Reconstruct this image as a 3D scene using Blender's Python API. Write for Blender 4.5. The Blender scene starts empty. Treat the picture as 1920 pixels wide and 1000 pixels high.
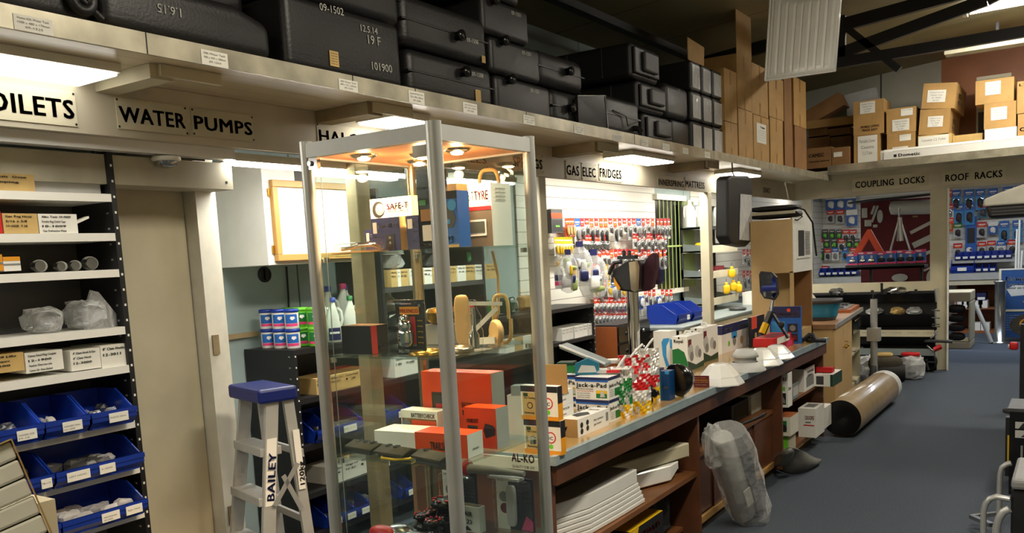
import bpy, bmesh, math, random
from mathutils import Vector, Matrix
random.seed(7)
sc = bpy.context.scene
col = sc.collection
# ---------------------------------------------------------------- camera, world, exposure
F, CY, H = 1630.53, 674.8, 1.6
def rot3(y, p, r):
    return Matrix.Rotation(y, 3, 'Z') @ Matrix.Rotation(p, 3, 'X') @ Matrix.Rotation(r, 3, 'Y')
RM = rot3(0.581197, -0.117036, 0.052999)          # columns: right, forward, up
cam_d = bpy.data.cameras.new('camera'); cam = bpy.data.objects.new('camera', cam_d); col.objects.link(cam)
cam_d.sensor_width = 36; cam_d.lens = F/1920*36; cam_d.shift_y = (CY-500)/1920; cam_d.clip_start = .05
rt, fw, up = RM.col[0], RM.col[1], RM.col[2]
cam.matrix_world = Matrix(((rt[0], up[0], -fw[0], 0), (rt[1], up[1], -fw[1], 0), (rt[2], up[2], -fw[2], H), (0, 0, 0, 1)))
sc.camera = cam
w = bpy.data.worlds.new('world'); sc.world = w; w.use_nodes = True
w.node_tree.nodes['Background'].inputs[0].default_value = (1, .93, .82, 1)
w.node_tree.nodes['Background'].inputs[1].default_value = .04
sc.view_settings.view_transform = 'Standard'; sc.view_settings.look = 'None'
sc.view_settings.gamma = 1; sc.view_settings.exposure = .3; sc.view_settings.use_curve_mapping = False
sc.cycles.use_denoising = True
sc.cycles.max_bounces = 8; sc.cycles.transparent_max_bounces = 24; sc.cycles.sample_clamp_indirect = 4
TUBE = 46.0      # emission of the fluorescent diffusers
HALO = 60.0      # emission of the halogen bulbs
def area(x, y, z, sx, sy, e, c=(1, .91, .74), rx=0):
    d = bpy.data.lights.new('overhead_area_light', 'AREA'); d.shape = 'RECTANGLE'; d.size = sx; d.size_y = sy; d.energy = e; d.color = c
    o = bpy.data.objects.new('overhead_area_light', d); o.location = (x, y, z); o.rotation_euler = (rx, 0, 0); col.objects.link(o); return o
area(-.2, 2.5, 3.5, .3, 1.5, 84)  # unseen lamp added overhead, set to brighten the hung tray and tanks
area(.3, 6.2, 3.6, .3, 1.5, 42)  # unseen lamp added overhead to light the counter
area(.0, 9.95, 3.70, 1.9, .14, 48)
area(-1.3, -.9, 3.3, 1.3, .3, 34)  # unseen lamp added behind the camera to brighten what faces it
area(-.9, 13.6, 2.45, 1.5, .3, 46, (.82, .9, 1))  # unseen back-room lamp, tinted cool to turn the far floor blue
area(-3.0, 13.8, 2.45, 1.5, .3, 20, (1, .96, .9))
# ---------------------------------------------------------------- placing helpers
def P(px, py, **k):
    """point of the place seen at a pixel of the 1920x1000 photo, on the plane x=, y= or z= it stands on"""
    d = RM @ Vector((px-960, F, CY-py)); (ax, v), = k.items(); i = 'xyz'.index(ax)
    t = (v-(H if i == 2 else 0))/d[i]
    return Vector((d[0]*t, d[1]*t, d[2]*t+H))
def PD(px, py, d): return RM @ Vector(((px-960)/F*d, d, (CY-py)/F*d))+Vector((0, 0, H))
def V(*a): return Vector(a)
# ---------------------------------------------------------------- materials
MATS = {}
def sheen(n, l, lo, hi):
    """reflectance of a thin pane: lo facing, rising to grazing"""
    lw = n.new('ShaderNodeLayerWeight'); lw.inputs[0].default_value = .5; p = n.new('ShaderNodeMath'); p.operation = 'POWER'; l.new(lw.outputs['Facing'], p.inputs[0]); p.inputs[1].default_value = 4
    q = n.new('ShaderNodeMath'); q.operation = 'MULTIPLY_ADD'; q.use_clamp = True; l.new(p.outputs[0], q.inputs[0]); q.inputs[1].default_value = .9; q.inputs[2].default_value = lo+hi; return q.outputs[0]
def M(name, c=None, r=.5, m=0, nz=.06, ns=12, bump=0, bs=60, e=0, tr=0, coat=0):
    if name in MATS: return MATS[name]
    if c is None: raise KeyError(name)
    t = bpy.data.materials.new(name); t.use_nodes = True; n = t.node_tree.nodes; l = t.node_tree.links; b = n['Principled BSDF']
    b.inputs['Roughness'].default_value = r; b.inputs['Metallic'].default_value = m
    if coat: b.inputs['Coat Weight'].default_value = coat; b.inputs['Coat Roughness'].default_value = .08
    if e:
        b.inputs['Emission Color'].default_value = (*c, 1); b.inputs['Emission Strength'].default_value = e; b.inputs['Base Color'].default_value = (*c, 1)
    else:
        tc = n.new('ShaderNodeTexCoord'); x = n.new('ShaderNodeTexNoise'); x.inputs['Scale'].default_value = ns; x.inputs['Detail'].default_value = 4
        l.new(tc.outputs['Object'], x.inputs['Vector'])
        mr = n.new('ShaderNodeMapRange'); mr.inputs['From Min'].default_value = .3; mr.inputs['From Max'].default_value = .7; mr.inputs['To Min'].default_value = 1-nz*1.6; mr.inputs['To Max'].default_value = 1+nz*.6
        l.new(x.outputs['Fac'], mr.inputs['Value'])
        mx = n.new('ShaderNodeMix'); mx.data_type = 'RGBA'; mx.blend_type = 'MULTIPLY'; mx.inputs[0].default_value = 1
        mx.inputs[6].default_value = (*c, 1); l.new(mr.outputs[0], mx.inputs[7]); l.new(mx.outputs[2], b.inputs['Base Color'])
        if bump:
            y = n.new('ShaderNodeTexNoise'); y.inputs['Scale'].default_value = bs; l.new(tc.outputs['Object'], y.inputs['Vector'])
            bp = n.new('ShaderNodeBump'); bp.inputs['Strength'].default_value = bump; bp.inputs['Distance'].default_value = .01
            l.new(y.outputs['Fac'], bp.inputs['Height']); l.new(bp.outputs[0], b.inputs['Normal'])
    if tr:   # clear film or plastic: mostly see-through, glossy
        o = n['Material Output']; tp = n.new('ShaderNodeBsdfTransparent'); tp.inputs[0].default_value = (*c, 1); ms = n.new('ShaderNodeMixShader')
        l.new(sheen(n, l, .04, 1-tr), ms.inputs[0]); l.new(tp.outputs[0], ms.inputs[1]); l.new(b.outputs[0], ms.inputs[2]); l.new(ms.outputs[0], o.inputs[0])
    MATS[name] = t; return t
def glass_mat(name, tint, refl=1.5):
    t = bpy.data.materials.new(name); t.use_nodes = True; n = t.node_tree.nodes; l = t.node_tree.links
    n.remove(n['Principled BSDF']); o = n['Material Output']
    tp = n.new('ShaderNodeBsdfTransparent'); tp.inputs[0].default_value = (*tint, 1)
    gl = n.new('ShaderNodeBsdfGlossy'); gl.inputs['Roughness'].default_value = .01; gl.inputs[0].default_value = (1, 1, 1, 1)
    ms = n.new('ShaderNodeMixShader'); l.new(sheen(n, l, .035*(refl-.5), 0), ms.inputs[0]); l.new(tp.outputs[0], ms.inputs[1]); l.new(gl.outputs[0], ms.inputs[2]); l.new(ms.outputs[0], o.inputs[0])
    MATS[name] = t; return t
def sr(r, g, b):
    f = lambda c: ((c/255+.055)/1.055)**2.4 if c > 10 else c/255/12.92
    return (f(r), f(g), f(b))
glass_mat('glass', (.93, .97, .95)); glass_mat('shelf_glass', (.9, .96, .93)); glass_mat('blister', (.97, .97, .97), 1.45)
M('film', (.93, .94, .94), .15, tr=.80, bump=.9, bs=25)
M('film2', (.9, .91, .92), .2, tr=.55, bump=1, bs=18)
M('cream', sr(196, 188, 160), .55, nz=.1, ns=3); M('white_paint', sr(222, 219, 204), .5, nz=.06); M('dirty_white', sr(190, 184, 160), .6, nz=.25, ns=2.5)
M('white', sr(238, 237, 230), .4, nz=.02); M('gloss_white', sr(235, 234, 228), .12, nz=.02, coat=.5); M('paper', sr(236, 235, 226), .7, nz=.03)
M('black', sr(22, 22, 24), .5, nz=.1); M('tank', sr(25, 25, 27), .45, nz=.12, bump=.12, bs=90); M('black_gloss', sr(16, 16, 18), .18, nz=.05); M('ink', sr(24, 24, 28), .6, nz=0)
M('grey_ink', sr(120, 118, 115), .6, nz=0); M('chalk', sr(190, 190, 180), .8, nz=.2)
M('fascia', sr(190, 181, 158), .5, nz=.16, ns=2); M('alu', sr(196, 197, 194), .35, .55, nz=.1, ns=5); M('alu_matt', sr(182, 183, 180), .5, .35, nz=.06)
M('aged_alu', sr(178, 172, 152), .38, .55, nz=.28, ns=6); M('chrome', sr(225, 225, 225), .08, 1, nz=.02); M('steel', sr(160, 162, 163), .25, .9, nz=.1)
M('blue_wall', sr(150, 166, 166), .6, nz=.12, ns=2); M('blue_bin', sr(18, 52, 150), .35, nz=.06); M('blue_dark', sr(16, 34, 108), .4)
M('old_wood', sr(150, 132, 98), .7, nz=.3, ns=4, bump=.2); M('beech', sr(196, 150, 84), .4, nz=.1, ns=3); M('brown_wood', sr(98, 60, 38), .4, nz=.22, ns=5, coat=.15); M('shelf_wood', sr(128, 82, 46), .45, nz=.2, ns=4)
M('lamp_panel', sr(226, 160, 110), .4, nz=.05); M('beech_pale', sr(206, 172, 118), .4, nz=.08, ns=3); M('cherry', sr(158, 86, 42), .4, nz=.12, ns=3); M('formica', sr(190, 152, 92), .22, nz=.14, ns=4, coat=.4)  # lamp panel: beech, with the orange of the halogens put into its colour
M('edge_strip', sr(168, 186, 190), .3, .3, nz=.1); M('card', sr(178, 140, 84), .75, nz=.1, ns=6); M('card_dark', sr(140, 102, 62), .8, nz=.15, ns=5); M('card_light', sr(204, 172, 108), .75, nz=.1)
M('orange', sr(236, 78, 20), .4, nz=.03); M('red', sr(200, 26, 30), .4, nz=.04); M('maroon', sr(108, 14, 28), .6, nz=.1); M('yellow', sr(232, 186, 20), .45, nz=.04); M('amber', sr(226, 150, 20), .45)
M('navy', sr(28, 34, 84), .45, nz=.05); M('blue', sr(28, 96, 180), .4, nz=.05); M('sky_blue', sr(54, 150, 214), .4); M('teal', sr(20, 104, 130), .4); M('green', sr(18, 112, 50), .45); M('dark_green', sr(16, 62, 40), .45)
M('lime', sr(110, 200, 50), .45); M('pink', sr(220, 60, 120), .5); M('purple', sr(70, 40, 110), .5); M('grey', sr(130, 130, 128), .5); M('dark_grey', sr(66, 66, 66), .5); M('pale_grey', sr(190, 190, 186), .5)
M('shelf_grey', sr(128, 138, 136), .5, nz=.08); M('bar_green', sr(150, 168, 96), .5); M('panel_green', sr(120, 140, 84), .6, nz=.2, ns=3); M('brass', sr(190, 150, 70), .25, .9); M('stainless', sr(190, 176, 150), .22, .95, nz=.08)
M('grill_black', sr(12, 12, 12), .6); M('grime', sr(70, 62, 50), .8, nz=.2); M('rubber', sr(20, 20, 20), .7, nz=.1); M('clear_plastic', sr(220, 225, 225), .12, nz=.02, coat=.5)
M('night', sr(10, 12, 14), .2); M('milk', sr(225, 226, 218), .35, nz=.02); M('brown_ply', sr(150, 92, 54), .5, nz=.15, ns=2); M('pouch', sr(88, 94, 92), .55, bump=.4, bs=8, nz=.15)
M('lamp', (1, .96, .88), e=TUBE); M('lamp_square', (1, .94, .84), e=11); M('lamp_soft', (1, .97, .9), e=4.8); M('halogen', (1, .78, .52), e=HALO)
M('mirror', sr(235, 238, 240), .03, 1, nz=0); M('screen', sr(60, 68, 66), .15); M('tape', sr(150, 108, 60), .3, nz=.05)
# ---------------------------------------------------------------- mesh builder
_txt = {}
def text_mesh(s, bold=True):
    k = (s, bold)
    if k not in _txt:
        c = bpy.data.curves.new('lettering', 'FONT'); c.body = s; c.size = 1; c.resolution_u = 2; c.fill_mode = 'FRONT'
        c.align_x = 'LEFT'; c.space_character = 1.08 if bold else 1
        o = bpy.data.objects.new('lettering', c); me = o.to_mesh()
        vs = [v.co.copy() for v in me.vertices]; fs = [tuple(p.vertices) for p in me.polygons]
        o.to_mesh_clear(); bpy.data.objects.remove(o); bpy.data.curves.remove(c)
        if vs:
            x0 = min(v.x for v in vs); x1 = max(v.x for v in vs)
        else: x0, x1 = 0, 1
        _txt[k] = (vs, fs, x0, x1)
    return _txt[k]
class B:
    def __init__(s): s.v = []; s.f = []; s.m = []; s.mats = []; s.sm = []; s.T = None
    def mi(s, m):
        if m not in s.mats: s.mats.append(m)
        return s.mats.index(m)
    def add(s, vs, fs, m, smooth=False):
        b = len(s.v); i = s.mi(m)
        for p in vs:
            p = Vector(p); s.v.append(s.T @ p if s.T else p)
        for f in fs: s.f.append([b+k for k in f]); s.m.append(i); s.sm.append(smooth)
        return s
    def box(s, x0, y0, z0, x1, y1, z1, m):
        vs = [(x, y, z) for z in (z0, z1) for y in (y0, y1) for x in (x0, x1)]
        return s.add(vs, [(0, 2, 3, 1), (4, 5, 7, 6), (0, 1, 5, 4), (2, 6, 7, 3), (0, 4, 6, 2), (1, 3, 7, 5)], m)
    def cbox(s, x, y, z, w, d, h, m): return s.box(x-w/2, y-d/2, z, x+w/2, y+d/2, z+h, m)
    def quad(s, a, b, c, d, m): return s.add([a, b, c, d], [(0, 1, 2, 3)], m)
    def poly(s, pts, m): return s.add(pts, [tuple(range(len(pts)))], m)
    def prism(s, pts, off, m):
        n = len(pts); off = Vector(off); pts = [Vector(p) for p in pts]
        vs = pts+[p+off for p in pts]
        return s.add(vs, [tuple(range(n))[::-1], tuple(range(n, 2*n))]+[(i, (i+1) % n, n+(i+1) % n, n+i) for i in range(n)], m)
    def loft(s, rings, m, cap=True, smooth=True, closed=True):
        n = len(rings[0]); vs = [p for r in rings for p in r]; fs = []
        for k in range(len(rings)-1):
            for i in range(n if closed else n-1):
                j = (i+1) % n; fs.append((k*n+i, k*n+j, (k+1)*n+j, (k+1)*n+i))
        s.add(vs, fs, m, smooth)
        if cap:
            s.add(rings[0], [tuple(range(n))[::-1]], m); s.add(rings[-1], [tuple(range(n))], m)
        return s
    def lathe(s, prof, m, o=(0, 0, 0), ax='z', n=20, sx=1, sy=1, cap=True, smooth=True):
        rings = []
        for r, h in prof:
            ring = []
            for i in range(n):
                a = 2*math.pi*i/n; u, v = r*math.cos(a)*sx, r*math.sin(a)*sy
                p = {'z': (u, v, h), 'x': (h, u, v), 'y': (v, h, u)}[ax]; ring.append(Vector(p)+Vector(o))
            rings.append(ring)
        return s.loft(rings, m, cap, smooth)
    def tube(s, pts, r, m, n=8, cap=True):
        pts = [Vector(p) for p in pts]; rings = []; prev = None
        for i, p in enumerate(pts):
            d = (pts[min(i+1, len(pts)-1)]-pts[max(i-1, 0)]).normalized()
            if prev is None: a = d.orthogonal().normalized()
            else: a = (prev-d*prev.dot(d)).normalized()
            prev = a; b = d.cross(a); rr = r[i] if isinstance(r, (list, tuple)) else r
            rings.append([p+a*math.cos(2*math.pi*k/n)*rr+b*math.sin(2*math.pi*k/n)*rr for k in range(n)])
        return s.loft(rings, m, cap)
    def beam(s, a, b, w, h, m, upv=(0, 0, 1)):
        a, b = Vector(a), Vector(b); d = (b-a).normalized(); u = Vector(upv); sd = d.cross(u).normalized(); u = sd.cross(d)
        q = [sd*w/2+u*h/2, -sd*w/2+u*h/2, -sd*w/2-u*h/2, sd*w/2-u*h/2]
        return s.loft([[a+k for k in q], [b+k for k in q]], m, smooth=False)
    def superbox(s, cx, cy, cz, w, d, h, m, e=4, n=24, k=9, e2=4):
        rings = []
        for j in range(k+1):
            t = -math.pi/2+math.pi*j/k; ct, st = math.cos(t), math.sin(t)
            rz = math.copysign(abs(st)**(2/e2), st); rr = max(abs(ct)**(2/e2), .002); ring = []
            for i in range(n):
                a = 2*math.pi*i/n; ca, sa = math.cos(a), math.sin(a)
                ring.append(Vector((cx+w/2*rr*math.copysign(abs(ca)**(2/e), ca), cy+d/2*rr*math.copysign(abs(sa)**(2/e), sa), cz+h/2*rz)))
            rings.append(ring)
        return s.loft(rings, m)
    def blob(s, cx, cy, cz, w, d, h, m, am=.25, seed=0, n=14, k=9, e=2.4, flat=True):
        rd = random.Random(seed); rings = []
        for j in range(k+1):
            t = -math.pi/2+math.pi*j/k; ct, st = math.cos(t), math.sin(t)
            rz = math.copysign(abs(st)**(2/e), st); rr = max(abs(ct)**(2/e), .01); ring = []
            for i in range(n):
                a = 2*math.pi*i/n; q = 1+am*(rd.random()-.6); zz = rz*(1+am*(rd.random()-.5)) if j not in (0, k) else rz
                if flat and st < 0: zz = rz
                ring.append(Vector((cx+w/2*rr*q*math.cos(a), cy+d/2*rr*q*math.sin(a), cz+h/2*zz)))
            rings.append(ring)
        return s.loft(rings, m, smooth=False)
    def text(s, t, o, u, v, h, m, w=None, bold=True, align='l'):
        """letters of cap height h with their lower left at o, along unit u, up v; w squeezes them to that length"""
        vs, fs, x0, x1 = text_mesh(t, bold); u = Vector(u).normalized(); v = Vector(v).normalized(); o = Vector(o)
        k = h/.73; kx = k if w is None else w/(x1-x0); L = (x1-x0)*kx
        if align == 'c': o = o-u*L/2
        for du, dv in (((0, 0), (.03, 0), (.06, 0), (0, .03), (.03, .03), (.06, .03)) if bold else ((0, 0),)):
            q = o+u*(du-.03*bold)*kx+v*(dv-.02*bold)*k; s.add([q+u*(p.x-x0)*kx+v*p.y*k for p in vs], fs, m)
        return s
    def face(s, w, d, h, f):
        return {'f': (V(0, 0, 0), V(1, 0, 0), V(0, 0, 1), w, h, V(0, -1, 0)), 'r': (V(w, 0, 0), V(0, 1, 0), V(0, 0, 1), d, h, V(1, 0, 0)),
                'l': (V(0, d, 0), V(0, -1, 0), V(0, 0, 1), d, h, V(-1, 0, 0)), 't': (V(0, 0, h), V(1, 0, 0), V(0, 1, 0), w, d, V(0, 0, 1)),
                'b': (V(w, d, 0), V(-1, 0, 0), V(0, 0, 1), w, h, V(0, 1, 0))}[f]
    def prints(s, w, d, h, L):
        """printing on a box 0..w, 0..d, 0..h: r = patch, t = words, o = disc, p = outline shape; coordinates are shares of the face"""
        for q in L:
            o, u, v, W, Hh, n = s.face(w, d, h, q[1])
            if q[0] == 'r':
                a, b, c, e = q[2:6]; z = q[7] if len(q) > 7 else 1; O = o+n*.0006*z
                s.quad(O+u*a*W+v*b*Hh, O+u*c*W+v*b*Hh, O+u*c*W+v*e*Hh, O+u*a*W+v*e*Hh, q[6])
            elif q[0] == 't':
                _, _, a, b, hh, t, m = q[:7]; ww = q[7]*W if len(q) > 7 and q[7] else None; z = q[8] if len(q) > 8 else 4
                s.text(t, o+n*.0006*z+u*a*W+v*b*Hh, u, v, hh*Hh, m, ww)
            elif q[0] == 'o':
                a, b, r, m = q[2:6]; z = q[6] if len(q) > 6 else 2; O = o+n*.0006*z+u*a*W+v*b*Hh
                s.poly([O+(u*math.cos(i*math.pi/10)+v*math.sin(i*math.pi/10))*r*Hh for i in range(20)], m)
            elif q[0] == 'p':
                O = o+n*.0006*(q[4] if len(q) > 4 else 2); s.poly([O+u*a*W+v*b*Hh for a, b in q[2]], q[3])
        return s
    def build(s, name, parent=None, loc=(0, 0, 0), rz=0, bev=0, seg=1, rx=0, ry=0, label=None):
        me = bpy.data.meshes.new(name); me.from_pydata(s.v, [], s.f)
        for m in s.mats: me.materials.append(MATS[m])
        me.polygons.foreach_set('material_index', s.m); me.polygons.foreach_set('use_smooth', s.sm); me.update()
        o = bpy.data.objects.new(name, me); col.objects.link(o); o.location = loc; o.rotation_euler = (rx, ry, rz)
        if parent: o.parent = parent
        if bev:
            q = o.modifiers.new('bevel', 'BEVEL'); q.width = bev; q.segments = seg; q.limit_method = 'ANGLE'; q.angle_limit = math.radians(50)
        if label: o['label'] = label
        return o
def tag(o, label, cat, group=None):
    o['label'] = label; o['category'] = cat
    if group: o['group'] = group
    return o
def thing(name, label, cat, loc=(0, 0, 0), rz=0, group=None, rx=0, ry=0):
    o = bpy.data.objects.new(name, None); o.empty_display_size = .05; col.objects.link(o); o.location = loc; o.rotation_euler = (rx, ry, rz)
    return tag(o, label, cat, group)
def solo(b, name, label, cat, loc=(0, 0, 0), rz=0, group=None, **k): return tag(b.build(name, None, loc, rz, **k), label, cat, group)
def struct(b, name, **k):
    o = b.build(name, **k); o['kind'] = 'structure'; return o
def dup(root, loc, rz=None, label=None, group=None, scale=None):
    r = root.copy(); col.objects.link(r); r.location = loc
    if rz is not None: r.rotation_euler = (root.rotation_euler[0], root.rotation_euler[1], rz)
    if label: r['label'] = label
    if group: r['group'] = group
    if scale: r.scale = scale
    for ch in list(root.children):
        c = ch.copy(); col.objects.link(c); c.parent = r
        for g in ch.children:
            d = g.copy(); col.objects.link(d); d.parent = c
    return r
ORD = 'first second third fourth fifth sixth seventh eighth ninth tenth eleventh twelfth thirteenth fourteenth fifteenth sixteenth seventeenth eighteenth nineteenth twentieth'.split()+['twenty-first', 'twenty-second', 'twenty-third', 'twenty-fourth', 'twenty-fifth', 'twenty-sixth', 'twenty-seventh', 'twenty-eighth', 'twenty-ninth', 'thirtieth']
def carton(name, label, cat, pl, pr, pt, depth, m='white', L=(), group=None, h=None, w=None, bev=.002, dz=0, rzo=None, **plane):
    """a printed box: front lower edge seen from pl to pr (pixels) on the plane given, top at pt"""
    a = P(pl[0], pl[1], **plane); b = P(pr[0], pr[1], **plane)
    if 'x' in plane or 'y' in plane: b.z = a.z
    a.z += dz; b.z += dz
    W = w or (b-a).length; rz = math.atan2(b.y-a.y, b.x-a.x) if rzo is None else rzo
    if h is None:
        if 'x' in plane: h = P(pl[0], pt, x=a.x).z-a.z
        else: h = P(pl[0], pt, y=a.y).z-a.z
    q = B().box(0, 0, 0, W, depth, h, m).prints(W, depth, h, L)
    o = solo(q, name, label, cat, a, rz, group); o['dims'] = (W, depth, h)
    return o
# ================================================================ THE SHELL
def grid_mat(name, c, line, per, wid, axis, r=.6, nz=.1, lc=None):
    t = M(name, c, r, nz=nz, ns=1.5); n = t.node_tree.nodes; l = t.node_tree.links; b = n['Principled BSDF']
    src = b.inputs['Base Color'].links[0].from_socket
    tc = n.new('ShaderNodeTexCoord'); sp = n.new('ShaderNodeSeparateXYZ'); l.new(tc.outputs['Object'], sp.inputs[0])
    mo = n.new('ShaderNodeMath'); mo.operation = 'FLOORED_MODULO'; mo.inputs[1].default_value = per; l.new(sp.outputs[axis], mo.inputs[0])
    lt = n.new('ShaderNodeMath'); lt.operation = 'LESS_THAN'; lt.inputs[1].default_value = wid; l.new(mo.outputs[0], lt.inputs[0])
    mx = n.new('ShaderNodeMix'); mx.data_type = 'RGBA'; l.new(lt.outputs[0], mx.inputs[0]); l.new(src, mx.inputs[6]); mx.inputs[7].default_value = (*line, 1)
    l.new(mx.outputs[2], b.inputs['Base Color']); return t
M('carpet', sr(76, 85, 98), .95, nz=.16, ns=90, bump=.6, bs=350)
grid_mat('ceil', sr(150, 140, 104), sr(70, 62, 44), 1.15, .014, 'Y', nz=.12)
grid_mat('underside', sr(206, 192, 160), sr(150, 132, 100), .1, .004, 'X', r=.28, nz=.12)
grid_mat('slatwall', sr(226, 224, 212), sr(150, 146, 134), .1, .007, 'Z', r=.5, nz=.04)
grid_mat('upper_panels', sr(168, 166, 150), sr(60, 56, 48), 1.1, .02, 'X', nz=.12)
grid_mat('blue_panels', sr(158, 176, 176), sr(84, 96, 98), 1.22, .012, 'Y', nz=.12)
struct(B().box(-6, -2, -.1, 4.5, 17, 0, 'carpet'), 'floor')
def cz(x): return 3.6+.09*(x+3.1)
struct(B().prism([(-4.1, -2, cz(-4.1)), (4.5, -2, cz(4.5)), (4.5, -2, cz(4.5)+.1), (-4.1, -2, cz(-4.1)+.1)], (0, 14.4, 0), 'ceil'), 'ceiling')
struct(B().box(-6, 12.42, 2.5, 4.5, 17, 2.6, 'white_paint'), 'ceiling')
struct(B().box(-4.1, -2, 0, -3.9, 16.4, 3.6, 'blue_panels'), 'wall_left')
struct(B().box(-4.1, 16.3, 0, 4.5, 16.5, 2.5, 'slatwall'), 'wall_back')
struct(B().box(-4.1, 12.3, 2.35, -1.49, 12.42, 4.4, 'upper_panels').box(-1.49, 12.3, 2.35, 4.5, 12.42, 4.6, 'brown_ply'), 'wall_upper')
struct(B().box(4.3, -2, 0, 4.5, 16.4, 4.4, 'cream'), 'wall_right')
struct(B().box(-4.1, -2.2, 0, 4.5, -2, 4.4, 'cream'), 'wall_front')
# white lining panels on the left wall above the pegs
struct(B().box(-3.9, 6.1, 0, -3.885, 8.9, 2.28, 'slatwall'), 'wall_lining')
struct(B().box(-3.9, 9.95, .9, -3.885, 16.28, 2.28, 'slatwall'), 'wall_lining')
# cream door between the bin rack and the blue wall, its casing and head beam
d1 = struct(B().box(-3.42, 2.1, .02, -3.385, 2.53, 1.985, 'cream'), 'door_1')
struct(B().box(-3.5, 2.535, 0, -3.30, 2.62, 2.1, 'white_paint'), 'trim_1')
b = B()
for z in (.43, 1.23): solo(B().box(-3.298, 2.55, z, -3.292, 2.585, z+.09, 'old_wood'), 'door_hinge', ('lower' if z < 1 else 'upper')+' worn hinge plate on the white door casing', 'hinge')
struct(B().box(-3.34, -1, 1.965, -3.17, 2.64, 2.078, 'dirty_white').box(-3.17, 2.6, 1.99, -3.168, 2.61, 2.0, 'ink'), 'trim_2')
struct(B().box(-3.9, 2.62, 0, -3.32, 2.66, 2.28, 'white_paint'), 'wall_return')
# barred window
w1 = struct(B().box(-3.9, 8.9, 1.15, -3.893, 9.62, 2.14, 'night').box(-3.9, 8.86, 1.1, -3.84, 9.7, 1.15, 'white_paint').box(-3.9, 8.86, 2.14, -3.84, 9.7, 2.2, 'white_paint')
            .box(-3.9, 9.62, 1.15, -3.85, 9.95, 2.14, 'panel_green'), 'window_1')
b = B()
for k in range(7): b.box(-3.862, 8.95+k*.11, 1.15, -3.854, 8.96+k*.11, 2.14, 'bar_green')
for z in (1.62,): b.box(-3.86, 8.9, z, -3.848, 9.66, z+.02, 'bar_green')
b.build('window_bars', w1)
# plate strip on the blue wall
struct(B().box(-3.9, 2.75, 1.235, -3.88, 3.32, 1.262, 'old_wood'), 'trim_3')
# ================================================================ LONG TANK SHELF
b = B().box(-3.9, -1, 2.336, -2.5, 10.9, 2.36, 'underside')
sh = solo(b, 'overhead_shelf', 'long cream overhead shelf board carrying the black tanks along the left side', 'shelf')
b = B().box(-2.5, -1, 2.3, -2.488, 10.9, 2.366, 'aged_alu')
for y in (1.78, 2.72, 3.12, 4.05, 5.4, 6.9, 8.4): b.box(-2.488, y, 2.3, -2.4868, y+.004, 2.366, 'ink')
b.build('front_edge', sh)
def price_ticket(px0, px1, py0, py1, lines, lab):
    a = P(px0, (py0+py1)/2, x=-2.484); c = P(px1, (py0+py1)/2, x=-2.484); hh = (P(px0, py0, x=-2.484).z-P(px0, py1, x=-2.484).z)
    hh = min(hh, .075); W = c.y-a.y; z = min(2.368-hh, 2.3); q = B().box(0, 0, 0, .001, W, hh, 'paper')
    for i, s in enumerate(lines):
        q.text(s, (.002, W/2, hh*(.72-.27*i)), (0, 1, 0), (0, 0, 1), hh*.15, 'grey_ink', w=W*(.82 if i < 2 else .45), bold=False, align='c')
    solo(q, 'shelf_ticket', lab, 'price label', (-2.487, a.y, z), 0, 'tickets on the tank shelf edge')
tk = [(26, 98, 20, 50, ['Hume 62lt Water Tank', '1000 x 480 x 170mm', '09-1525'], 'white printed water tank ticket nearest the frame edge on the tank shelf front'),
      (378, 427, 88, 116, ['50lt Water Tank', '900 x 430 x 180mm', '09-1504'], 'white ticket on the shelf edge under the long chalk-dated flat tank'),
      (636, 671, 145, 166, ['45lt Water Tank', '800 x 320 x 200mm', '09-1502'], 'white ticket on the shelf edge under the tank chalked 19F'),
      (767, 796, 168, 191, ['Camec 43lt Water Tank', '750 x 300 x 200mm', '09-1508'], 'white ticket on the shelf edge straight above the right half of the glass cabinet'),
      (869, 895, 189, 209, ['Camec 35lt Water Tank', '600 x 300 x 200mm', '09-1508'], 'white ticket under the lower tank chalked 09-1508'),
      (982, 1003, 213, 230, ['30lt Water Tank', '550 x 300', '09-1501'], 'white ticket under the flat tank chalked 09-1501 at the foot of its pile'),
      (1077, 1095, 234, 249, ['25lt Water Tank', '500 x 300', '09-1500'], 'white ticket under the leaning silver-edged tank'),
      (1150, 1167, 251, 262, ['Water Tank', '45lt', '09-1516'], 'small ticket on the shelf edge under the tank with a hose spout'),
      (1203, 1216, 259, 272, ['Water Tank', '38lt', '09-1514'], 'small ticket on the shelf edge under the square-capped tanks'),
      (1243, 1256, 267, 279, ['Water Tank', '62lt', '09-1519'], 'small ticket on the shelf edge below the first tall black tank'),
      (1281, 1291, 273, 284, ['Tank', '20lt', '09'], 'tiny ticket on the shelf edge near the shrink-wrapped tanks'),
      (1322, 1332, 285, 296, ['Tank', '18lt', '09'], 'tiny ticket on the shelf edge near the first upright cardboard carton')]
for t_ in tk: price_ticket(*t_)
# fascia under the shelf
struct(B().box(-3.09, -1, 2.13, -3.05, 11.37, 2.335, 'fascia'), 'beam_left')
struct(B().box(-3.09, 11.37, 2.125, 4.3, 11.44, 2.40, 'fascia'), 'beam_back')
b = B()
for y0, y1, z0 in ((1.95, 2.04, 2.285), (3.06, 3.16, 2.28), (5.28, 5.4, 2.27), (7.3, 7.42, 2.27)):
    solo(B().box(-3.05, y0, z0, -2.72, y1, 2.335, 'old_wood' if y0 > 3 else 'cream').box(-2.72, y0+.03, z0+.01, -2.70, y1+.2, 2.335, 'cream'), 'timber_bracket',
         'rough cream timber block under the tank shelf, ' + {1.95: 'left of the WATER sign', 3.06: 'above the HALOGEN sign', 5.28: 'above the GAS sign', 7.3: 'above the INNERSPRING sign'}[y0], 'bracket', (0, 0, 0), 0, 'timber blocks under the tank shelf')
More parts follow.
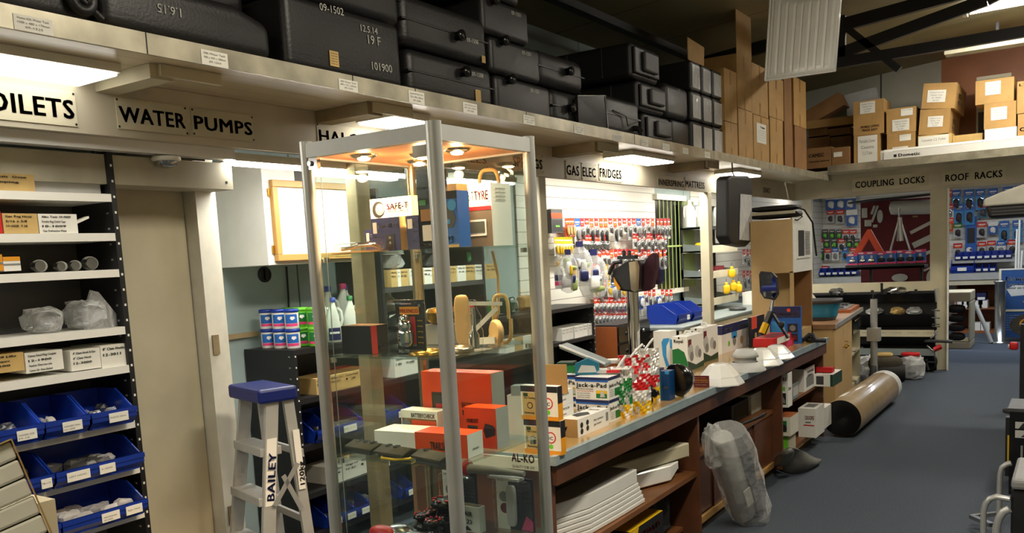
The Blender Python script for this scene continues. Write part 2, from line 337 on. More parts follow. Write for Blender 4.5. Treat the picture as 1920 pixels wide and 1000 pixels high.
# posts
def post(x, y, w, d, z1, m, lab):
    solo(B().box(-w/2, 0, 0, w/2, d, z1, m), 'timber_post', lab, 'post', (x, y, 0), 0, 'posts under the sign beams', bev=.004)
post(-3.09, 3.31, .075, .1, 2.13, 'old_wood', 'rough bare timber post seen through the left of the glass cabinet')
post(-3.09, 5.09, .075, .09, 2.13, 'dirty_white', 'off-white painted post just behind the right edge of the glass cabinet')
post(-3.09, 8.25, .09, .1, 2.13, 'cream', 'cream post standing in front of the grey metal shelving')
post(-2.905, 11.37, .12, .07, 2.13, 'white_paint', 'slim white post behind the fridge cut-out box')
post(-1.395, 11.37, .19, .09, 2.13, 'cream', 'wide cream post at the end of the black sloping racks')
b = B().box(-1.302, 11.33, 0, -1.285, 11.37, 2.13, 'white'); struct(b, 'trim_4')
# pelmet rail with its fluorescent tubes behind the beam
solo(B().box(-3.15, -1, 2.085, -3.091, 2.6, 2.13, 'gloss_white'), 'light_pelmet', 'long white pelmet rail below the WATER PUMPS sign', 'pelmet')
def batten(x0, x1, y0, y1, z, lab, th=.035, soft=False):
    t = thing('fluorescent_light', lab, 'light fitting', ((x0+x1)/2, (y0+y1)/2, z), 0, 'fluorescent lights under the overhead shelf')
    w, l = (x1-x0)/2, (y1-y0)/2
    B().box(-w-.008, -l-.01, 0, w+.008, l+.01, th, 'white_paint').build('housing', t)
    B().box(-w, -l, -.012, w, l, 0, 'lamp_soft' if soft else ('lamp_square' if x0 > -3.05 else 'lamp')).build('diffuser', t, bev=.004)
batten(-3.04, -2.80, -.4, 1.88, 2.305, 'wide glowing light under the shelf above the TOILETS sign', .03, True)
batten(-3.0, -2.77, 3.30, 3.56, 2.30, 'square glowing light panel just above the glass cabinet', .034)
batten(-3.0, -2.77, 5.97, 6.75, 2.30, 'glowing light panel above the GAS ELEC FRIDGES sign', .034)
batten(-3.0, -2.77, 8.35, 9.05, 2.30, 'glowing light panel above the WATER sign beside the hanging case', .034)
batten(-3.20, -3.12, 2.62, 3.40, 2.085, 'bright tube light under the beam in front of the white wall cupboard')
batten(-3.20, -3.12, 3.48, 4.15, 2.085, 'bright tube light seen through the top of the glass cabinet')
batten(-3.20, -3.12, 4.25, 4.9, 2.085, 'short tube light behind the AXLES sign')
batten(-3.20, -3.12, -.4, 1.2, 2.06, 'tube light below the pelmet rail over the bin rack', .02)
batten(-3.30, -3.15, 6.4, 8.1, 2.30, 'long tube light over the peg wall')
batten(-3.30, -3.15, 8.8, 10.6, 2.30, 'long tube light over the grey metal shelving')
# signs on the beams -------------------------------------------------
def sign_left(s, p0, p1, top, lab, cat='sign'):
    a = P(*p0, x=-3.045); c = P(*p1, x=-3.045); hgt = P(p0[0], top, x=-3.045).z-a.z
    dz = (c.z-a.z); mz = 2.195 if hgt < .1 else a.z; L = c.y-a.y
    q = B().box(-.003, -.012, -.028, 0, L+.012, hgt+.028, 'cream').text(s, (.001, 0, 0), (0, 1, 0), (0, 0, 1), hgt, 'ink', w=L)
    for y in (-.006, L+.006):
        for z in (-.02, hgt+.02): q.poly([(.001, y+.005*math.cos(i), z+.005*math.sin(i)) for i in (0, 1.05, 2.1, 3.14, 4.2, 5.25)], 'ink')
    solo(q, 'lettered_sign', lab, cat, (-3.046, a.y, (a.z+c.z)/2), 0, 'black lettered signs on the sign beams')
sign_left('TOILETS', (-60, 204), (139, 220), 165, 'black lettered TOILETS sign on the cream beam')
sign_left('WATER', (226, 228), (348, 240), 198, 'black lettered WATER sign directly left of PUMPS')
sign_left('PUMPS', (366, 242), (473, 253), 216, 'black lettered PUMPS sign right of WATER')
sign_left('HALOGENS', (600, 266), (742, 280), 243, 'HALOGENS sign partly hidden by the glass cabinet top')
sign_left('AXLES', (848, 304), (912, 304), 288, 'AXLES sign seen through the glass cabinet')
sign_left('SPRINGS', (963, 313), (1017, 316), 294, 'SPRINGS sign crossed by the right post of the glass cabinet')
sign_left('GAS', (1063, 327), (1086, 330), 308, 'GAS sign, first word of the fridges line')
sign_left('ELEC', (1093, 330), (1117, 333), 312, 'ELEC sign between GAS and FRIDGES')
sign_left('FRIDGES', (1125, 332), (1165, 335), 315, 'FRIDGES sign right of ELEC')
sign_left('INNERSPRING', (1235, 347), (1282, 351), 335, 'INNERSPRING sign on the beam')
sign_left('MATTRESS', (1286, 351), (1321, 354), 338, 'MATTRESS sign right of INNERSPRING')
sign_left('WATER TANKS', (1347, 354), (1395, 359), 341, 'WATER sign half hidden by the hanging black case')
sign_left('SINKS', (1431, 361), (1444, 362), 351, 'small SINKS sign near the corner of the beams')
def sign_back(s, p0, p1, top, lab):
    a = P(*p0, y=11.36); c = P(*p1, y=11.36); hgt = P(p0[0], top, y=11.36).z-a.z; L = c.x-a.x
    solo(B().box(-.04, 0, -.04, L+.04, .004, hgt+.04, 'cream').text(s, (0, -.001, 0), (1, 0, 0), (0, 0, 1), hgt, 'ink', w=L), 'lettered_sign', lab, 'sign', (a.x, 11.364, (a.z+c.z)/2), 0, 'black lettered signs on the sign beams')
sign_back('COUPLING  LOCKS', (1604, 350), (1733, 345), 338, 'COUPLING LOCKS sign on the cream cross beam')
sign_back('ROOF  RACKS', (1773, 339), (1879, 333), 326, 'ROOF RACKS sign on the cream cross beam')
# back shelf
solo(B().box(-2.49, 10.72, 2.40, 4.3, 12.28, 2.425, 'cream').box(-2.49, 10.7, 2.385, 4.3, 10.72, 2.465, 'aged_alu').box(-3.9, 10.92, 2.40, -2.49, 12.28, 2.425, 'cream'), 'overhead_shelf', 'grey overhead shelf over the ROOF RACKS sign carrying cartons', 'shelf')
# roof truss, purlin -----------------------------------------------
b = B(); TY = 8.6
top = lambda x: cz(x)-.17
for x0, x1 in ((-3.9, 4.2),): b.beam((x0, TY, top(x0)), (x1, TY, top(x1)), .06, .11, 'black')
bc = lambda x: 3.27+.004*x
b.beam((-3.3, TY, 3.20), (4.2, TY, 3.27), .06, .09, 'black')
Q = lambda px, py: P(px, py, y=TY)
b.beam(Q(1577, 30), Q(1577, 112), .05, .08, 'black', (1, 0, 0)); b.beam(Q(1577, 44), Q(1686, 131), .05, .06, 'black'); b.beam(Q(1560, 106), Q(1850, 0), .05, .1, 'black')
a_ = Q(1850, 0); b.beam(a_, (a_.x+.4, TY, top(a_.x+.4)), .05, .1, 'black')
solo(b, 'roof_truss', 'black steel lattice roof truss crossing behind the hanging sink tray', 'truss')
a_ = P(1168, 45, z=3.5); solo(B().box(a_.x-.04, -1.9, 3.5-.06, a_.x+.04, 12.2, 3.5, 'black'), 'roof_purlin', 'long black steel purlin running away under the ceiling', 'purlin')
solo(B().box(-1.25, 10.55, 3.49, 2, 10.75, 3.56, 'dirty_white').box(-.78, 10.63, 3.56, -.75, 10.66, 3.75, 'black'), 'hanging_duct', 'long white box section hung from the roof above the cartons', 'duct')
# ceiling fluorescent, lit
def ceil_light(x, y, lab, dx=.75, dy=.07):
    t = thing('ceiling_light', lab, 'light fitting', (x, y, cz(x)-.03), 0, None)
    B().box(-dx, -dy, -.05, dx, dy, 0, 'white_paint').build('housing', t)
    for s in (-1, 1): B().tube([(-dx+.04, s*dy*.6, -.085), (dx-.04, s*dy*.6, -.085)], .02, 'lamp', 10).build('tube', t)
    for s in (-1, 1): B().box(s*dx-.02, -dy, -.12, s*dx+.02, dy, -.05, 'white_paint').build('end_cap', t)
ceil_light(.0, 9.95, 'twin fluorescent ceiling light glowing beside the black truss', 1.0, .11)
# smoke detector dome under the head beam
t = thing('alarm_dome', 'round silver dome fixed under the pelmet over the cream door', 'alarm', (-3.13, 2.28, 2.08))
B().lathe([(.055, 0), (.058, -.012), (.05, -.018)], 'white_paint', n=24).build('base', t)
B().lathe([(.045, -.018), (.04, -.035), (.02, -.043), (.001, -.045)], 'steel', n=24).build('dome', t)
# ================================================================ LEFT BIN RACK
PI = math.pi; R90 = PI/2
def rack(y0, y1, xf, xb, z1, levels, lab, m='black', edge='white', holes=True, z0=0):
    t = thing('shelf_rack', lab, 'shelving', (xf, y0, 0), R90)      # local x runs along +Y, local y into the wall
    L, D = y1-y0, xf-xb
    for x in (0, L-.022):
        b = B().box(x, 0, z0, x+.022, D, z1, m)
        if holes:
            for k in range(int(z1/.06)): b.cbox(x+.011, -.001, .05+k*.06, .007, .003, .009, 'white')
            for k in range(int(z1/.06)): b.box(x-.0015, .03, .05+k*.06, x+.0235, .042, .057+k*.06, 'grey')
        b.build('side_panel', t, bev=0)
    B().box(.02, D-.012, z0+.05, L-.02, D, z1-.01, 'dark_grey' if m == 'black' else m).build('back_panel', t)
    for z in levels: B().box(.022, .002, z-.028, L-.022, D-.012, z, edge).box(.022, 0, z-.03, L-.022, .004, z, edge).build('shelf', t)
    return t
rack(.55, 2.055, -3.15, -3.44, 2.088, [1.925, 1.775, 1.635, 1.41, 1.257, 1.035, .85, .665, .45, .2], 'black steel rack with cream shelves full of boxes and blue bins at the frame edge')
HW = lambda L, ink='grey_ink': [('t', 'f', .08, .8-.24*i, .11, s, 'ink' if ink is None else ink, .75 if i == 0 else .6) for i, s in enumerate(L)]
XF = -3.165
carton('parts_box', 'open yellow cardboard box on the top shelf of the bin rack', 'box', (-30, 364), (67, 363), 323, .2, 'card_light', HW(['Manuals  Oven', 'Camping']), 'hand-labelled parts boxes', x=XF)
b = B().box(0, 0, 0, .36, .22, .042, 'pale_grey'); t = thing('crate', 'blue lidded pale crate on the top shelf of the bin rack', 'crate', (-3.19, 1.66, 1.926), R90)
b.build('tub', t, bev=.004); B().box(-.004, -.004, .042, .364, .224, .085, 'blue_dark').box(-.008, -.008, .042, .368, .228, .05, 'blue_dark').build('lid', t, bev=.003)
carton('parts_box', 'yellow box hand-lettered Gas Reg Hose, second shelf of the bin rack', 'box', (8, 438), (73, 438), 400, .2, 'card_light', HW(['Gas Reg Hose', '5/16 x 3/8', '19-1028  7.50']), 'hand-labelled parts boxes', x=XF)
carton('parts_box', 'red-ended box cut by the frame on the second shelf of the bin rack', 'box', (-60, 438), (6, 438), 397, .2, 'red', [('r', 'f', 0, 0, .9, .85, 'card_light')], 'hand-labelled parts boxes', x=XF)
t_ = carton('parts_box', 'white box with handwritten lines and an open flap, second shelf of the bin rack', 'box', (75, 438), (147, 437), 401, .2, 'paper', HW(['Alko Twin 10-9000', 'Double Plug Outlet Tape', '10-1009', 'Gas Evaluation Plate']), 'hand-labelled parts boxes', x=XF)
W_, D_, H_ = t_['dims']; B().prism([(W_, .02, H_*.45), (W_+.055, .01, H_*.8), (W_+.055, .01, H_*.92), (W_, .02, H_*.6)], (0, .03, 0), 'paper').build('flap', t_)
for a, c, tp, lb, mm in ((-30, 7, 478, 'yellow and black carton cut by the frame, third shelf of the bin rack', 'amber'), (8, 40, 482, 'white and yellow carton on the third shelf of the bin rack', 'white')):
    carton('small_carton', lb, 'box', (a, 509), (c, 508), tp, .15, mm, [('r', 'f', 0, .7, 1, 1, 'amber'), ('r', 'f', 0, .4, 1, .52, 'grey', 2)], x=XF)
def fitting(px, py, z0, lab, s=1, n=0, rz=0):
    a = P(px, py, x=-3.2); t = thing('metal_fitting', lab, 'fitting', (-3.24, a.y, z0), rz, 'loose metal fittings on the bin rack')
    B().superbox(0, 0, .022*s, .05*s, .05*s, .044*s, 'pale_grey', e=2, e2=2).build('body', t)
    B().lathe([(.014*s, .0*s), (.014*s, .03*s), (.018*s, .032*s), (.018*s, .04*s)], 'steel', o=(0, -.02, .022*s), ax='x', n=12).build('nut', t)
for i, (px, lb) in enumerate(((85, 'dull round metal fitting in the shade on the third shelf'), (126, 'small bright round fitting, middle of the third shelf'), (152, 'metal fitting with brass nut on the third shelf'), (180, 'shiny round fitting nearest the right panel on the third shelf'))):
    fitting(px, 500, 1.636, lb, (1.1, .9, .95, 1.25)[i])
def bag(x, y, z, w, d, h, lab, seed=0, m='film', cat='bag', inner=None, group=None, name='plastic_bag', rz=0, n=16):
    t = thing(name, lab, cat, (x, y, z), rz, group)
    B().blob(0, 0, h/2, w, d, h, m, .35, seed, n, 9, 3).build('film', t)
    if inner:
        rd = random.Random(seed+5); b = B()
        for k in range(inner[1]):
            cx, cy = (rd.random()-.5)*w*.6, (rd.random()-.5)*d*.5; s = min(w, d)*.14
            b.superbox(cx, cy, s*.6+rd.random()*h*.35, s*2.2, s*1.6, s*1.2, inner[0], e=2.5, e2=2.5, n=8, k=4)
        o = b.build('content', t); o['kind'] = 'stuff'
    return t
a = P(100, 620, x=-3.2); bag(-3.27, a.y, 1.411, .2, .13, .095, 'crumpled clear bag of fittings on the fourth shelf of the bin rack', 3, inner=('steel', 6))
a = P(165, 614, x=-3.2); bag(-3.25, a.y+.02, 1.411, .2, .14, .11, 'knotted clear bag of elbows beside the right panel, fourth shelf', 8, inner=('steel', 7))
a = P(185, 600, x=-3.2)
B_ = B().loft([[V(-.07, 0, 0), V(.0, .03, 0), V(.07, 0, 0), V(0, -.03, 0)], [V(-.07, 0, .06), V(0, .035, .05), V(.07, 0, .05), V(0, -.02, .05)], [V(-.03, 0, .15), V(-.01, .01, .13), V(.03, 0, .1), V(0, -.01, .14)]], 'film')
solo(B_, 'plastic_bag', 'tall pointed clear bag on the fourth shelf of the bin rack', 'bag', (-3.19, a.y, 1.411), R90)
for a_, c_, tp, tx, m_, lb in ((-40, 48, 668, ['Fridge 30 Lifts', 'WAECO spare', '09-1200'], 'card_light', 'yellow printed box at the frame edge on the fifth shelf'),
                       (50, 121, 661, ['Camec Reed Plug Coupler', '12-1900', 'Aqualine 10mm hose tube', 'Camec Shr. Hose Barbed'], 'paper', 'white box with four handwritten lines on the fifth shelf'),
                       (135, 191, 656, ['4" Clam Hook & Eye', '6" Clam Hook', '12-3000'], 'paper', 'white box lettered 4 inch Clam Hook, fifth shelf'),
                       (192, 246, 647, ['8" Clam Hooks', '12-3011'], 'paper', 'white box lettered 8 inch Clam Hooks beside the right panel')):
    carton('parts_box', lb, 'box', (a_, 704-(a_)*.05), (c_, 704-(c_)*.05), tp+2, .2, m_, HW(tx), 'hand-labelled parts boxes', x=XF)
def bin_box(y0, y1, z, xf, d, h, lab, tickets, group='blue parts bins', lip=.5, mat='blue_bin', junk=None, seed=1, name='parts_bin', rz=R90, loc=None):
    """open-fronted stacking bin: low lip in front, sides rising to the back"""
    W = y1-y0; t = thing(name, lab, 'storage bin', loc or (xf, y0, z), rz, group); w = .004; fl = h*lip
    b = B().box(.01, .02, 0, W-.01, d, .006, mat)
    prof = [(.0, fl*.45), (.0, fl), (d*.12, fl), (d*.5, h), (d, h), (d, 0), (.03, 0)]
    for x in (0, W-w): b.prism([(x, y, zz) for y, zz in prof], (w, 0, 0), mat)
    b.box(0, d-w, 0, W, d, h, mat)
    b.prism([(0, -.004, fl*.45), (0, -.004, fl), (0, .006, fl), (0, .03, 0), (0, .026, 0)], (W, 0, 0), mat)
    b.box(-.002, -.008, fl*.72, W+.002, .002, fl, mat)
    for x in (-.003, W-.003): b.prism([(x, y, zz+.002) for y, zz in ((d*.1, fl), (d*.5, h), (d*.5, h-.01), (d*.1, fl-.01))], (.006, 0, 0), mat)
    b.build('bin_shell', t)
    for a, c, s in tickets:
        q = B().box(a*W, -.0105, fl*.3, c*W, -.008, fl*.72+.008, 'paper')
        for i, l_ in enumerate(s): q.text(l_, ((a+.02)*W, -.0112, fl*.55-i*fl*.17), (1, 0, 0), (0, 0, 1), fl*.1, 'grey_ink', w=(c-a-.04)*W*(.9-.3*i), bold=False)
        q.build('ticket', t, label='white handwritten ticket')
    if junk:
        rd = random.Random(seed); q = B()
        for k in range(junk[1]):
            q.blob(W*(.15+.7*rd.random()), d*(.2+.6*rd.random()), .006+fl*.45+rd.random()*fl*.2, W*.25, d*.22, fl*.8, junk[0] if k % 3 else 'film', .5, seed*31+k, 8, 5, 3)
        q.build('content', t)['kind'] = 'stuff'
    return t
def brow(px0, px1, py, z, d, h, *a, **k):
    y0 = P(px0, py, x=-3.08).y+.002; y1 = min(2.03, P(px1, py, x=-3.08).y-.002); return bin_box(y0, y1, z+.002, -3.08, d, h, *a, **k)
brow(-30, 82, 800, 1.035, .25, .13, 'blue bin at the frame edge on the upper bin shelf', [(.5, .85, ['WASHERS 15/20', 'M-10'])], junk=('steel', 5), seed=2)
brow(83, 168, 790, 1.035, .25, .13, 'blue bin with an open white packet, middle of the upper bin shelf', [(.35, .8, ['WASHERS 15mm', '10-1300'])], junk=('paper', 3), seed=3)
brow(169, 256, 770, 1.035, .25, .13, 'blue bin of bagged parts against the right panel, upper bin shelf', [(.35, .78, ['PLASTIC 25mm', ''])], junk=('steel', 7), seed=4)
brow(38, 99, 880, .85, .25, .125, 'blue bin partly behind the leaning white boards, middle bin shelf', [(.55, .9, ['M8 x 35'])], junk=('dark_grey', 4), seed=5)
brow(100, 270, 860, .85, .25, .125, 'wide blue bin ticketed LEFT HAND on the middle bin shelf', [(.1, .35, ['LEFT HAND', '']), (.46, .64, ['R  HAND'])], junk=('dark_grey', 12), seed=6)
brow(60, 110, 960, .665, .25, .125, 'blue bin end half hidden by the white boards, lowest bin shelf', [], junk=('dark_grey', 3), seed=7)
brow(111, 277, 950, .665, .25, .125, 'wide blue bin ticketed Right Hand on the lowest bin shelf', [(.43, .64, ['HINGE TRACK END', '09-5000']), (.72, .92, ['Right Hand'])], junk=('film2', 10), seed=8)
# leaning pile of white boards in a carton, bottom left corner
t = thing('board_stack', 'leaning carton of white boards in the lower left corner', 'boards', (0, 0, 0))
rdv = (PD(60, 920, 1)-Vector((0, 0, H))).normalized(); bf = lambda q: rdv*.22
e0, e1 = Vector((22, 826)), Vector((112, 1040)); ed = (e1-e0)/6.2; rw = Vector((-1, .44))*130; D_ = 1.42
for k in range(6):
    q0 = e0+ed*k+Vector((-3, 1)); q1 = e0+ed*(k+.93)+Vector((-3, 1)); B().prism([PD(*q0, D_), PD(*q1, D_), PD(*(q1+rw), D_), PD(*(q0+rw), D_)], bf(0), 'white_paint').build('board', t, bev=.004, seg=2)
B().prism([PD(*(e0+Vector((0, -4))), D_-.01), PD(*(e1+Vector((4, 0))), D_-.01), PD(*e1, D_-.01), PD(*(e0+Vector((-3, -3))), D_-.01)], bf(0)*1.1, 'card').build('carton_wall', t, label='brown cardboard side')
B().prism([PD(*(e0+Vector((0, -4))), D_-.01), PD(*(e0+Vector((-3, 0))), D_-.01), PD(*(e0+rw+Vector((0, -3))), D_-.01), PD(*(e0+rw+Vector((0, -7))), D_-.01)], bf(0)*1.1, 'card_light').build('carton_lid', t, label='brown cardboard top')
a = P(-45, 1040, y=1.1); carton('small_carton', 'plain cream carton at the very corner below the white boards', 'box', (-45, 1040), (27, 1040), 945, .12, 'cream', [], y=1.1)
# ================================================================ WALL CUPBOARD
t = thing('wall_cupboard', 'white wall cupboard with a pine framed white door', 'cupboard', (-3.5, 3.1, 1.625), R90)
B().box(0, 0, 0, .75, .4, .52, 'white').build('body', t, bev=.002)
fr = B(); fw_, z0, z1, x0, x1 = .035, .018, .435, .04, .7
for q in ((x0, z0, x1, z0+fw_), (x0, z1-fw_, x1, z1), (x0, z0+fw_, x0+fw_, z1-fw_), (x1-fw_, z0+fw_, x1, z1-fw_)): fr.box(q[0], -.03, q[1], q[2], 0, q[3], 'beech')
dr = fr.build('door', t, bev=.003); B().box(x0+fw_, -.014, z0+fw_, x1-fw_, -.002, z1-fw_, 'white').build('panel', dr)
for z in (.06, .35): B().box(.025, -.012, z, .045, -.001, z+.04, 'brass').build('hinge', t)
a = P(553, 342, x=-3.4985); c = P(575, 313, x=-3.4985); B().box(a.y-3.1, -.0015, a.z-1.625, c.y-3.1, 0, c.z-1.625, 'dark_grey').prints(0, 0, 0, []).build('sticker', t, label='dark round-logo sticker')
a = P(497, 515, x=-3.89); t = thing('isolator_switch', 'small round black knob on the blue wall under the cupboard', 'switch', (-3.9, a.y, a.z), 0)
B().lathe([(.045, 0), (.045, .012), (.03, .014)], 'black', ax='x', n=24).build('plate', t); B().box(.012, -.012, -.032, .028, .012, .032, 'black_gloss').build('grip', t)
solo(B().tube([P(537, 500, x=-3.885), P(539, 530, x=-3.885), P(541, 560, x=-3.885), P(542, 600, x=-3.885)], .006, 'black'), 'wall_cable', 'dark cable running down the blue wall under the cupboard', 'cable')
# ================================================================ BLACK SHELF RUN
rack(3.215, 6.66, -3.5, -3.89, 1.170, [1.170, .9, .64, .375, .14], 'long low black rack along the blue wall behind the glass cabinet', edge='black')
rack(3.98, 5.07, -3.52, -3.89, 2.05, [1.455, 1.75], 'tall dark rack seen through the glass cabinet', edge='dark_grey', holes=False, z0=1.175)
def boxrow(px, z, x=-3.52, tp=None, m='paper', d=.2, grp='white parts boxes on the black rack', lab='', lines=None, h=.09):
    for i in range(len(px)-1):
        y0 = P(px[i], 500, x=x).y; y1 = P(px[i+1]-1, 500, x=x).y; mm = m[i % len(m)] if isinstance(m, tuple) else m
        q = B().box(0, 0, 0, y1-y0, d, h, mm).prints(y1-y0, d, h, HW(lines[i % len(lines)]) if lines else [])
        solo(q, 'parts_box', ORD[i]+' '+lab, 'box', (x-.004*(i % 3), y0, z+.001), R90, grp)
LN = [['Rivet Brass', 'M-6'], ['Hinge LH', '10-22'], ['Screw Pack', '12'], ['Alko Nut', '10.5'], ['Clip 12', '7-4']]
boxrow([575, 604, 632, 664, 695], .9, m='card_light', lab='yellow open parts box from the blue step ladder, upper shelf of the black rack', lines=LN)
boxrow([727, 748, 775], .9, h=.13, lab='white box lettered Camp Base Lid, right of the yellow boxes on the black rack', lines=[['Camp Base', '97-0900'], ['Camp Base Lid', '97-5880']])
boxrow([588, 618, 650, 680, 706], .375, h=.1, lab='white box from the step ladder, shelf between the two blue bin rows', lines=LN)
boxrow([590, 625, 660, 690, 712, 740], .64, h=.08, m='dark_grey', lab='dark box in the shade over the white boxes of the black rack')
for i, (a_, c_, lb) in enumerate(((581, 610, 'nearest the step ladder'), (611, 672, 'in the middle, with a white ticket'), (673, 724, 'seen left of the bare timber post'), (725, 760, 'right of the bare timber post'))):
    y0 = P(a_, 700, x=-3.5).y; y1 = P(c_, 700, x=-3.5).y
    bin_box(y0, y1, .642, -3.48, .3, .14, 'upper row blue bin, black rack, '+lb, [(.3, .7, ['M 10'])], junk=('steel', 5), seed=20+i)
for i, (a_, c_, lb) in enumerate(((594, 618, 'nearest the step ladder'), (619, 646, 'second from the ladder'), (647, 675, 'third from the ladder'), (676, 712, 'just left of the bare timber post'), (740, 763, 'right of the bare timber post'))):
    y0 = P(a_, 700, x=-3.5).y; y1 = P(c_, 700, x=-3.5).y
    bin_box(y0, y1, .142, -3.48, .3, .13, 'lower row blue bin, black rack, '+lb, [(.2, .8, ['10-40'])], junk=('steel', 4), seed=30+i)
boxrow([1048, 1056, 1064, 1072, 1081, 1090, 1099, 1106, 1113], .9, h=.1, lab='white box counted from the off-white post, low black rack beside the peg wall', lines=LN)
boxrow([940, 958, 975, 992, 1006], .9, h=.1, m=('paper', 'card_light'), lab='pale box seen low through the right pane of the glass cabinet')
boxrow([732, 745, 752, 768, 780, 796, 812, 826, 840, 858, 874, 892, 912, 934], 1.456, h=.105, m=('card_light', 'paper'), lab='yellow-white parts box counted from the left on the tall dark rack behind the glass', lines=LN)
# tubs of toilet powder
def tub(x, y, z, lab, blue, grp):
    t = thing('powder_tub', lab, 'tub', (x, y, z), .9, grp)
    b = B().lathe([(.036, 0), (.038, .004), (.038, .088)], 'white' if blue else 'lime', n=22)
    c1, c2 = ('blue', 'pink') if blue else ('green', 'pink')
    for k in range(9):   # printed wrap following the tub
        for (z0, z1, m) in ((.03, .078, c1), (.014, .028, c2)):
            a0, a1 = -2.6+k*.2, -2.4+k*.2; r = .0388
            b.quad((r*math.cos(a0), r*math.sin(a0), z0), (r*math.cos(a1), r*math.sin(a1), z0), (r*math.cos(a1), r*math.sin(a1), z1), (r*math.cos(a0), r*math.sin(a0), z1), m)
    b.prism([(-.012, -.0392, .055), (0, -.0392, .046), (.016, -.0378, .056), (.012, -.0385, .066), (-.008, -.0392, .066)], (0, .0004, 0), 'white')
    b.build('tub_body', t)
    B().lathe([(.038, .088), (.041, .089), (.041, .103), (.036, .106), (.001, .106)], 'blue_bin' if blue else 'lime', n=22).build('lid', t)
for l_ in range(2):
    for i in range(3):
        y_ = 3.29
        tub(-3.77+.098*i, y_, 1.173+.107*l_, f'{"upper" if l_ else "lower"} blue lidded tub, {("farthest from", "midway to", "closest to")[i]} the glass cabinet post, front row', True, 'toilet powder tubs on the black rack')
        tub(-3.72+.098*i, y_+.115, 1.173+.107*l_, f'{"upper" if l_ else "lower"} lime green tub, {("left", "middle", "right")[i]} of the row behind the blue lidded tubs', False, 'toilet powder tubs on the black rack')
def jug(px, py, top, cap, lab, lbl='navy', fat=1):
    a = P(px, py, z=1.173)
    if a.x < -3.84 or a.x > -3.56: a = P(px, py, x=max(-3.82, min(-3.57, a.x))); a.z = 1.173
    hh = P(px, top, y=a.y).z-1.173; k = hh/.26
    t = thing('fluid_bottle', lab, 'bottle', a, 1.0, 'toilet fluid bottles on the black rack')
    rings = []
    for w_, d_, z_, ox in ((.085, .06, 0, 0), (.09, .065, .01, 0), (.09, .065, .1, 0), (.075, .055, .15, 0), (.05, .045, .195, .004), (.028, .03, .225, .008), (.026, .028, .238, .008)):
        rings.append([V((ox+w_/2*fat*math.copysign(abs(math.cos(q))**.7, math.cos(q)))*k, d_/2*fat*math.copysign(abs(math.sin(q))**.7, math.sin(q))*k, z_*k) for q in [2*PI*i/16 for i in range(16)]])
    b = B().loft(rings, 'milk'); b.tube([(.03*k, 0, .2*k), (.052*k*fat, 0, .18*k), (.06*k*fat, 0, .13*k), (.045*k*fat, 0, .09*k)], .009*k, 'milk').build('body', t)
    b.build('bottle_body', t) if False else None
    B().lathe([(.018*k, .236*k), (.018*k, .262*k), (.001, .264*k)], cap, o=(.008*k, 0, 0), n=14).build('cap', t)
    B().box(-.034*k*fat, -.0345*k*fat, .012*k, .036*k*fat, -.0325*k*fat, .085*k, lbl).box(-.028*k*fat, -.0355*k*fat, .05*k, .03*k*fat, -.034*k*fat, .062*k, 'white').build('label_wrap', t)
jug(627, 648, 559, 'blue_bin', 'white jug with blue cap and blue label, nearest behind the left cabinet post')
jug(618, 636, 538, 'blue_bin', 'taller blue-capped white jug standing second row back')
jug(607, 641, 560, 'blue_bin', 'blue-capped white jug half hidden by the left cabinet post')
jug(659, 642, 556, 'green', 'white jug with a green cap and green label', 'green')
jug(655, 628, 535, 'blue_bin', 'tall blue-capped jug behind the green-capped one')
jug(646, 624, 533, 'pink', 'tall pink-capped jug at the back of the fluid bottles', 'pink')
jug(672, 625, 552, 'pink', 'slim pink-capped jug right of the green-capped one', 'navy')
jug(687, 624, 550, 'pink', 'pink-capped jug with a red label beside the timber post', 'pink')
jug(730, 612, 542, 'pink', 'broad white jug with pink cap right of the timber post', 'white', 1.2)
# small cluttered goods on the tall dark rack and the low one
rd = random.Random(4)
for i, (px, py, z, m_, lb) in enumerate(((700, 500, 1.175, 'dark_grey', 'dark bag'), (760, 600, 1.175, 'steel', 'bright pot-like fitting'), (830, 600, 1.175, 'dark_grey', 'dark bundle'), (880, 590, 1.175, 'red', 'red-topped part'), (925, 590, 1.175, 'green', 'green part'), (965, 590, 1.175, 'dark_green', 'dark green case'), (1000, 590, 1.175, 'card', 'brown packet'),
                                      (745, 480, 1.56, 'grey', 'grey roll'), (820, 480, 1.56, 'dark_grey', 'dark roll'), (900, 480, 1.56, 'green', 'green packet'), (850, 440, 1.752, 'card_dark', 'brown folded carton'), (770, 420, 1.752, 'grey', 'grey pipe bundle'))):
    y = P(px, py, x=-3.6).y
    solo(B().blob(0, 0, .06, .17, .2, .12, m_, .35, i, 12, 7, 3.5), 'stored_part', lb+' on the dark rack behind the glass, '+('upper shelves' if z > 1.5 else 'lower top'), 'part', (-3.66, y, z if z < 1.5 or z > 1.7 else 1.562), rd.random())
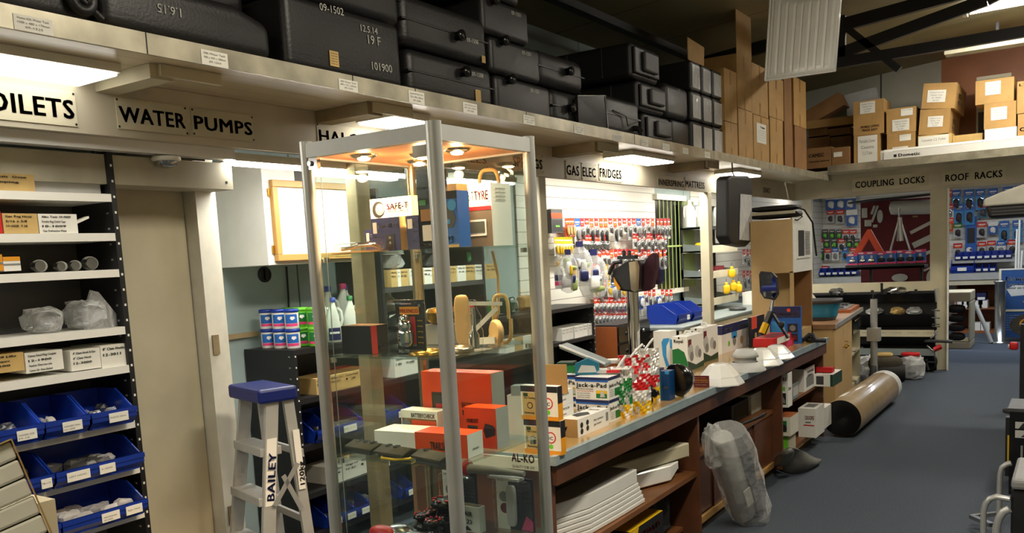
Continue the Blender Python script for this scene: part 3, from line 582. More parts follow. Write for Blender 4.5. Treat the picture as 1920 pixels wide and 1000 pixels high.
# ================================================================ STEP LADDER
t = thing('step_ladder', 'folded aluminium step ladder with a blue top cap', 'ladder', (-3.12, 2.5, 0), math.radians(-17))
W = .30
def lad(b, x, y0, z0, y1, z1, w=.022, d=.05, m='alu_matt'): b.beam((x, y0, z0), (x, y1, z1), w, d, m, (0, 1, 0))
for s, x in ((0, .02), (1, W-.02)):
    b = B(); b.beam((x-(.06 if s == 0 else -.06), -.10, 0), (x, .05, 1.075), .022, .055, 'alu_matt', (0, 1, 0))
    if s:
        bx = lambda z: x+.06*(1-z/1.075)+.0125; by = lambda z: -.10+.15*z/1.075
        b.prism([(bx(.62), by(.62)-.022, .62), (bx(.62), by(.62)+.022, .62), (bx(.9), by(.9)+.022, .9), (bx(.9), by(.9)-.022, .9)], (.0008, 0, 0), 'white')
        b.text('BAILEY', (bx(.63)+.0012, by(.63)+.018, .64), (0, .13, .98), (0, -1, .14), .034, 'navy', w=.2)
    b.build('front_rail', t)
    b = B(); b.beam((x-(.04 if s == 0 else -.04), .18, 0), (x, .12, 1.06), .02, .045, 'alu_matt', (0, 1, 0))
    if s:
        b.prism([(W+.013, .125, .66), (W+.013, .155, .66), (W+.005, .15, .92), (W+.005, .12, .92)], (.001, 0, 0), 'white')
        b.text('120kg', (W+.0145, .152, .68), (0, .0, 1), (0, -1, 0), .022, 'ink', w=.1)
    b.build('rear_rail', t)
for z in (.86, .655, .45, .25):
    f = 1-z/1.075; y = .05-.15*f; B().box(.02-.055*f, y-.045, z-.035, W-.02+.055*f, y+.05, z, 'alu_matt').box(.02-.055*f, y-.045, z, W-.02+.055*f, y-.04, z+.004, 'alu').build('tread', t, bev=.002)
for z in (.8, .5): B().box(.0, .15, z, W, .165, z+.03, 'alu_matt').build('rear_brace', t)
b = B().box(-.015, -.02, 1.05, W+.015, .155, 1.11, 'blue_dark'); b.build('top_cap', t, bev=.012, seg=2)
B().beam((W+.03, .0, .62), (W+.03, .12, .78), .004, .02, 'alu').beam((W+.03, .12, .58), (W+.03, .05, .74), .004, .02, 'alu').build('spreader', t)
B().tube([(.01, -.06, .42), (-.03, -.1, .1)], .012, 'alu_matt').tube([(W-.01, -.06, .42), (W+.03, -.1, .1)], .012, 'alu_matt').build('knee_brace', t)
# ================================================================ TANKS ON THE OVERHEAD SHELF
SZ = 2.366
def tank(px0, px1, pt, z0, lab, xf=-2.58, dep=.8, marks=(), fit='cap', sticker=None, r=.045, h=None, m='tank', taper=0, group='black moulded water tanks on the overhead shelf', name='water_tank', rib=True, cap_at=(.25, .8)):
    y0 = P(px0, 200, x=xf).y; y1 = P(px1, 200, x=xf).y; pm = (px0+px1)/2
    if h is None: h = P(pm, pt, x=xf).z-z0
    W = y1-y0; t = thing(name, lab, 'water tank', (xf, y0+.003, z0), R90, group); W -= .006; h -= .002
    b = B()
    if taper: b.prism([(0, 0, 0), (W, 0, 0), (W, 0, h*.75), (W-taper, 0, h), (taper*.6, 0, h), (0, 0, h*.8)], (0, dep, 0), m)
    else: b.box(0, 0, 0, W, dep, h, m)
    o = b.build('tank_shell', t, bev=min(r, W*.28, h*.28), seg=5)
    for p in o.data.polygons: p.use_smooth = True
    if rib:
        B().box(-.003, -.003, h*.48, W+.003, dep*.9, h*.5+.006, m).build('seam', t, bev=.002)
    if fit == 'cap':
        cx, cz_ = cap_at; B().lathe([(.022, 0), (.022, -.03), (.027, -.03), (.027, -.045), (.001, -.047)], 'black_gloss', o=(W*cx, .006, h*cz_), ax='y', n=14).build('filler_cap', t)
    if fit == 'spout':
        B().tube([(W*.8, .01, .06), (W*.8, -.03, .055), (W*.8, -.05, .03)], .02, 'black', 10).build('spout', t)
        B().tube([(W*.2, -.004, h*.6), (W*.5, -.02, h*.5), (W*.55, -.02, h*.25), (W*.8, -.03, .1)], .004, 'black').build('hose', t)
    if marks:
        b = B()
        for u, v, hh, s, *k in marks:
            if k and k[0] == 'flip': b.text(s, (W*u, -.0035, h*v), (-1, 0, 0), (0, 0, -1), hh, 'chalk', bold=False)
            else: b.text(s, (W*u, -.0035, h*v), (1, 0, .03), (-.05, 0, 1), hh, 'chalk', bold=False)
        b.build('chalk_writing', t, label='chalked writing')
    if sticker:
        u, v, w_, h_ = sticker; q = B().box(W*u, -.0045, h*v, W*u+w_, -.003, h*v+h_, 'card_light')
        for k in range(5): q.text('WATER TANK', (W*u+w_*.12, -.005, h*v+h_*(.8-.17*k)), (1, 0, 0), (0, 0, 1), h_*.08, 'dark_grey', w=w_*.75, bold=False)
        q.build('sticker', t, label='yellowed printed sticker')
    return t
a = tank(-120, 202, -130, SZ, 'black hump tank with a moulded eye hole, nearest the frame corner', dep=.6, fit=None, h=.19, rib=False, xf=-2.56)
B().lathe([(.018, 0), (.045, .0), (.05, -.02), (.04, -.035), (.018, -.03), (.016, 0)], 'tank', o=(P(150, 28, x=-2.56).y-a.location.y, -.0, .075), ax='y', n=24).build('moulded_eye', a)
B().tube([(.1, -.005, .17), (.28, -.012, .12), (.42, -.012, .09), (.5, -.012, .03)], .012, 'tank').build('moulded_rib', a)
tank(206, 524, 0, SZ, 'long flat black tank with upside-down chalk date 1.6.15', h=.185, taper=.16, dep=.42, fit=None, xf=-2.53, marks=[(.42, .62, .03, '1.6.15', 'flip'), (.35, .92, .03, '22', 'flip'), (.22, .97, .035, '"A"', 'flip')], rib=False)
tank(170, 480, -60, SZ+.19, 'flat black tank lying on top of the chalk-dated long tank', xf=-2.7, h=.2, dep=.4, fit=None)
tank(545, 760, 20, SZ, 'big black tank chalked 12.5.14, 19F and 101900', dep=.7, r=.03, h=.275, fit=None, xf=-2.53, marks=[(.28, .88, .03, '09-1502'), (.62, .74, .028, '12.5.14'), (.68, .58, .038, '19 F'), (.7, .2, .034, '101900')], sticker=(.33, .12, .05, .06), rib=False)
tank(560, 765, -60, SZ+.277, 'black tank lying on top of the one chalked 19F', dep=.7, h=.24, fit=None, xf=-2.56)
tank(770, 928, 108, SZ, 'lower of two rounded tanks chalked 09-1508 with a yellow sticker', h=.215, dep=.55, marks=[(.72, .7, .022, '09-1508')], sticker=(.75, .12, .045, .06), cap_at=(.6, .72))
tank(764, 922, 20, SZ+.217, 'upper of two rounded tanks chalked 09-1508', h=.235, dep=.55, marks=[(.72, .4, .022, '09-1508')], sticker=(.9, .05, .03, .035), cap_at=(.6, .45))
for k, (a_, c_, z, h_, lb) in enumerate(((932, 1034, 0, .195, 'bottom'), (926, 1018, .197, .19, 'second from the bottom'), (914, 1000, .389, .19, 'third from the bottom'), (890, 985, .581, .18, 'top'))):
    tank(a_, c_, 0, SZ+z, f'flat tank chalked 09-1501, {lb} of its pile of four', h=h_, dep=.5, marks=[(.6, .72, .022, '09-1501')], cap_at=(.2, .9), rib=False, r=.03)
tank(1036, 1100, 170, SZ, 'small tank with a round cap behind the leaning silver-edged panel', h=.2, dep=.5, marks=[(.6, .6, .02, '1500')], cap_at=(.45, .5))
tank(1012, 1098, 98, SZ+.202, 'rounded tank perched above the leaning silver-edged panel', h=.2, dep=.45, r=.06, marks=[(.62, .5, .02, '1501')], cap_at=(.6, .55))
t = thing('leaning_sheet', 'thin black panel with a silver edge leaning among the tanks', 'panel', (-2.545, P(1085, 230, x=-2.545).y, SZ+.008), R90, None, .0)
L_ = P(1132, 230, x=-2.5).y-P(1085, 230, x=-2.5).y
B().prism([(0, 0, 0), (L_, -.03, 0), (L_*.93, -.03, .2), (0, 0, .165)], (0, .02, 0), 'black_gloss').build('panel', t)
B().tube([(0, 0, 0), (L_, -.032, 0), (L_*.93, -.032, .2), (0, -.002, .167)], .0035, 'alu').build('metal_edge', t)
tank(1133, 1200, 170, SZ, 'tank with an open round spout and thin hose', h=.245, dep=.5, fit='spout', marks=[(.6, .75, .02, '1516')], xf=-2.56)
def sqtank(px0, px1, z, h, dep, lab):
    y0 = P(px0, 200, x=-2.62).y; y1 = P(px1, 200, x=-2.62).y; W = y1-y0
    t = thing('water_tank', lab, 'water tank', (-2.62, y0, SZ+z), R90, 'black moulded water tanks on the overhead shelf')
    o = B().box(0, 0, 0, W-.005, dep, h-.002, 'tank').build('tank_shell', t, bev=.03, seg=4)
    B().box(.02, -.022, .03, W-.025, .001, h-.03, 'tank').build('end_step', t, bev=.02, seg=3)
    B().box(W*.3, -.05, .055, W*.8, -.02, h-.05, 'dark_grey').build('square_cap', t, bev=.012, seg=2)
    for q in (.2, .45, .7):
        B().box(-.006, dep*q, .02, W, dep*q+.012, h-.015, 'tank').build('band', t, bev=.003)
sqtank(1186, 1236, .428, .24, 1.1, 'top long tank with a square end cap, nearest the ceiling')
sqtank(1196, 1246, .214, .212, 1.0, 'middle long tank with a square end cap')
sqtank(1206, 1256, 0, .212, .9, 'bottom long tank with a square end cap')
tank(1249, 1292, 150, SZ+.214, 'smooth upright tank chalked 1519 beside the square-capped tanks', h=.26, dep=.5, marks=[(.5, .82, .02, '1519')], r=.05, fit=None, xf=-2.6, rib=False)
tank(1259, 1294, 215, SZ, 'smooth upright tank under the one chalked 1519', h=.212, dep=.5, r=.03, fit=None, xf=-2.6, rib=False)
for c, px in enumerate((1296, 1316, 1336)):
    for l_ in range(3):
        y0 = P(px+l_*.6, 200, x=-2.58).y; y1 = P(px+18.5, 200, x=-2.58).y
        t = thing('wrapped_tank', f'shrink-wrapped narrow black tank, {("bottom", "middle", "top")[l_]} of the {("left", "centre", "right")[c]} column beside the cartons', 'water tank', (-2.58, y0, SZ+.232*l_), R90, 'shrink-wrapped narrow tanks')
        B().box(0, 0, 0, y1-y0, .55, .229, 'tank').build('tank_shell', t, bev=.02, seg=3)
        B().box(.02, -.006, .02, y1-y0-.02, .0, .2, 'film2').build('wrap_fold', t, bev=.004)
# upright cartons at the end of the shelf -----------------------------------
def upcarton(px0, px1, z, h, lab, dep=.45, m='card', tape=True, label=False, xf=-2.55, grp='tall brown cartons on the overhead shelf', name='cardboard_carton'):
    y0 = P(px0, 250, x=xf).y; y1 = P(px1, 250, x=xf).y; W = y1-y0-.004
    t = thing(name, lab, 'carton', (xf, y0, SZ+z), R90, grp)
    B().box(0, 0, 0, W, dep, h-.003, m).build('carton_body', t)
    if tape:
        B().box(W*.46, -.0015, h*.72, W*.54, 0, h, 'tape').build('tape', t); B().box(W*.46, -.0015, 0, W*.54, 0, h*.25, 'tape').build('tape', t)
    if label:
        q = B().box(W*.2, -.002, h*.42, W*.8, 0, h*.84, 'paper').text('Truma', (W*.4, -.003, h*.74), (1, 0, 0), (0, 0, 1), h*.05, 'ink', w=W*.3)
        for k in range(5): q.text('Aluminium tank 0'+str(k), (W*.27, -.003, h*(.68-.05*k)), (1, 0, 0), (0, 0, 1), h*.02, 'grey_ink', w=W*.45, bold=False)
        q.build('carton_label', t)
    return t
upcarton(1360, 1383, 0, .29, 'bottom brown carton of the leftmost carton column')
upcarton(1360, 1383, .292, .44, 'tall brown carton on top of the leftmost carton column')
upcarton(1385, 1412, 0, .44, 'lower plain carton of the second carton column')
upcarton(1384, 1411, .442, .46, 'upper carton of the second column, with its flap raised toward the roof')
solo(B().box(0, 0, 0, P(1412, 200, x=-2.56).y-P(1384.5, 200, x=-2.56).y, .006, .42, 'card'), 'raised_flap', 'tall cardboard sheet standing up from the second carton column', 'cardboard', (-2.56, P(1384.5, 250, x=-2.56).y, SZ+.905), R90)
upcarton(1413, 1442, 0, .43, 'carton with a white printed label, third column', label=True)
upcarton(1411, 1441, .432, .46, 'carton above the one with the white printed label')
upcarton(1444, 1468, 0, .46, 'lower carton of the fourth carton column')
upcarton(1443, 1470, .462, .40, 'upper carton of the fourth carton column')
upcarton(1471, 1487, 0, .95, 'dark brown tall carton in the gap', m='card_dark', tape=False, dep=.3, xf=-2.57)
upcarton(1490, 1512, 0, .46, 'torn carton end at the corner of the shelf', m='card_dark', tape=False)
upcarton(1489, 1512, .462, .5, 'upper carton over the torn one at the shelf corner')
B_ = B().prism([(0, 0, 0), (.34, 0, 0), (.36, 0, .15), (0, 0, .17)], (0, .006, 0), 'card'); y = P(1293, 200, x=-2.6).y
solo(B_, 'cardboard_flap', 'loose cardboard flap lying on the shrink-wrapped tanks', 'cardboard', (-2.6, y, SZ+.697), R90)
# ================================================================ CARTONS ON THE BACK SHELF
BZ = 2.466
def bc_(px0, px1, pt, pb, lab, m='card', y=10.95, dep=.45, tilt=0, labels=(), name='cardboard_carton', txt=(), z=None, side=None, rz=0):
    a = P(px0, (pt+pb)/2, y=y); c = P(px1, (pt+pb)/2, y=y); z0 = P((px0+px1)/2, pb, y=y).z if z is None else z; h = P((px0+px1)/2, pt, y=y).z-z0; W = c.x-a.x
    t = thing(name, lab, 'carton', (a.x, y, z0), rz, 'cartons on the back shelf', 0, tilt)
    q = B().box(0, 0, 0, W, dep, h, m)
    for u, v, hh, s, *w_ in txt: q.text(s, (W*u, -.001, h*v), (1, 0, 0), (0, 0, 1), h*hh, 'ink', w=W*(w_[0] if w_ else .5))
    if side: q.prints(W, dep, h, side)
    q.build('carton_body', t)
    for (u, v, w_, h_, ls) in labels:
        q = B().box(W*u, -.004, h*v, W*(u+w_), -.001, h*(v+h_), 'paper')
        for i, s in enumerate(ls): q.text(s, (W*(u+w_/2), -.005, h*(v+h_*(.75-.22*i))), (1, 0, 0), (0, 0, 1), h*h_*.12, 'grey_ink', w=W*w_*(.8-.15*i), bold=False, align='c')
        q.build('paper_label', t, label='white printed paper label')
    return t
TH = ['Thetford Camec', 'Waste Tank', 'C-200', '09-1077']
Z0 = BZ
zt = lambda px, py, y=10.95: P(px, py, y=y).z
bc_(1601, 1650, 253, 307, 'white-faced carton with a paper panel at the foot of the first back-shelf pile', z=Z0, labels=[(.15, .02, .75, .95, ['Portable Camec', 'Cassette', 'C-2 Toilet'])])
z1 = zt(1625, 253)+.002
bc_(1600, 1657, 188, 253, 'brown carton printed MOBILE LIVING MADE EASY with a white label', m='card', z=z1, labels=[(.22, .62, .5, .34, TH)], txt=[(.25, .2, .07, 'MOBILE LIVING', .6), (.3, .1, .07, 'MADE EASY', .5)])
bc_(1663, 1716, 249, 300, 'lower carton of the short second back-shelf pile', z=Z0, labels=[(.45, .7, .4, .22, ['Thetford']), (.2, .1, .55, .4, TH)])
z1 = zt(1690, 249)+.002
bc_(1662, 1717, 202, 249, 'upper carton with two white labels, second back-shelf pile', z=z1, labels=[(.5, .66, .4, .28, ['Reich 8588']), (.2, .08, .58, .46, TH)])
bc_(1721, 1784, 252, 296, 'white-fronted low carton under the leaning pair of cartons', z=Z0, m='card_light', labels=[(.02, .05, .9, .9, ['Cassette C2 Toilet', ''])])
z1 = zt(1750, 252)+.008
SD = [('t', 'r', .3, .5, .2, 'BTA', 'ink', .3), ('t', 'r', .25, .3, .08, 'FRAGILE', 'grey_ink', .5)]
bc_(1722, 1779, 203, 250, 'lower of two leaning cartons with black side printing', z=z1, tilt=math.radians(4), m='card', labels=[(.28, .3, .5, .42, TH)], side=SD, dep=.9)
z2 = zt(1752, 203)+.01
bc_(1727, 1790, 153, 202, 'upper of two leaning cartons, gaping open flap', z=z2, tilt=math.radians(6), m='card', labels=[(.15, .25, .55, .48, TH)], side=SD, dep=.9)
bc_(1786, 1842, 252, 294, 'crushed open-topped carton behind the awning roller', z=Z0, m='card_light', y=11.0, dep=.3)
bc_(1846, 1906, 240, 290, 'white carton lettered Thetford beneath the third pile', z=Z0, m='white', labels=[], txt=[(.15, .3, .12, 'Thetford  C400', .7)])
z1 = zt(1876, 240)+.002
bc_(1845, 1905, 192, 240, 'brown carton with a white label above the white Thetford carton', z=z1, m='card', labels=[(.22, .32, .5, .5, TH)])
z2 = zt(1876, 192)+.002
bc_(1829, 1901, 148, 206-14, 'larger carton with a white label on top of the third pile', z=z2, m='card', labels=[(.26, .35, .4, .55, TH)])
bc_(1908, 1990, 210, 290, 'lower brown carton cut by the right frame edge', z=Z0, m='card', txt=[(.05, .5, .12, 'OZTRAIL', .8)])
z1 = zt(1940, 210)+.002
bc_(1907, 1990, 148, 210, 'upper brown carton cut by the right frame edge', z=z1, m='card', labels=[(.2, .3, .6, .5, TH)], txt=[(.05, .85, .08, 'LTE', .3)])
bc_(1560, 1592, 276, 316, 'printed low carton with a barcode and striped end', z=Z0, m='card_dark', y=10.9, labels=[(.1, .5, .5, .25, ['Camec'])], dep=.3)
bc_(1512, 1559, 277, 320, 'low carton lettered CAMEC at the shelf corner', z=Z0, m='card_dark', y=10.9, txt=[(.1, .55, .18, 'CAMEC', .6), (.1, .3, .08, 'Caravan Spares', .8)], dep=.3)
zlow = zt(1555, 256, 11.3)+.004
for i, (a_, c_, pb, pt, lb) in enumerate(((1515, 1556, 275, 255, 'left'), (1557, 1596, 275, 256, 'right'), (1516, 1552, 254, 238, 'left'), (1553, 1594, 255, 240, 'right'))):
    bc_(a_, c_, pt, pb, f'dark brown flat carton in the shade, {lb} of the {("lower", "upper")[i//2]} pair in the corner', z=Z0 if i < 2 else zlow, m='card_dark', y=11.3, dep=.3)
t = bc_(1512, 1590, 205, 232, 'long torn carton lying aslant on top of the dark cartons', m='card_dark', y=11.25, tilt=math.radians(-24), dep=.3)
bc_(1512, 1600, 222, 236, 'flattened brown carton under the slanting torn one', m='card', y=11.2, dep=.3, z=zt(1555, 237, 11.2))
bc_(1596, 1655, 172, 235, 'grey wrapped slab leaning behind the first pile', m='pale_grey', y=11.9, dep=.1, tilt=-.12, z=Z0+.3, name='wrapped_slab')
solo(B().box(0, 0, 0, .35, .08, .95, 'cream').box(.02, -.004, .05, .33, 0, .55, 'dark_grey'), 'leaning_board', 'pale board standing behind the third carton pile', 'board', (P(1829, 200, y=11.6).x, 11.7, BZ-.03))
# awning roller box
a = P(1657, 297, y=10.75); t = thing('awning_roller', 'long white awning roller lying along the back shelf edge', 'awning', (a.x, 10.72, BZ+.002), .0)
prof = [(0, .0, 0), (0, .0, .085), (0, .03, .115), (0, .13, .115), (0, .15, .09), (0, .15, 0)]
B().prism(prof, (4.2, 0, 0), 'gloss_white').build('casing', t, bev=.006, seg=2)
B().prism([(p[0]-.03, p[1]*.94+.004, p[2]*.94+.003) for p in prof], (.03, 0, 0), 'pale_grey').box(-.034, .05, .04, -.03, .09, .08, 'dark_grey').build('end_cap', t)
B().text('Dometic', (.16, -.002, .022), (1, 0, 0), (0, 0, 1), .035, 'ink', w=.22).box(.11, -.002, .022, .14, -.001, .052, 'ink').build('lettering', t)
B().box(.1, -.001, .088, 4.2, .0, .091, 'grey').build('groove', t)
# hanging sink tray ---------------------------------------------------
y = 5.6; A1, A2, A3, A4 = P(1449, -70, y=y+.05), P(1583, -90, y=y-.12), P(1565, 133, y=y-.12), P(1435, 151, y=y+.05)
t = thing('sink_tray', 'white ribbed plastic sink drainer hung below the roof', 'sink', (0, 0, 0))
def lerp(a, b, k): return a+(b-a)*k
def S(u, v, o=0):
    n = (A3-A4).cross(A1-A4).normalized(); p = lerp(lerp(A4, A3, u), lerp(A1, A2, u), v); return p+n*o
if (A3-A4).cross(A1-A4).y > 0: sg = -1
else: sg = 1
b = B(); N_ = 88; rows = []
for vi, v in enumerate([0, .012, .025, .04, .055, .075, .1, .2, .3, .4, .5, .58, .615, .64, .66, .69, .73, .8, .9, 1]):
    r_ = []
    for i in range(N_+1):
        u = i/N_; edge = min(u, 1-u); o = 0
        inside = edge > .06
        basin = v-(.63+.10*(2*abs(u-.5))**2.5)
        if edge < .02 or v < .02: o = -.012
        elif inside and .05 < v and basin < 0:
            k = (u-.06)/.88*8; fr_ = k-math.floor(k); o = .008 if .10 < fr_ < .9 else -.004
            if v < .075: o *= .6
        if basin > .0 and edge > .03: o = -.08*min(1, basin*7)
        r_.append(S(u, v, o*sg))
    rows.append(r_)
b.loft(rows, 'gloss_white', cap=False, smooth=True, closed=False)
# back skin so that the tray has thickness
b.loft([[p+Vector((0, .006, 0)) for p in r] for r in rows], 'gloss_white', cap=False, smooth=True, closed=False)
b.tube([S(0, 0), S(1, 0), S(1, 1), S(0, 1), S(0, 0)], .008, 'gloss_white')
b.build('tray', t)
q0, q1 = S(.44, .84, -.0795*sg), S(.6, .84, -.0795*sg); q2, q3 = S(.6, .9, -.0795*sg), S(.44, .9, -.0795*sg)
d_ = Vector((0, -.004, 0)); B().quad(q0+d_, q1+d_, q2+d_, q3+d_, 'card_light').build('sticker', t, label='small yellowed square sticker')
for u in (.15, .85):
    p = S(u, 1); B().tube([p, (p.x, p.y, cz(p.x))], .003, 'steel').build('hanger', t)
# ================================================================ GLASS DISPLAY CABINET
X0, X1, Y0, Y1, ZT = -1.695, -1.275, 1.658, 2.08, 1.92
t = thing('display_cabinet', 'tall square glass display cabinet with aluminium posts and lit top', 'display cabinet', (0, 0, 0))
for x, y in ((X0, Y0), (X1, Y0), (X1, Y1), (X0, Y1)):
    b = B().lathe([(.017 if x == X0 or y == Y1 else .0195, 0), (.017 if x == X0 or y == Y1 else .0195, ZT+.006)], 'alu' if (x, y) != (X0, Y1) else 'stainless', o=(x, y, 0), n=20)
    b.build('post', t)
for z0, z1 in ((ZT-.037, ZT), (.02, .1)):
    for q in ((X0+.012, Y0-.014, z0, X1-.012, Y0+.006, z1), (X0+.012, Y1-.006, z0, X1-.012, Y1+.012, z1), (X0-.012, Y0+.012, z0, X0+.006, Y1-.012, z1), (X1-.006, Y0+.012, z0, X1+.012, Y1-.012, z1)): B().box(*q, 'alu_matt').build('frame_rail', t)
B().box(X0+.006, Y0+.006, ZT-.032, X1-.006, Y1-.006, ZT-.006, 'lamp_panel').build('lamp_panel', t)
B().box(X0+.005, Y0+.005, .1, X1-.005, Y1-.005, .13, 'beech_pale').build('base_panel', t)
for i, (x, y) in enumerate(((-1.585, 1.755), (-1.48, 1.87), (-1.365, 1.87), (-1.585, 1.985))):
    d = B().lathe([(.034, 0), (.034, -.004), (.022, -.010), (.02, -.004)], 'stainless', o=(x, y, ZT-.032), n=24, cap=False).build('downlight', t)
    B().lathe([(.019, -.006), (.014, -.014), (.002, -.016)], 'halogen', o=(x, y, ZT-.032), n=16).build('bulb', d)
for i, (x, y) in enumerate(((-1.585, 1.755), (-1.48, 1.87), (-1.365, 1.87), (-1.585, 1.985))):
    l_ = bpy.data.lights.new('downlight_beam', 'SPOT'); l_.energy = 19; l_.color = (1, .58, .3); l_.spot_size = 2.3; l_.spot_blend = .5; l_.shadow_soft_size = .016
    o = bpy.data.objects.new('downlight_beam', l_); o.location = (x, y, ZT-.055); col.objects.link(o)
    l_ = bpy.data.lights.new('downlight_spill', 'POINT'); l_.energy = .5; l_.color = (1, .6, .3); l_.shadow_soft_size = .012
    o = bpy.data.objects.new('downlight_spill', l_); o.location = (x, y, ZT-.062); col.objects.link(o)
for z in (1.632, 1.365, 1.09, .82): B().box(X0+.014, Y0+.012, z-.006, X1-.012, Y1-.012, z, 'shelf_glass').build('glass_shelf', t)
b = B()
for z in (1.626, 1.359, 1.084, .814):
    for x, y in ((X0+.02, Y0+.02), (X1-.02, Y0+.02), (X1-.02, Y1-.02), (X0+.02, Y1-.02)): B().lathe([(.009, -.014), (.009, -.001)], 'chrome', o=(x, y, z), n=12).build('shelf_clip', t)
for nm, q in (('pane', (X0+.015, Y0-.002, .1, X1-.015, Y0+.003, ZT-.037)), ('pane', (X1-.003, Y0+.015, .1, X1+.002, Y1-.015, ZT-.037)), ('pane', (X0-.002, Y0+.015, .1, X0+.003, Y1-.015, ZT-.037)), ('pane', (X0+.015, Y1-.003, .1, X1-.015, Y1+.002, ZT-.037))):
    B().box(*q, 'glass').build('glass_pane', t)
for z in (1.868, .4): B().cbox(X0+.03, Y0-.004, z-.015, .03, .012, .03, 'chrome').lathe([(.007, 0), (.007, -.01)], 'steel', o=(X0+.022, Y0-.006, z), ax='y', n=12).build('hinge', t)
B().box(X1-.062, Y0-.006, ZT-.072, X1-.022, Y0+.008, ZT-.045, 'chrome').build('lock', t)
B().tube([(X0+.038, Y0+.008, 1.86), (X0+.036, Y0+.006, 1.2), (X0+.034, Y0+.006, .3)], .0011, 'alu').build('door_seal', t)
def bx(name, lab, cat, x, y, z, w_, d_, h_, m, L=(), rz=0, group=None):
    return solo(B().box(0, 0, 0, w_, d_, h_, m).prints(w_, d_, h_, L), name, lab, cat, (x, y, z), rz, group)
S1, S2, S3, S4 = 1.633, 1.366, 1.091, .821
# --- top shelf
t = thing('mirror_set', 'flat clear pack with chrome parts at the left end of the top glass shelf', 'pack', (-1.665, 1.69, S1))
B().box(0, 0, 0, .14, .07, .003, 'card').build('tray', t); B().tube([(.02, .02, .012), (.06, .02, .014), (.07, .03, .02), (.12, .03, .018), (.13, .05, .012)], .005, 'chrome').build('chrome_bar', t)
B().superbox(.07, .035, .0155, .14, .07, .025, 'blister', e=6, e2=4).build('clear_cover', t)
bx('carton_box', 'small navy box lettered COMPACT on the top glass shelf', 'box', -1.632, 1.79, S1, .06, .05, .062, 'navy', [('r', 'f', .08, .5, .25, .85, 'pale_grey'), ('t', 'f', .32, .66, .14, 'COMPACT', 'white', .6), ('t', 'f', .32, .42, .12, 'SENSORTEC', 'white', .6), ('r', 'f', .0, .0, 1, .06, 'dark_grey')])
bx('carton_box', 'navy box lettered smart CHECK on the top glass shelf', 'box', -1.585, 1.765, S1, .098, .032, .088, 'navy', [('r', 'f', .06, .55, .2, .88, 'pale_grey'), ('t', 'f', .26, .7, .13, 'smart CHECK', 'white', .66), ('r', 'f', .5, .05, .8, .5, 'black', 2), ('o', 'f', .65, .4, .04, 'grey', 3), ('o', 'f', .65, .25, .04, 'grey', 3), ('t', 'f', .08, .4, .05, 'Reversing aid', 'pale_grey', .3), ('t', 'f', .08, .28, .05, 'easy fitting', 'pale_grey', .3), ('r', 'r', 0, 0, 1, 1, 'card_light')])
bx('carton_box', 'white SAFE-T-TYRE box with a tyre picture on top of the navy boxes', 'box', -1.615, 1.80, S1+.09, .145, .06, .052, 'card_light', [('r', 'f', 0, 0, 1, 1, 'white'), ('o', 'f', .2, .45, .42, 'ink', 2), ('o', 'f', .24, .45, .3, 'grey', 3), ('o', 'f', .26, .45, .14, 'white', 4), ('t', 'f', .42, .4, .32, 'SAFE-T', 'red', .5), ('t', 'f', .42, .22, .1, 'TYRE PRESSURE MONITOR', 'orange', .5)])
bx('carton_box', 'thin navy box with white print next to the centre cabinet post', 'box', -1.468, 1.77, S1, .04, .05, .088, 'navy', [('r', 'f', .1, .62, .5, .9, 'pale_grey')]+[('t', 'f', .55, .8-.14*k, .05, 'sensors', 'pale_grey', .35) for k in range(5)])
bx('carton_box', 'tall black box with green print partly behind the centre cabinet post', 'box', -1.422, 1.765, S1, .052, .06, .2, 'black_gloss', [('r', 'f', .1, .55, .5, .62, 'green'), ('t', 'f', .1, .75, .05, 'reverse', 'pale_grey', .7), ('r', 'f', .2, .1, .9, .3, 'pale_grey'), ('t', 'f', .1, .04, .04, 'Truma', 'white', .6), ('r', 'f', .15, .35, .8, .5, 'card_dark')])
bx('carton_box', 'blue boxed remote with a black handset picture on the top glass shelf', 'box', -1.366, 1.77, S1, .065, .05, .14, 'blue', [('r', 'f', 0, .86, 1, 1, 'ink'), ('p', 'f', ((.3, .35), (.75, .35), (.9, .5), (.7, .78), (.4, .78), (.15, .5)), 'dark_grey'), ('r', 'f', .4, .42, .62, .5, 'sky_blue', 3), ('t', 'f', .45, .08, .13, 'P3', 'sky_blue', .3), ('o', 'f', .75, .75, .1, 'sky_blue', 3), ('r', 'f', 0, 0, 1, .05, 'card_light', 2)])
bx('carton_box', 'orange-lit box top showing behind the blue remote box', 'box', -1.40, 1.85, S1, .04, .05, .165, 'card_light', [])
t = bx('carton_box', 'big SAFE-T TYRE box with a monitor picture at the right of the top glass shelf', 'box', -1.427, 1.915, S1, .13, .095, .165, 'white', [('r', 'f', 0, 0, 1, .58, 'grime'), ('r', 'f', 0, .58, 1, .64, 'red', 2), ('t', 'f', .28, .74, .15, 'SAFE-T', 'grey', .3), ('t', 'f', .6, .74, .15, 'TYRE', 'red', .34), ('o', 'f', .16, .8, .13, 'ink', 2), ('o', 'f', .16, .8, .07, 'white', 3),
   ('r', 'f', .4, .17, .86, .43, 'pale_grey', 3), ('r', 'f', .44, .22, .82, .4, 'screen', 4), ('r', 'f', .04, .5, .3, .56, 'red', 3), ('r', 'f', .04, .02, .3, .09, 'red', 3), ('r', 'f', .04, .12, .16, .3, 'sky_blue', 3), ('r', 'f', .17, .12, .28, .2, 'card_light', 3), ('t', 'f', .05, .42, .03, 'wireless display', 'pale_grey', .3), ('t', 'f', .05, .36, .03, 'battery 2 years', 'pale_grey', .3)]+[('t', 'r', .2, .9-.06*k, .025, 'specification', 'grey_ink', .5) for k in range(4)])
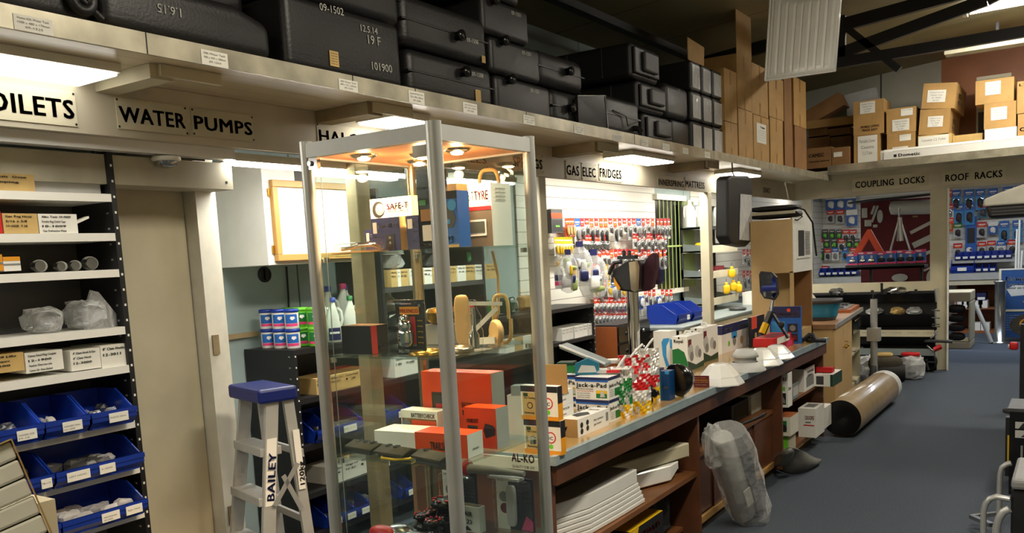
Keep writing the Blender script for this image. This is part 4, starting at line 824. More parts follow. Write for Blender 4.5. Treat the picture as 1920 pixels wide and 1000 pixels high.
def loop(name, lab, loc, w_, h_, r, m, rz=0, cat='handle'):
    b = B(); pts = []
    for i in range(33):
        a = 2*PI*i/32; e = .5; pts.append((w_/2*math.copysign(abs(math.cos(a))**e, math.cos(a))*(1 if math.sin(a) < 0 else .8), 0, h_/2+h_/2*math.copysign(abs(math.sin(a))**e, math.sin(a))))
    b.tube(pts, r, m, 8, False); return solo(b, name, lab, cat, loc, rz)
loop('cream_loop', 'cream loop handle showing above the SAFE-T TYRE box from behind', (-1.385, 2.04, S1+.004), .075, .208, .0055, 'card_light', .3)
# --- second shelf
bx('carton_box', 'plain black box with a red edge on the second glass shelf', 'box', -1.655, 1.695, S2, .105, .065, .075, 'black', [('r', 'r', 0, 0, .35, 1, 'red'), ('t', 'r', .45, .2, .1, 'thule', 'white', .4), ('r', 't', 0, 0, 1, 1, 'card_dark')])
t = thing('blister_pack', 'black MILENCO hitch lock pack with a chrome ball on the second shelf', 'blister pack', (-1.475, 1.70, S2), -.05)
q = B().box(0, .012, 0, .095, .016, .14, 'black'); q.T = Matrix.Translation((0, .0115, 0))
q.prints(.095, 0, .14, [('r', 'f', .15, .74, .85, .88, 'amber'), ('t', 'f', .18, .77, .075, 'MILENCO', 'red', .64, 3), ('t', 'f', .05, .04, .06, 'BALL-TYPE HITCHLOCK', 'white', .9), ('r', 'f', .1, .16, .7, .7, 'grey', 1), ('r', 'f', .55, .2, .7, .7, 'red', 2), ('t', 'f', .3, .92, .03, 'EASY TO USE', 'red', .3), ('o', 'f', .87, .9, .03, 'grey')]+[('t', 'f', .78, .62-.1*k, .03, 'towing', 'yellow', .18) for k in range(5)])
q.T = None; q.build('card', t)
B().superbox(.04, .0, .045, .05, .03, .045, 'chrome', e=2.5).superbox(.04, .0, .075, .045, .03, .04, 'chrome', e=2, e2=2).lathe([(.01, .085), (.012, .1), (.002, .105)], 'chrome', o=(.04, 0, 0)).build('chrome_lock', t)
B().superbox(.0475, -.0, .07, .105, .045, .145, 'blister', e=8, e2=8).build('clear_cover', t)
t = thing('brass_pot', 'shallow brass pot with a knobbed lid behind the centre post', 'pot', (-1.53, 1.975, S2))
B().box(-.05, -.04, 0, .05, .04, .055, 'grey').build('stand', t, label='grey ribbed stand')
B().lathe([(.03, .056), (.045, .07), (.045, .09)], 'brass', n=24).build('pot_body', t); B().lathe([(.047, .09), (.04, .1), (.012, .104), (.012, .112), (.018, .116), (.001, .12)], 'brass', n=24).build('pot_lid', t)
t = thing('bright_bracket', 'cream bracket of a plate and slanting bars on the second glass shelf', 'bracket', (-1.40, 1.93, S2), .3)
b = B(); b.superbox(-.02, 0, .07, .045, .012, .14, 'beech_pale', e=6, e2=4).build('plate', t); B().beam((.0, 0, .03), (.075, .02, .1), .012, .012, 'gloss_white').beam((0, 0, .115), (.09, .02, .11), .01, .01, 'gloss_white').beam((0, 0, .01), (.08, -.02, .015), .02, .018, 'gloss_white').build('bar', t)
for i, (x, y, r) in enumerate(((-1.39, 1.72, .045), (-1.345, 1.80, .04))):
    solo(B().lathe([(r, 0), (r, .006), (r*.8, .012), (r*.5, .012), (r*.45, .006), (r*.3, .006)], 'brass' if i == 0 else 'stainless', n=28, cap=False).box(-r*.5, -.004, .002, r*.5, .004, .01, 'stainless'), 'shiny_disc', ('brassy', 'steel')[i]+' lamp base disc lying at the corner of the second glass shelf', 'lamp base', (x, y, S2+.001))
t = thing('clear_bottle', 'clear plastic bottle shape with a chrome part inside, second glass shelf', 'bottle', (-1.315, 1.83, S2))
B().lathe([(.02, 0), (.024, .02), (.024, .05), (.016, .068), (.022, .085), (.014, .1), (.01, .11), (.01, .13), (.001, .132)], 'blister', n=20).build('bottle_body', t)
B().lathe([(.013, .004), (.013, .04), (.006, .05), (.006, .11)], 'chrome', n=12).build('chrome_rod', t)
solo(B().lathe([(.028, 0), (.034, .004), (.034, .014), (.028, .018), (.01, .018)], 'beech_pale', ax='y', n=24).box(-.02, .0, -.034, .02, .018, -.02, 'beech_pale'), 'wheel_disc', 'small cream wheel standing near the right post on the second glass shelf', 'wheel', (-1.33, 1.94, S2+.035), -.5)
solo(B().tube([(-1.36, 2.0, 1.62), (-1.345, 2.0, 1.55), (-1.35, 2.0, 1.45), (-1.39, 2.0, 1.372)], .004, 'beech_pale'), 'cream_cord', 'cream cord hanging between the top and second glass shelves', 'cord')
loop('cream_loop', 'reflection of the cream loop handle, modelled as a second loop below the big tyre box', (-1.335, 1.99, S2+.002), .055, .13, .0055, 'card_light', .2)  # solid loop stands in for the top handle's reflection in the glass
# --- third shelf
bx('carton_box', 'white BATTERYCHECK box with a sunset picture on the third glass shelf', 'box', -1.665, 1.925, S3, .135, .055, .082, 'white', [('r', 'f', .03, .06, .97, .72, 'card_dark'), ('r', 'f', .3, .3, .97, .66, 'orange', 2), ('o', 'f', .75, .42, .08, 'yellow', 3), ('r', 'f', .3, .06, .97, .22, 'dark_grey', 3), ('p', 'f', ((.03, .06), (.3, .06), (.3, .5), (.15, .72), (.03, .6)), 'grey'), ('t', 'f', .3, .76, .16, 'BATTERY', 'ink', .33), ('t', 'f', .64, .76, .16, 'CHECK', 'orange', .3), ('r', 'f', .45, .06, .97, .14, 'orange', 4)])
bx('carton_box', 'plain white carton on the third glass shelf in front of BATTERYCHECK', 'box', -1.66, 1.80, S3, .15, .095, .045, 'white', [('t', 't', .4, .5, .06, 'dometic', 'grey_ink', .3)], .08)
bx('carton_box', 'largest orange box, lettered BATTERYCHARGE25, at the back of the third glass shelf', 'box', -1.632, 1.99, S3, .25, .065, .188, 'orange', [('r', 'r', 0, 0, 1, 1, 'pale_grey'), ('t', 'f', .58, .46, .085, 'BATTERY', 'card_light', .18), ('t', 'f', .76, .46, .085, 'CHARGE25', 'grime', .2), ('r', 'f', .58, .34, .9, .42, 'grime', 2), ('t', 'f', .6, .355, .045, 'IN-VEHICLE CHARGER', 'card_light', .28), ('r', 'f', .14, .1, .36, .68, 'grime', 1), ('r', 'f', .17, .14, .33, .62, 'dark_grey', 2), ('r', 'f', .2, .4, .3, .5, 'red', 3)])
bx('carton_box', 'orange MINIBOOST box with a black converter picture on the third glass shelf', 'box', -1.405, 1.885, S3, .105, .06, .11, 'orange', [('r', 'r', 0, 0, 1, 1, 'pale_grey'), ('t', 'f', .08, .62, .11, 'MINI', 'card_light', .15), ('t', 'f', .24, .62, .11, 'BOOST', 'grime', .22), ('r', 'f', .1, .2, .42, .55, 'grime'), ('t', 'f', .12, .44, .06, 'MULTI', 'card_light', .26), ('t', 'f', .12, .34, .06, 'VOLT', 'card_light', .2), ('t', 'f', .12, .24, .06, 'BOOST', 'card_light', .24), ('p', 'f', ((.6, .45), (.66, .62), (.9, .58), (.97, .5), (.96, .34), (.66, .25)), 'ink'), ('p', 'f', ((.62, .5), (.67, .6), (.89, .57), (.94, .5)), 'dark_grey', 4)])
bx('carton_box', 'long orange TRAILSAFEBT box with a white end, front of the third glass shelf', 'box', -1.475, 1.755, S3, .165, .075, .062, 'orange', [('r', 'r', 0, 0, 1, 1, 'white'), ('t', 'r', .3, .3, .1, 'dometic', 'grey_ink', .4, 3), ('t', 'f', .3, .3, .34, 'TRAILSAFEBT', 'grime', .5), ('t', 'f', .56, .7, .16, 'PRO', 'card_light', .14)], .06)
def pad(x, y, rz, lab, tilt=.3, n=3):
    t = thing('control_pad', lab, 'control unit', (x, y, S3), rz, 'black control pads on the third glass shelf', tilt)
    B().loft([[V(-.055, -.035, .012), V(.055, -.035, .012), V(.055, -.035, .018), V(-.055, -.035, .018)], [V(-.055, 0, .02), V(.055, 0, .02), V(.055, 0, .03), V(-.055, 0, .03)], [V(-.055, .035, .012), V(.055, .035, .012), V(.055, .035, .018), V(-.055, .035, .018)]], 'grime').build('housing', t)
    B().box(-.045, -.028, .0, .045, .028, .02, 'dark_grey').build('base', t)
    for k in range(n): B().lathe([(.010, .024), (.010, .029), (.006, .029), (.006, .025)], 'black_gloss', o=(-.03+.03*k, .0, .002), n=16, cap=False).build('dial_ring', t)
    return t
pad(-1.63, 1.735, -.15, 'black control pad with three round rings at the left', .0, 3); pad(-1.505, 1.715, -.1, 'black control pad on a yellow cable ring in the middle', .0, 2); pad(-1.37, 1.705, -.2, 'black control pad just right of centre post at the shelf front', .0, 1)
solo(B().tube([(-.05, 0, .004), (-.03, -.03, .004), (.02, -.035, .004), (.055, -.02, .006), (.05, .02, .004)], .0035, 'yellow'), 'yellow_cable', 'yellow cable loop under the middle control pad', 'cable', (-1.50, 1.71, S3))
# --- bottom visible shelf
for i, (x, lb) in enumerate(((-1.60, 'left'), (-1.405, 'right'))):
    t = thing('blister_pack', f'{lb} white and black dometic lighter pack on the lowest visible glass shelf', 'blister pack', (x, 2.02, S4), 0, 'lighter blister packs')
    q = B().box(0, 0, 0, .125, .003, .155, 'black').prints(.125, .003, .155, [('r', 'f', 0, 0, .34, 1, 'white'), ('t', 'f', .05, .92, .03, 'dometic', 'ink', .2), ('t', 'f', .6, .9, .04, 'gas alarm', 'white', .3), ('o', 'f', .2, .62, .1, 'grey'), ('o', 'f', .22, .4, .1, 'maroon'), ('p', 'f', ((.65, .02), (.97, .02), (.97, .2), (.8, .3)), 'pink', 2)]+[('t', 'f', .62, .8-.07*k, .025, 'carbon monoxide', 'pale_grey', .3) for k in range(5)]); q.build('card', t)
    B().superbox(.058, -.012, .075, .03, .022, .12, 'pale_grey', e=3, e2=5).build('grey_unit', t)
    B().box(.002, -.028, .004, .123, -.001, .151, 'blister').build('clear_cover', t, bev=.008, seg=2)
bx('carton_box', 'small grey-white box marked AIR Z3 on the lowest visible glass shelf', 'box', -1.492, 1.955, S4, .07, .028, .075, 'pale_grey', [('r', 't', .05, .1, .95, .9, 'grime'), ('t', 'f', .25, .62, .2, 'AIR', 'ink', .4), ('t', 'f', .35, .32, .17, 'Z3', 'ink', .26), ('p', 'f', ((.15, .04), (.35, .24), (.6, .06)), 'black')], -.05)
def winch(x, y, z, s, lab):
    t = thing('winch_drum', lab, 'winch', (x, y, z), 0, 'black winch drums')
    B().lathe([(.03, 0), (.03, .008), (.021, .014), (.021, .02), (.03, .026), (.032, .03), (.02, .036), (.017, .055), (.03, .062), (.032, .068), (.026, .076), (.02, .076)], 'black_gloss', n=26).build('drum', t)
    b = B()
    for k in range(8): a = k*PI/4; b.beam((.021*math.cos(a), .021*math.sin(a), .0775), (.028*math.cos(a+.3), .028*math.sin(a+.3), .0775), .005, .002, 'red')
    b.build('grip_marks', t); t.scale = (s, s, s); return t
winch(-1.575, 1.88, S4, .8, 'black winch drum at the left of the cluster'); winch(-1.53, 1.93, S4, 1.25, 'tallest black winch drum with red marks on top'); winch(-1.50, 1.84, S4, .85, 'black winch drum half behind the centre post'); winch(-1.59, 1.95, S4, .7, 'smallest black winch drum at the back of the cluster')
t = thing('tow_coupling', 'silver cast tow coupling with a red grip lying at the shelf front', 'coupling', (-1.56, 1.76, S4), -.1)
B().superbox(.1, 0, .03, .3, .06, .045, 'steel', e=3, e2=3).superbox(.0, 0, .035, .09, .07, .06, 'steel', e=2.5, e2=2.5).build('cast_body', t); B().superbox(-.03, -.03, .045, .09, .05, .04, 'red', e=2.5, e2=2.5).build('grip', t)
B().box(.24, -.02, .015, .262, .02, .06, 'pale_grey').build('socket', t)
t = thing('stabiliser_arm', 'grey stabiliser arm with a red-rimmed wheel laid on the upright packs', 'stabiliser', (-1.45, 1.99, S4+.157), -.1)
B().tube([(-.03, 0, .018), (.03, 0, .022), (.16, .02, .02)], [.014, .013, .008], 'grey', 14).build('arm', t); B().lathe([(.02, -.006), (.024, 0), (.02, .006), (.008, .008)], 'red', o=(-.035, 0, .022), ax='x', n=20).build('wheel', t)
B().box(.04, .0, -.001, .15, .03, .006, 'pale_grey').build('foot_plate', t)
# ================================================================ LONG COUNTER
CX, CZ_ = -1.667, .835
t = thing('shop_counter', 'long brown shop counter with an edge-stripped laminate top', 'counter', (0, 0, 0))
B().box(-2.42, 2.8, .80, CX, 7.12, CZ_-.002, 'brown_wood').box(-2.42, 2.8, CZ_-.002, CX-.001, 7.12, CZ_, 'formica').build('counter_top', t)
B().box(CX-.001, 2.795, .80, CX+.006, 7.125, CZ_+.001, 'edge_strip').box(CX-.02, 2.795, CZ_, CX+.006, 7.125, CZ_+.002, 'edge_strip').box(-2.42, 2.792, .80, CX, 2.8, CZ_+.001, 'edge_strip').build('edge_strip', t)
B().box(CX-.03, 2.82, .715, CX-.008, 7.1, .80, 'brown_wood').build('apron', t)
for y in (2.82, 4.36, 5.93, 7.08): B().box(-2.38, y, .04, -1.70, y+.025, .8, 'brown_wood').build('divider_panel', t)
B().box(-2.40, 2.82, .04, -2.38, 7.1, .8, 'card_dark').build('back_panel', t)
B().box(-2.38, 2.845, .375, -1.71, 4.36, .40, 'shelf_wood').build('shelf', t); B().box(-2.38, 2.845, .06, -1.80, 4.36, .08, 'shelf_wood').build('shelf', t)
B().box(-2.38, 4.385, .435, -1.76, 5.93, .46, 'shelf_wood').build('shelf', t); B().box(-2.38, 5.955, .44, -1.74, 7.08, .462, 'shelf_wood').build('shelf', t); B().box(-2.38, 5.955, .09, -1.74, 7.08, .11, 'shelf_wood').build('shelf', t)
for k in range(4): B().box(-1.80+(.012 if k % 2 else 0), 4.39+k*.385, .09, -1.782+(.012 if k % 2 else 0), 4.39+k*.385+.384, .435, 'brown_wood').build('sliding_door', t)
B().box(-1.90, 4.385, .0, -1.775, 7.1, .06, 'grime').box(-1.775, 4.385, .055, -1.755, 7.1, .09, 'beech').build('plinth', t)
B().box(-2.38, 2.82, .0, -1.9, 4.385, .06, 'grime').build('plinth', t)
# brand board on the counter's end
ta, tb, tc = P(960, 865, y=2.74), P(1002, 868, y=2.74), P(1015, 885, y=2.74)
q = B().box(-2.42, 2.74, tc.z, -1.675, 2.75, .835, 'white_paint').text('AL-KO', (ta.x, 2.739, ta.z), (1, 0, 0), (0, 0, 1), P(960, 849, y=2.74).z-ta.z, 'red', w=tb.x-ta.x).text('QUALITY FOR LIFE', (ta.x, 2.739, ta.z-.024), (1, 0, 0), (0, 0, 1), .011, 'ink', w=tb.x-ta.x, bold=False)
solo(q, 'brand_board', 'pale board with red AL-KO lettering at the counter end behind the glass', 'sign')
def abox(name, lab, xl, xc, xr, yc, yt, m='white', L=(), z=CZ_, cat='box', group=None, rz=0, dmax=None, bld=None):
    c = P(xc, yc, z=z); w_ = c.x-P(xl, yc, y=c.y).x; d_ = P(xr, yc, x=c.x).y-c.y; h_ = P(xc, yt, y=c.y).z-z
    if dmax: d_ = min(d_, dmax)
    if w_ <= 0: w_ = .1
    q = B().box(0, 0, 0, w_, d_, h_, m).prints(w_, d_, h_, L)
    o = solo(q, name, lab, cat, (c.x-w_, c.y, z+.0005), rz, group); o['dims'] = (w_, d_, h_); return o
TR = [('r', 'f', 0, .82, 1, 1, 'ink'), ('r', 'f', 0, 0, 1, .12, 'amber'), ('r', 'f', .05, .12, .48, .8, 'card_light', 2), ('r', 'f', .54, .12, .94, .8, 'white', 2), ('o', 'f', .74, .5, .17, 'red', 3), ('o', 'f', .74, .5, .135, 'white', 4), ('t', 'f', .66, .44, .1, '3C', 'navy', .14, 5), ('o', 'f', .74, .24, .07, 'lime', 4),
      ('t', 'f', .1, .62, .06, 'the Towing', 'ink', .3), ('o', 'f', .25, .42, .1, 'ink', 3), ('o', 'f', .25, .42, .07, 'card_light', 4), ('t', 'f', .1, .18, .06, 'Reversing', 'ink', .26), ('r', 'f', .08, .68, .2, .78, 'dark_green', 3), ('r', 'r', 0, 0, 1, .5, 'amber'), ('r', 'r', 0, .5, 1, 1, 'ink')]
o = abox('sensor_box', 'lower white, black and amber box with a red ringed sign by the cabinet post', 985, 1053, 1062, 855, 791, 'white', TR, group='white and amber boxes by the cabinet post')
h1 = o['dims'][2]; q = dup(o, (o.location.x-.004, o.location.y-.004, CZ_+h1+.001), label='upper white, black and amber box with a red ringed sign by the cabinet post')
carton_h = h1
t = abox('fan_box', 'flat white box with brown end flap and round fan prints on the counter', 1052, 1084, 1143, 822, 788, 'white', [('r', 'f', 0, 0, 1, 1, 'card'), ('t', 'f', .15, .4, .3, 'ly', 'ink', .25), ('o', 'r', .12, .62, .16, 'ink'), ('o', 'r', .12, .28, .16, 'ink'), ('o', 'r', .3, .66, .15, 'ink'), ('o', 'r', .3, .34, .15, 'ink'), ('r', 'r', .9, .3, .98, .8, 'grey'), ('t', 'r', .5, .6, .1, 'fan system', 'grey_ink', .3), ('t', 'r', .5, .35, .1, 'gas locker', 'grey_ink', .24), ('p', 't', ((.1, .3), (.6, .2), (.9, .45), (.5, .6), (.15, .5)), 'dark_grey'), ('t', 't', .2, .75, .08, 'CARAVAN FAN', 'red', .6)])
JP = [('r', 'f', 0, .86, 1, 1, 'navy'), ('r', 'f', 0, .8, 1, .88, 'blue', 2), ('t', 'f', .03, .56, .2, 'Jack-a-Pad', 'ink', .92), ('t', 'f', .05, .45, .06, 'Safe safe & convenient', 'ink', .5), ('t', 'f', .05, .36, .05, 'motorhome levelling', 'red', .5), ('t', 'f', .05, .26, .05, 'Strong and light', 'grey_ink', .4), ('t', 'f', .05, .16, .05, 'Compact storage', 'grey_ink', .4), ('t', 'f', .05, .07, .05, 'Made from rubber', 'grey_ink', .4), ('r', 'f', .63, .08, .96, .42, 'green'), ('r', 'f', .63, .28, .96, .42, 'yellow', 2), ('p', 'f', ((.75, .12), (.9, .14), (.86, .36), (.78, .38)), 'pale_grey', 3),
      ('r', 'r', 0, .86, 1, 1, 'navy'), ('t', 'r', .05, .56, .16, 'Jack-a-Pad', 'ink', .9), ('r', 'r', .5, .1, .9, .45, 'green')]+[('t', 'r', .08, .42-.09*k, .045, 'levelling pads', 'grey_ink', .35) for k in range(4)]
jl = abox('jack_pad_box', 'lower Jack-a-Pad box at the right, by the pouches', 1082, 1143, 1166, 794, 752, 'white', JP, group='Jack-a-Pad boxes')
w_, d_, h_ = jl['dims']; lx, ly, lz = jl.location
dup(jl, (lx, ly, lz+h_+.001), label='upper Jack-a-Pad box at the right, by the pouches')
dup(jl, (lx-w_-.004, ly+.05, lz), label='lower Jack-a-Pad box at the left, mostly behind the white carton')
dup(jl, (lx-w_-.004, ly+.05, lz+h_+.001), label='upper Jack-a-Pad box at the left, under the green packs')
for k in range(3):
    solo(B().box(0, 0, 0, .1, .13, .062, 'white').prints(.1, .13, .062, [('t', 'r', .1, .7, .14, 'WATER FILTER', 'grey_ink', .6), ('t', 'r', .1, .35, .12, 'replacement', 'red', .4)]), 'white_carton', f'plain white printed carton, {("bottom", "middle", "top")[k]} of the pile behind the amber boxes', 'box', (-1.935, 3.13, CZ_+.001+.063*k), .0, 'white cartons behind the amber boxes')
# packs lying over the Jack-a-Pad boxes
zt_ = lz+2*h_+.003
solo(B().box(0, 0, 0, .2, .14, .03, 'green').box(.02, .02, .03, .1, .1, .045, 'dark_green'), 'green_pack', 'green pack lying on the left Jack-a-Pad boxes', 'pack', (lx-w_+.0, ly+.08, zt_), .3)
solo(B().prism([(0, 0, 0), (.11, 0, 0), (.11, 0, .05), (.06, 0, .075), (0, 0, .05)], (0, .05, 0), 'teal').prism([(.01, -.001, .01), (.1, -.001, .01), (.09, -.001, .04), (.03, -.001, .045)], (0, .001, 0), 'pale_grey'), 'teal_pack', 'small teal folded pack on top of the Jack-a-Pad boxes', 'pack', (lx-.02, ly+.04, zt_), .4)
for i, (dx, dy, ang, lb) in enumerate(((.02, .06, .2, 'nearest flat clear pack of white rods over the right Jack-a-Pad box'), (.05, .2, .5, 'second flat clear pack of white rods behind the Jack-a-Pad boxes'))):
    t = thing('rod_pack', lb, 'pack', (lx+dx-.04, ly+dy, zt_+(.005 if i == 0 else .03)), ang, None, -.1)
    B().box(0, 0, 0, .2, .08, .012, 'film2').build('film', t); B().tube([(0, .02, .016), (.24, .025, .018), (.25, .03, .03)], .006, 'white').tube([(0, .06, .016), (.2, .06, .018)], .006, 'white').build('rod', t); B().box(.14, -.001, .002, .2, .081, .0135, 'red').build('header_card', t)
t = thing('towel_rail_bracket', 'grey-green steel bracket stack beside the right cabinet post', 'bracket', (-1.93, 3.02, CZ_+.001), .2)
B().box(-.08, .0, 0, .04, .06, .19, 'pale_grey').box(-.06, -.002, .19, .06, .05, .23, 'shelf_grey').build('stand', t); B().box(.05, -.01, .2, .19, .0, .32, 'card').build('backing_card', t, label='brown card sheet')
solo(B().prism([(0, 0, 0), (.22, 0, -.09), (.22, 0, -.075), (.0, 0, .015)], (0, .12, 0), 'shelf_grey').beam((0, 0, .015), (.22, 0, -.075), .008, .008, 'white'), 'grey_tray', 'grey sloping tray with a white rim behind the Jack-a-Pad boxes', 'tray', (-2.06, 3.55, 1.16), .2)
M('deep_blue', sr(20, 66, 116), .35)
# shiny pouches
def pouch(px, py, w_, h_, lab, cols, rz=.3, tip=True, y=None):
    a = P(px, py, z=CZ_); t = thing('foil_pouch', lab, 'pouch', a, rz, 'shiny hanging pouches on the counter')
    rd = random.Random(int(px)); b = B(); n, m_ = 14, 22
    for k in range(m_):
        z0, z1 = h_*k/m_, h_*(k+1)/m_; c = cols[k*len(cols)//m_]
        for i in range(n):
            u0, u1 = -w_/2+w_*i/n, -w_/2+w_*(i+1)/n; f = lambda u, z: .03*(1-(2*u/w_)**2)*(math.sin(PI*min(1, z/h_*1.15+.1))**.7 if z < h_*.95 else .1)+.004*math.sin(u*190+z*140+px)
            b.quad((u0, -f(u0, z0), z0), (u1, -f(u1, z0), z0), (u1, -f(u1, z1), z1), (u0, -f(u0, z1), z1), [c, c, 'foil', c, 'white', c, 'foil', c][(i//3*5+k//3*3+(i*k)%7//5+int(px))%8])
            b.quad((u0, .01, z0), (u1, .01, z0), (u1, .01, z1), (u0, .01, z1), 'foil')
    b.build('pouch_body', t)
    if tip: B().tube([(-w_*.1, 0, h_-.01), (w_*.15, 0, h_+.03), (w_*.3, 0, h_+.05)], .006, 'white').build('hook_tab', t)
    return t
M('foil', sr(230, 228, 222), .18, .6, nz=.1, bump=.4, bs=40)
pouch(1165, 784, .11, .24, 'green and silver pouch of pegs touching the Jack-a-Pad boxes', ['yellow', 'green', 'green', 'white'], .5)
pouch(1192, 776, .15, .28, 'large red and white foil pouch, second from the Jack-a-Pad boxes', ['yellow', 'white', 'red', 'red', 'red'], .4)
pouch(1216, 752, .12, .27, 'red and silver pouch with a bright cone, left of the blue packs', ['yellow', 'red', 'foil', 'foil'], .3)
abox('blue_pack', 'dark blue pack behind the black trailer plug', 1224, 1240, 1248, 745, 692, 'navy', [('r', 'f', .1, .6, .9, .9, 'blue')], rz=.1)
abox('blue_pack', 'upright blue spare-part box lettered down its side beside the round mirror', 1239, 1256, 1266, 752, 697, 'deep_blue', [('r', 'f', 0, 0, .15, 1, 'teal'), ('t', 'f', .3, .4, .12, 'Flowmaster', 'white', .6), ('r', 'f', .55, .9, 1, 1, 'sky_blue', 2)])
a = P(1220, 757, z=CZ_); a.y -= .04; t = thing('trailer_plug', 'black spiky trailer plug bracket lying on the counter', 'plug', a, .5)
b = B(); rd = random.Random(3)
for k in range(9): x, y_, z_ = rd.uniform(-.05, .05), rd.uniform(-.04, .04), rd.uniform(.02, .08); b.lathe([(.016, -.024), (.02, -.02), (.02, .02), (.016, .024)], 'black_gloss', o=(x, y_, z_), ax='xyz'[k % 3], n=10)
b.beam((-.06, 0, .03), (.06, 0, .06), .02, .02, 'black').beam((0, 0, .0), (.02, 0, .1), .02, .02, 'black').build('plug_body', t); B().tube([(-.05, 0, .04), (-.1, -.04, .01), (-.13, -.03, .008)], .006, 'black').build('lead', t)
a = P(1262, 748, z=CZ_); t = thing('round_mirror', 'round black wide-angle mirror standing on the counter', 'mirror', (a.x+.0, a.y+.06, CZ_+.088), -.55, None, .15)
B().lathe([(.02, .09), (.05, .075), (.08, .03), (.088, 0), (.086, -.008)], 'black_gloss', ax='y', n=32).build('bowl', t); B().lathe([(.08, -.006), (.078, -.002), (.001, -.002)], 'mirror', ax='y', n=32).build('mirror_glass', t)
B().beam((-.03, .06, -.03), (-.09, .08, -.078), .02, .014, 'black').build('bracket', t)
# towel roll, Royal boxes, picture boxes
o = abox('towel_pack', 'tall white box with a blue wave beside the Royal boxes', 1227, 1257, 1270, 690, 622, 'white', [('p', 'f', ((.5, .7), (.62, .8), (.98, .82), (.98, .75), (.8, .6), (.78, .3), (.95, .03), (.75, .02), (.55, .35)), 'sky_blue'), ('p', 'r', ((0, .8), (.7, .7), (.3, .5), (0, .55)), 'sky_blue')])
RY = [('p', 'f', ((0, .0), (1, 0), (1, .25), (.8, .55), (.4, .66), (0, .62)), 'green'), ('p', 'f', ((0, .2), (.5, .16), (.9, .0), (1, 0), (0, 0)), 'dark_green', 3), ('t', 'f', .12, .82, .1, 'Royal', 'ink', .6), ('o', 'f', .45, .96, .03, 'ink'), ('p', 'r', ((0, 0), (1, 0), (1, .18), (.5, .12), (0, .3)), 'dark_green'), ('o', 'r', .2, .55, .2, 'pale_grey'), ('o', 'r', .25, .4, .14, 'grey', 3), ('o', 'r', .6, .5, .17, 'pale_grey'), ('o', 'r', .75, .42, .13, 'grey', 3), ('r', 'r', .05, .68, .25, .9, 'maroon'), ('t', 'f', .1, .06, .04, '450 sheets', 'white', .5, 5)]
r1_ = abox('handled_box', 'nearer green and white Royal box with a carry handle', 1262, 1290, 1320, 697, 632, 'white', RY, group='Royal boxes')
r2_ = abox('handled_box', 'farther green and white box just like the Royal box, behind it', 1296, 1319, 1347, 681, 616, 'white', RY, group='Royal boxes')
for o in (r1_, r2_):
    W_, D_, H_ = o['dims']; B().tube([(W_*.3, D_*.5, H_-.002), (W_*.35, D_*.5, H_+.022), (W_*.65, D_*.5, H_+.022), (W_*.7, D_*.5, H_-.002)], .008, 'white').build('carry_handle', o, label='white carry handle')
abox('picture_box', 'white box with a blue banner and food picture on the counter', 1345, 1354, 1404, 665, 612, 'white', [('r', 'r', 0, .68, 1, 1, 'navy'), ('t', 'r', .1, .76, .12, 'COMPACT', 'white', .3), ('t', 'r', .55, .76, .12, 'CAMP COOKER', 'white', .4), ('r', 'f', 0, .68, 1, 1, 'navy'), ('o', 'r', .45, .35, .18, 'grey'), ('o', 'r', .72, .3, .16, 'card'), ('o', 'r', .25, .3, .1, 'lime'), ('r', 'r', .35, .45, .55, .68, 'sky_blue', 2), ('r', 't', .1, .1, .9, .9, 'card_dark')])
abox('stove_box', 'black box with orange pictures behind the red flat boxes', 1404, 1410, 1434, 652, 596, 'black', [('r', 'r', .0, .6, .4, 1, 'orange'), ('r', 'r', .5, .1, .95, .5, 'red'), ('o', 'r', .3, .35, .12, 'card_light'), ('r', 't', 0, 0, 1, 1, 'cherry')])
# vent domes
def dome(px, py, r, h_, lab, kind=0, m='gloss_white'):
    a = P(px, py, z=CZ_); t = thing('roof_vent_dome', lab, 'vent dome', (a.x, a.y+r, CZ_+.001), .4, 'plastic roof vent domes on the counter')
    if kind == 0: B().lathe([(r, 0), (r*1.0, .006), (r*.82, h_*.35), (r*.8, h_*.42), (r*.45, h_*.92), (r*.3, h_), (.001, h_)], m, n=8 if h_ > .08 else 28, smooth=h_ < .08).build('dome_shell', t)
    else:
        B().lathe([(r, 0), (r, .006), (r*.7, h_*.35), (r*.62, h_*.4)], m, n=32, cap=False).build('flange', t)
        B().lathe([(r*.52, h_*.38), (r*.52, h_*.62), (r*.66, h_*.64), (r*.6, h_*.8), (r*.42, h_), (.001, h_)], m, n=32).build('cowl', t)
        for k in range(6): B().box(r*.5, -.012, h_*.4, r*.53, .012, h_*.62, 'grey').build('vent_slot', t) if k < 1 else None
    return t
dome(1334, 727, .135, .115, 'nearest eight-sided white vent dome, behind the small red sign')
dome(1385, 700, .125, .13, 'stepped grey-white vent dome with a raised cowl', 1, 'pale_grey')
dome(1416, 689, .135, .105, 'wide white vent dome behind the stepped one')
dome(1447, 676, .115, .09, 'farthest white vent dome near the red boxes')
a = P(1301, 727, z=CZ_); t = thing('price_sign', 'small red price sign in a clear stand in front of a vent dome', 'sign', (a.x, a.y, CZ_+.001), .15)
B().box(0, 0, 0, .085, .002, .065, 'maroon').prints(.085, 0, .065, [('r', 'f', .08, .6, .9, .64, 'yellow'), ('t', 'f', .1, .78, .1, 'Roof Vents', 'card_light', .7), ('t', 'f', .1, .42, .1, 'from $45.00', 'card_light', .8), ('t', 'f', .1, .2, .08, 'various sizes', 'pale_grey', .7)]).build('card', t)
B().box(-.003, -.012, -.0, .09, -.008, .068, 'blister').box(-.003, -.012, 0, .09, .02, .003, 'blister').build('clear_stand', t)
abox('flat_red_box', 'lower flat red and white box near the far end of the counter', 1415, 1452, 1496, 661, 648, 'red', [('r', 't', .05, .1, .8, .9, 'pink'), ('r', 'r', .1, .1, .9, .8, 'pink')], group='flat red boxes', dmax=.5)
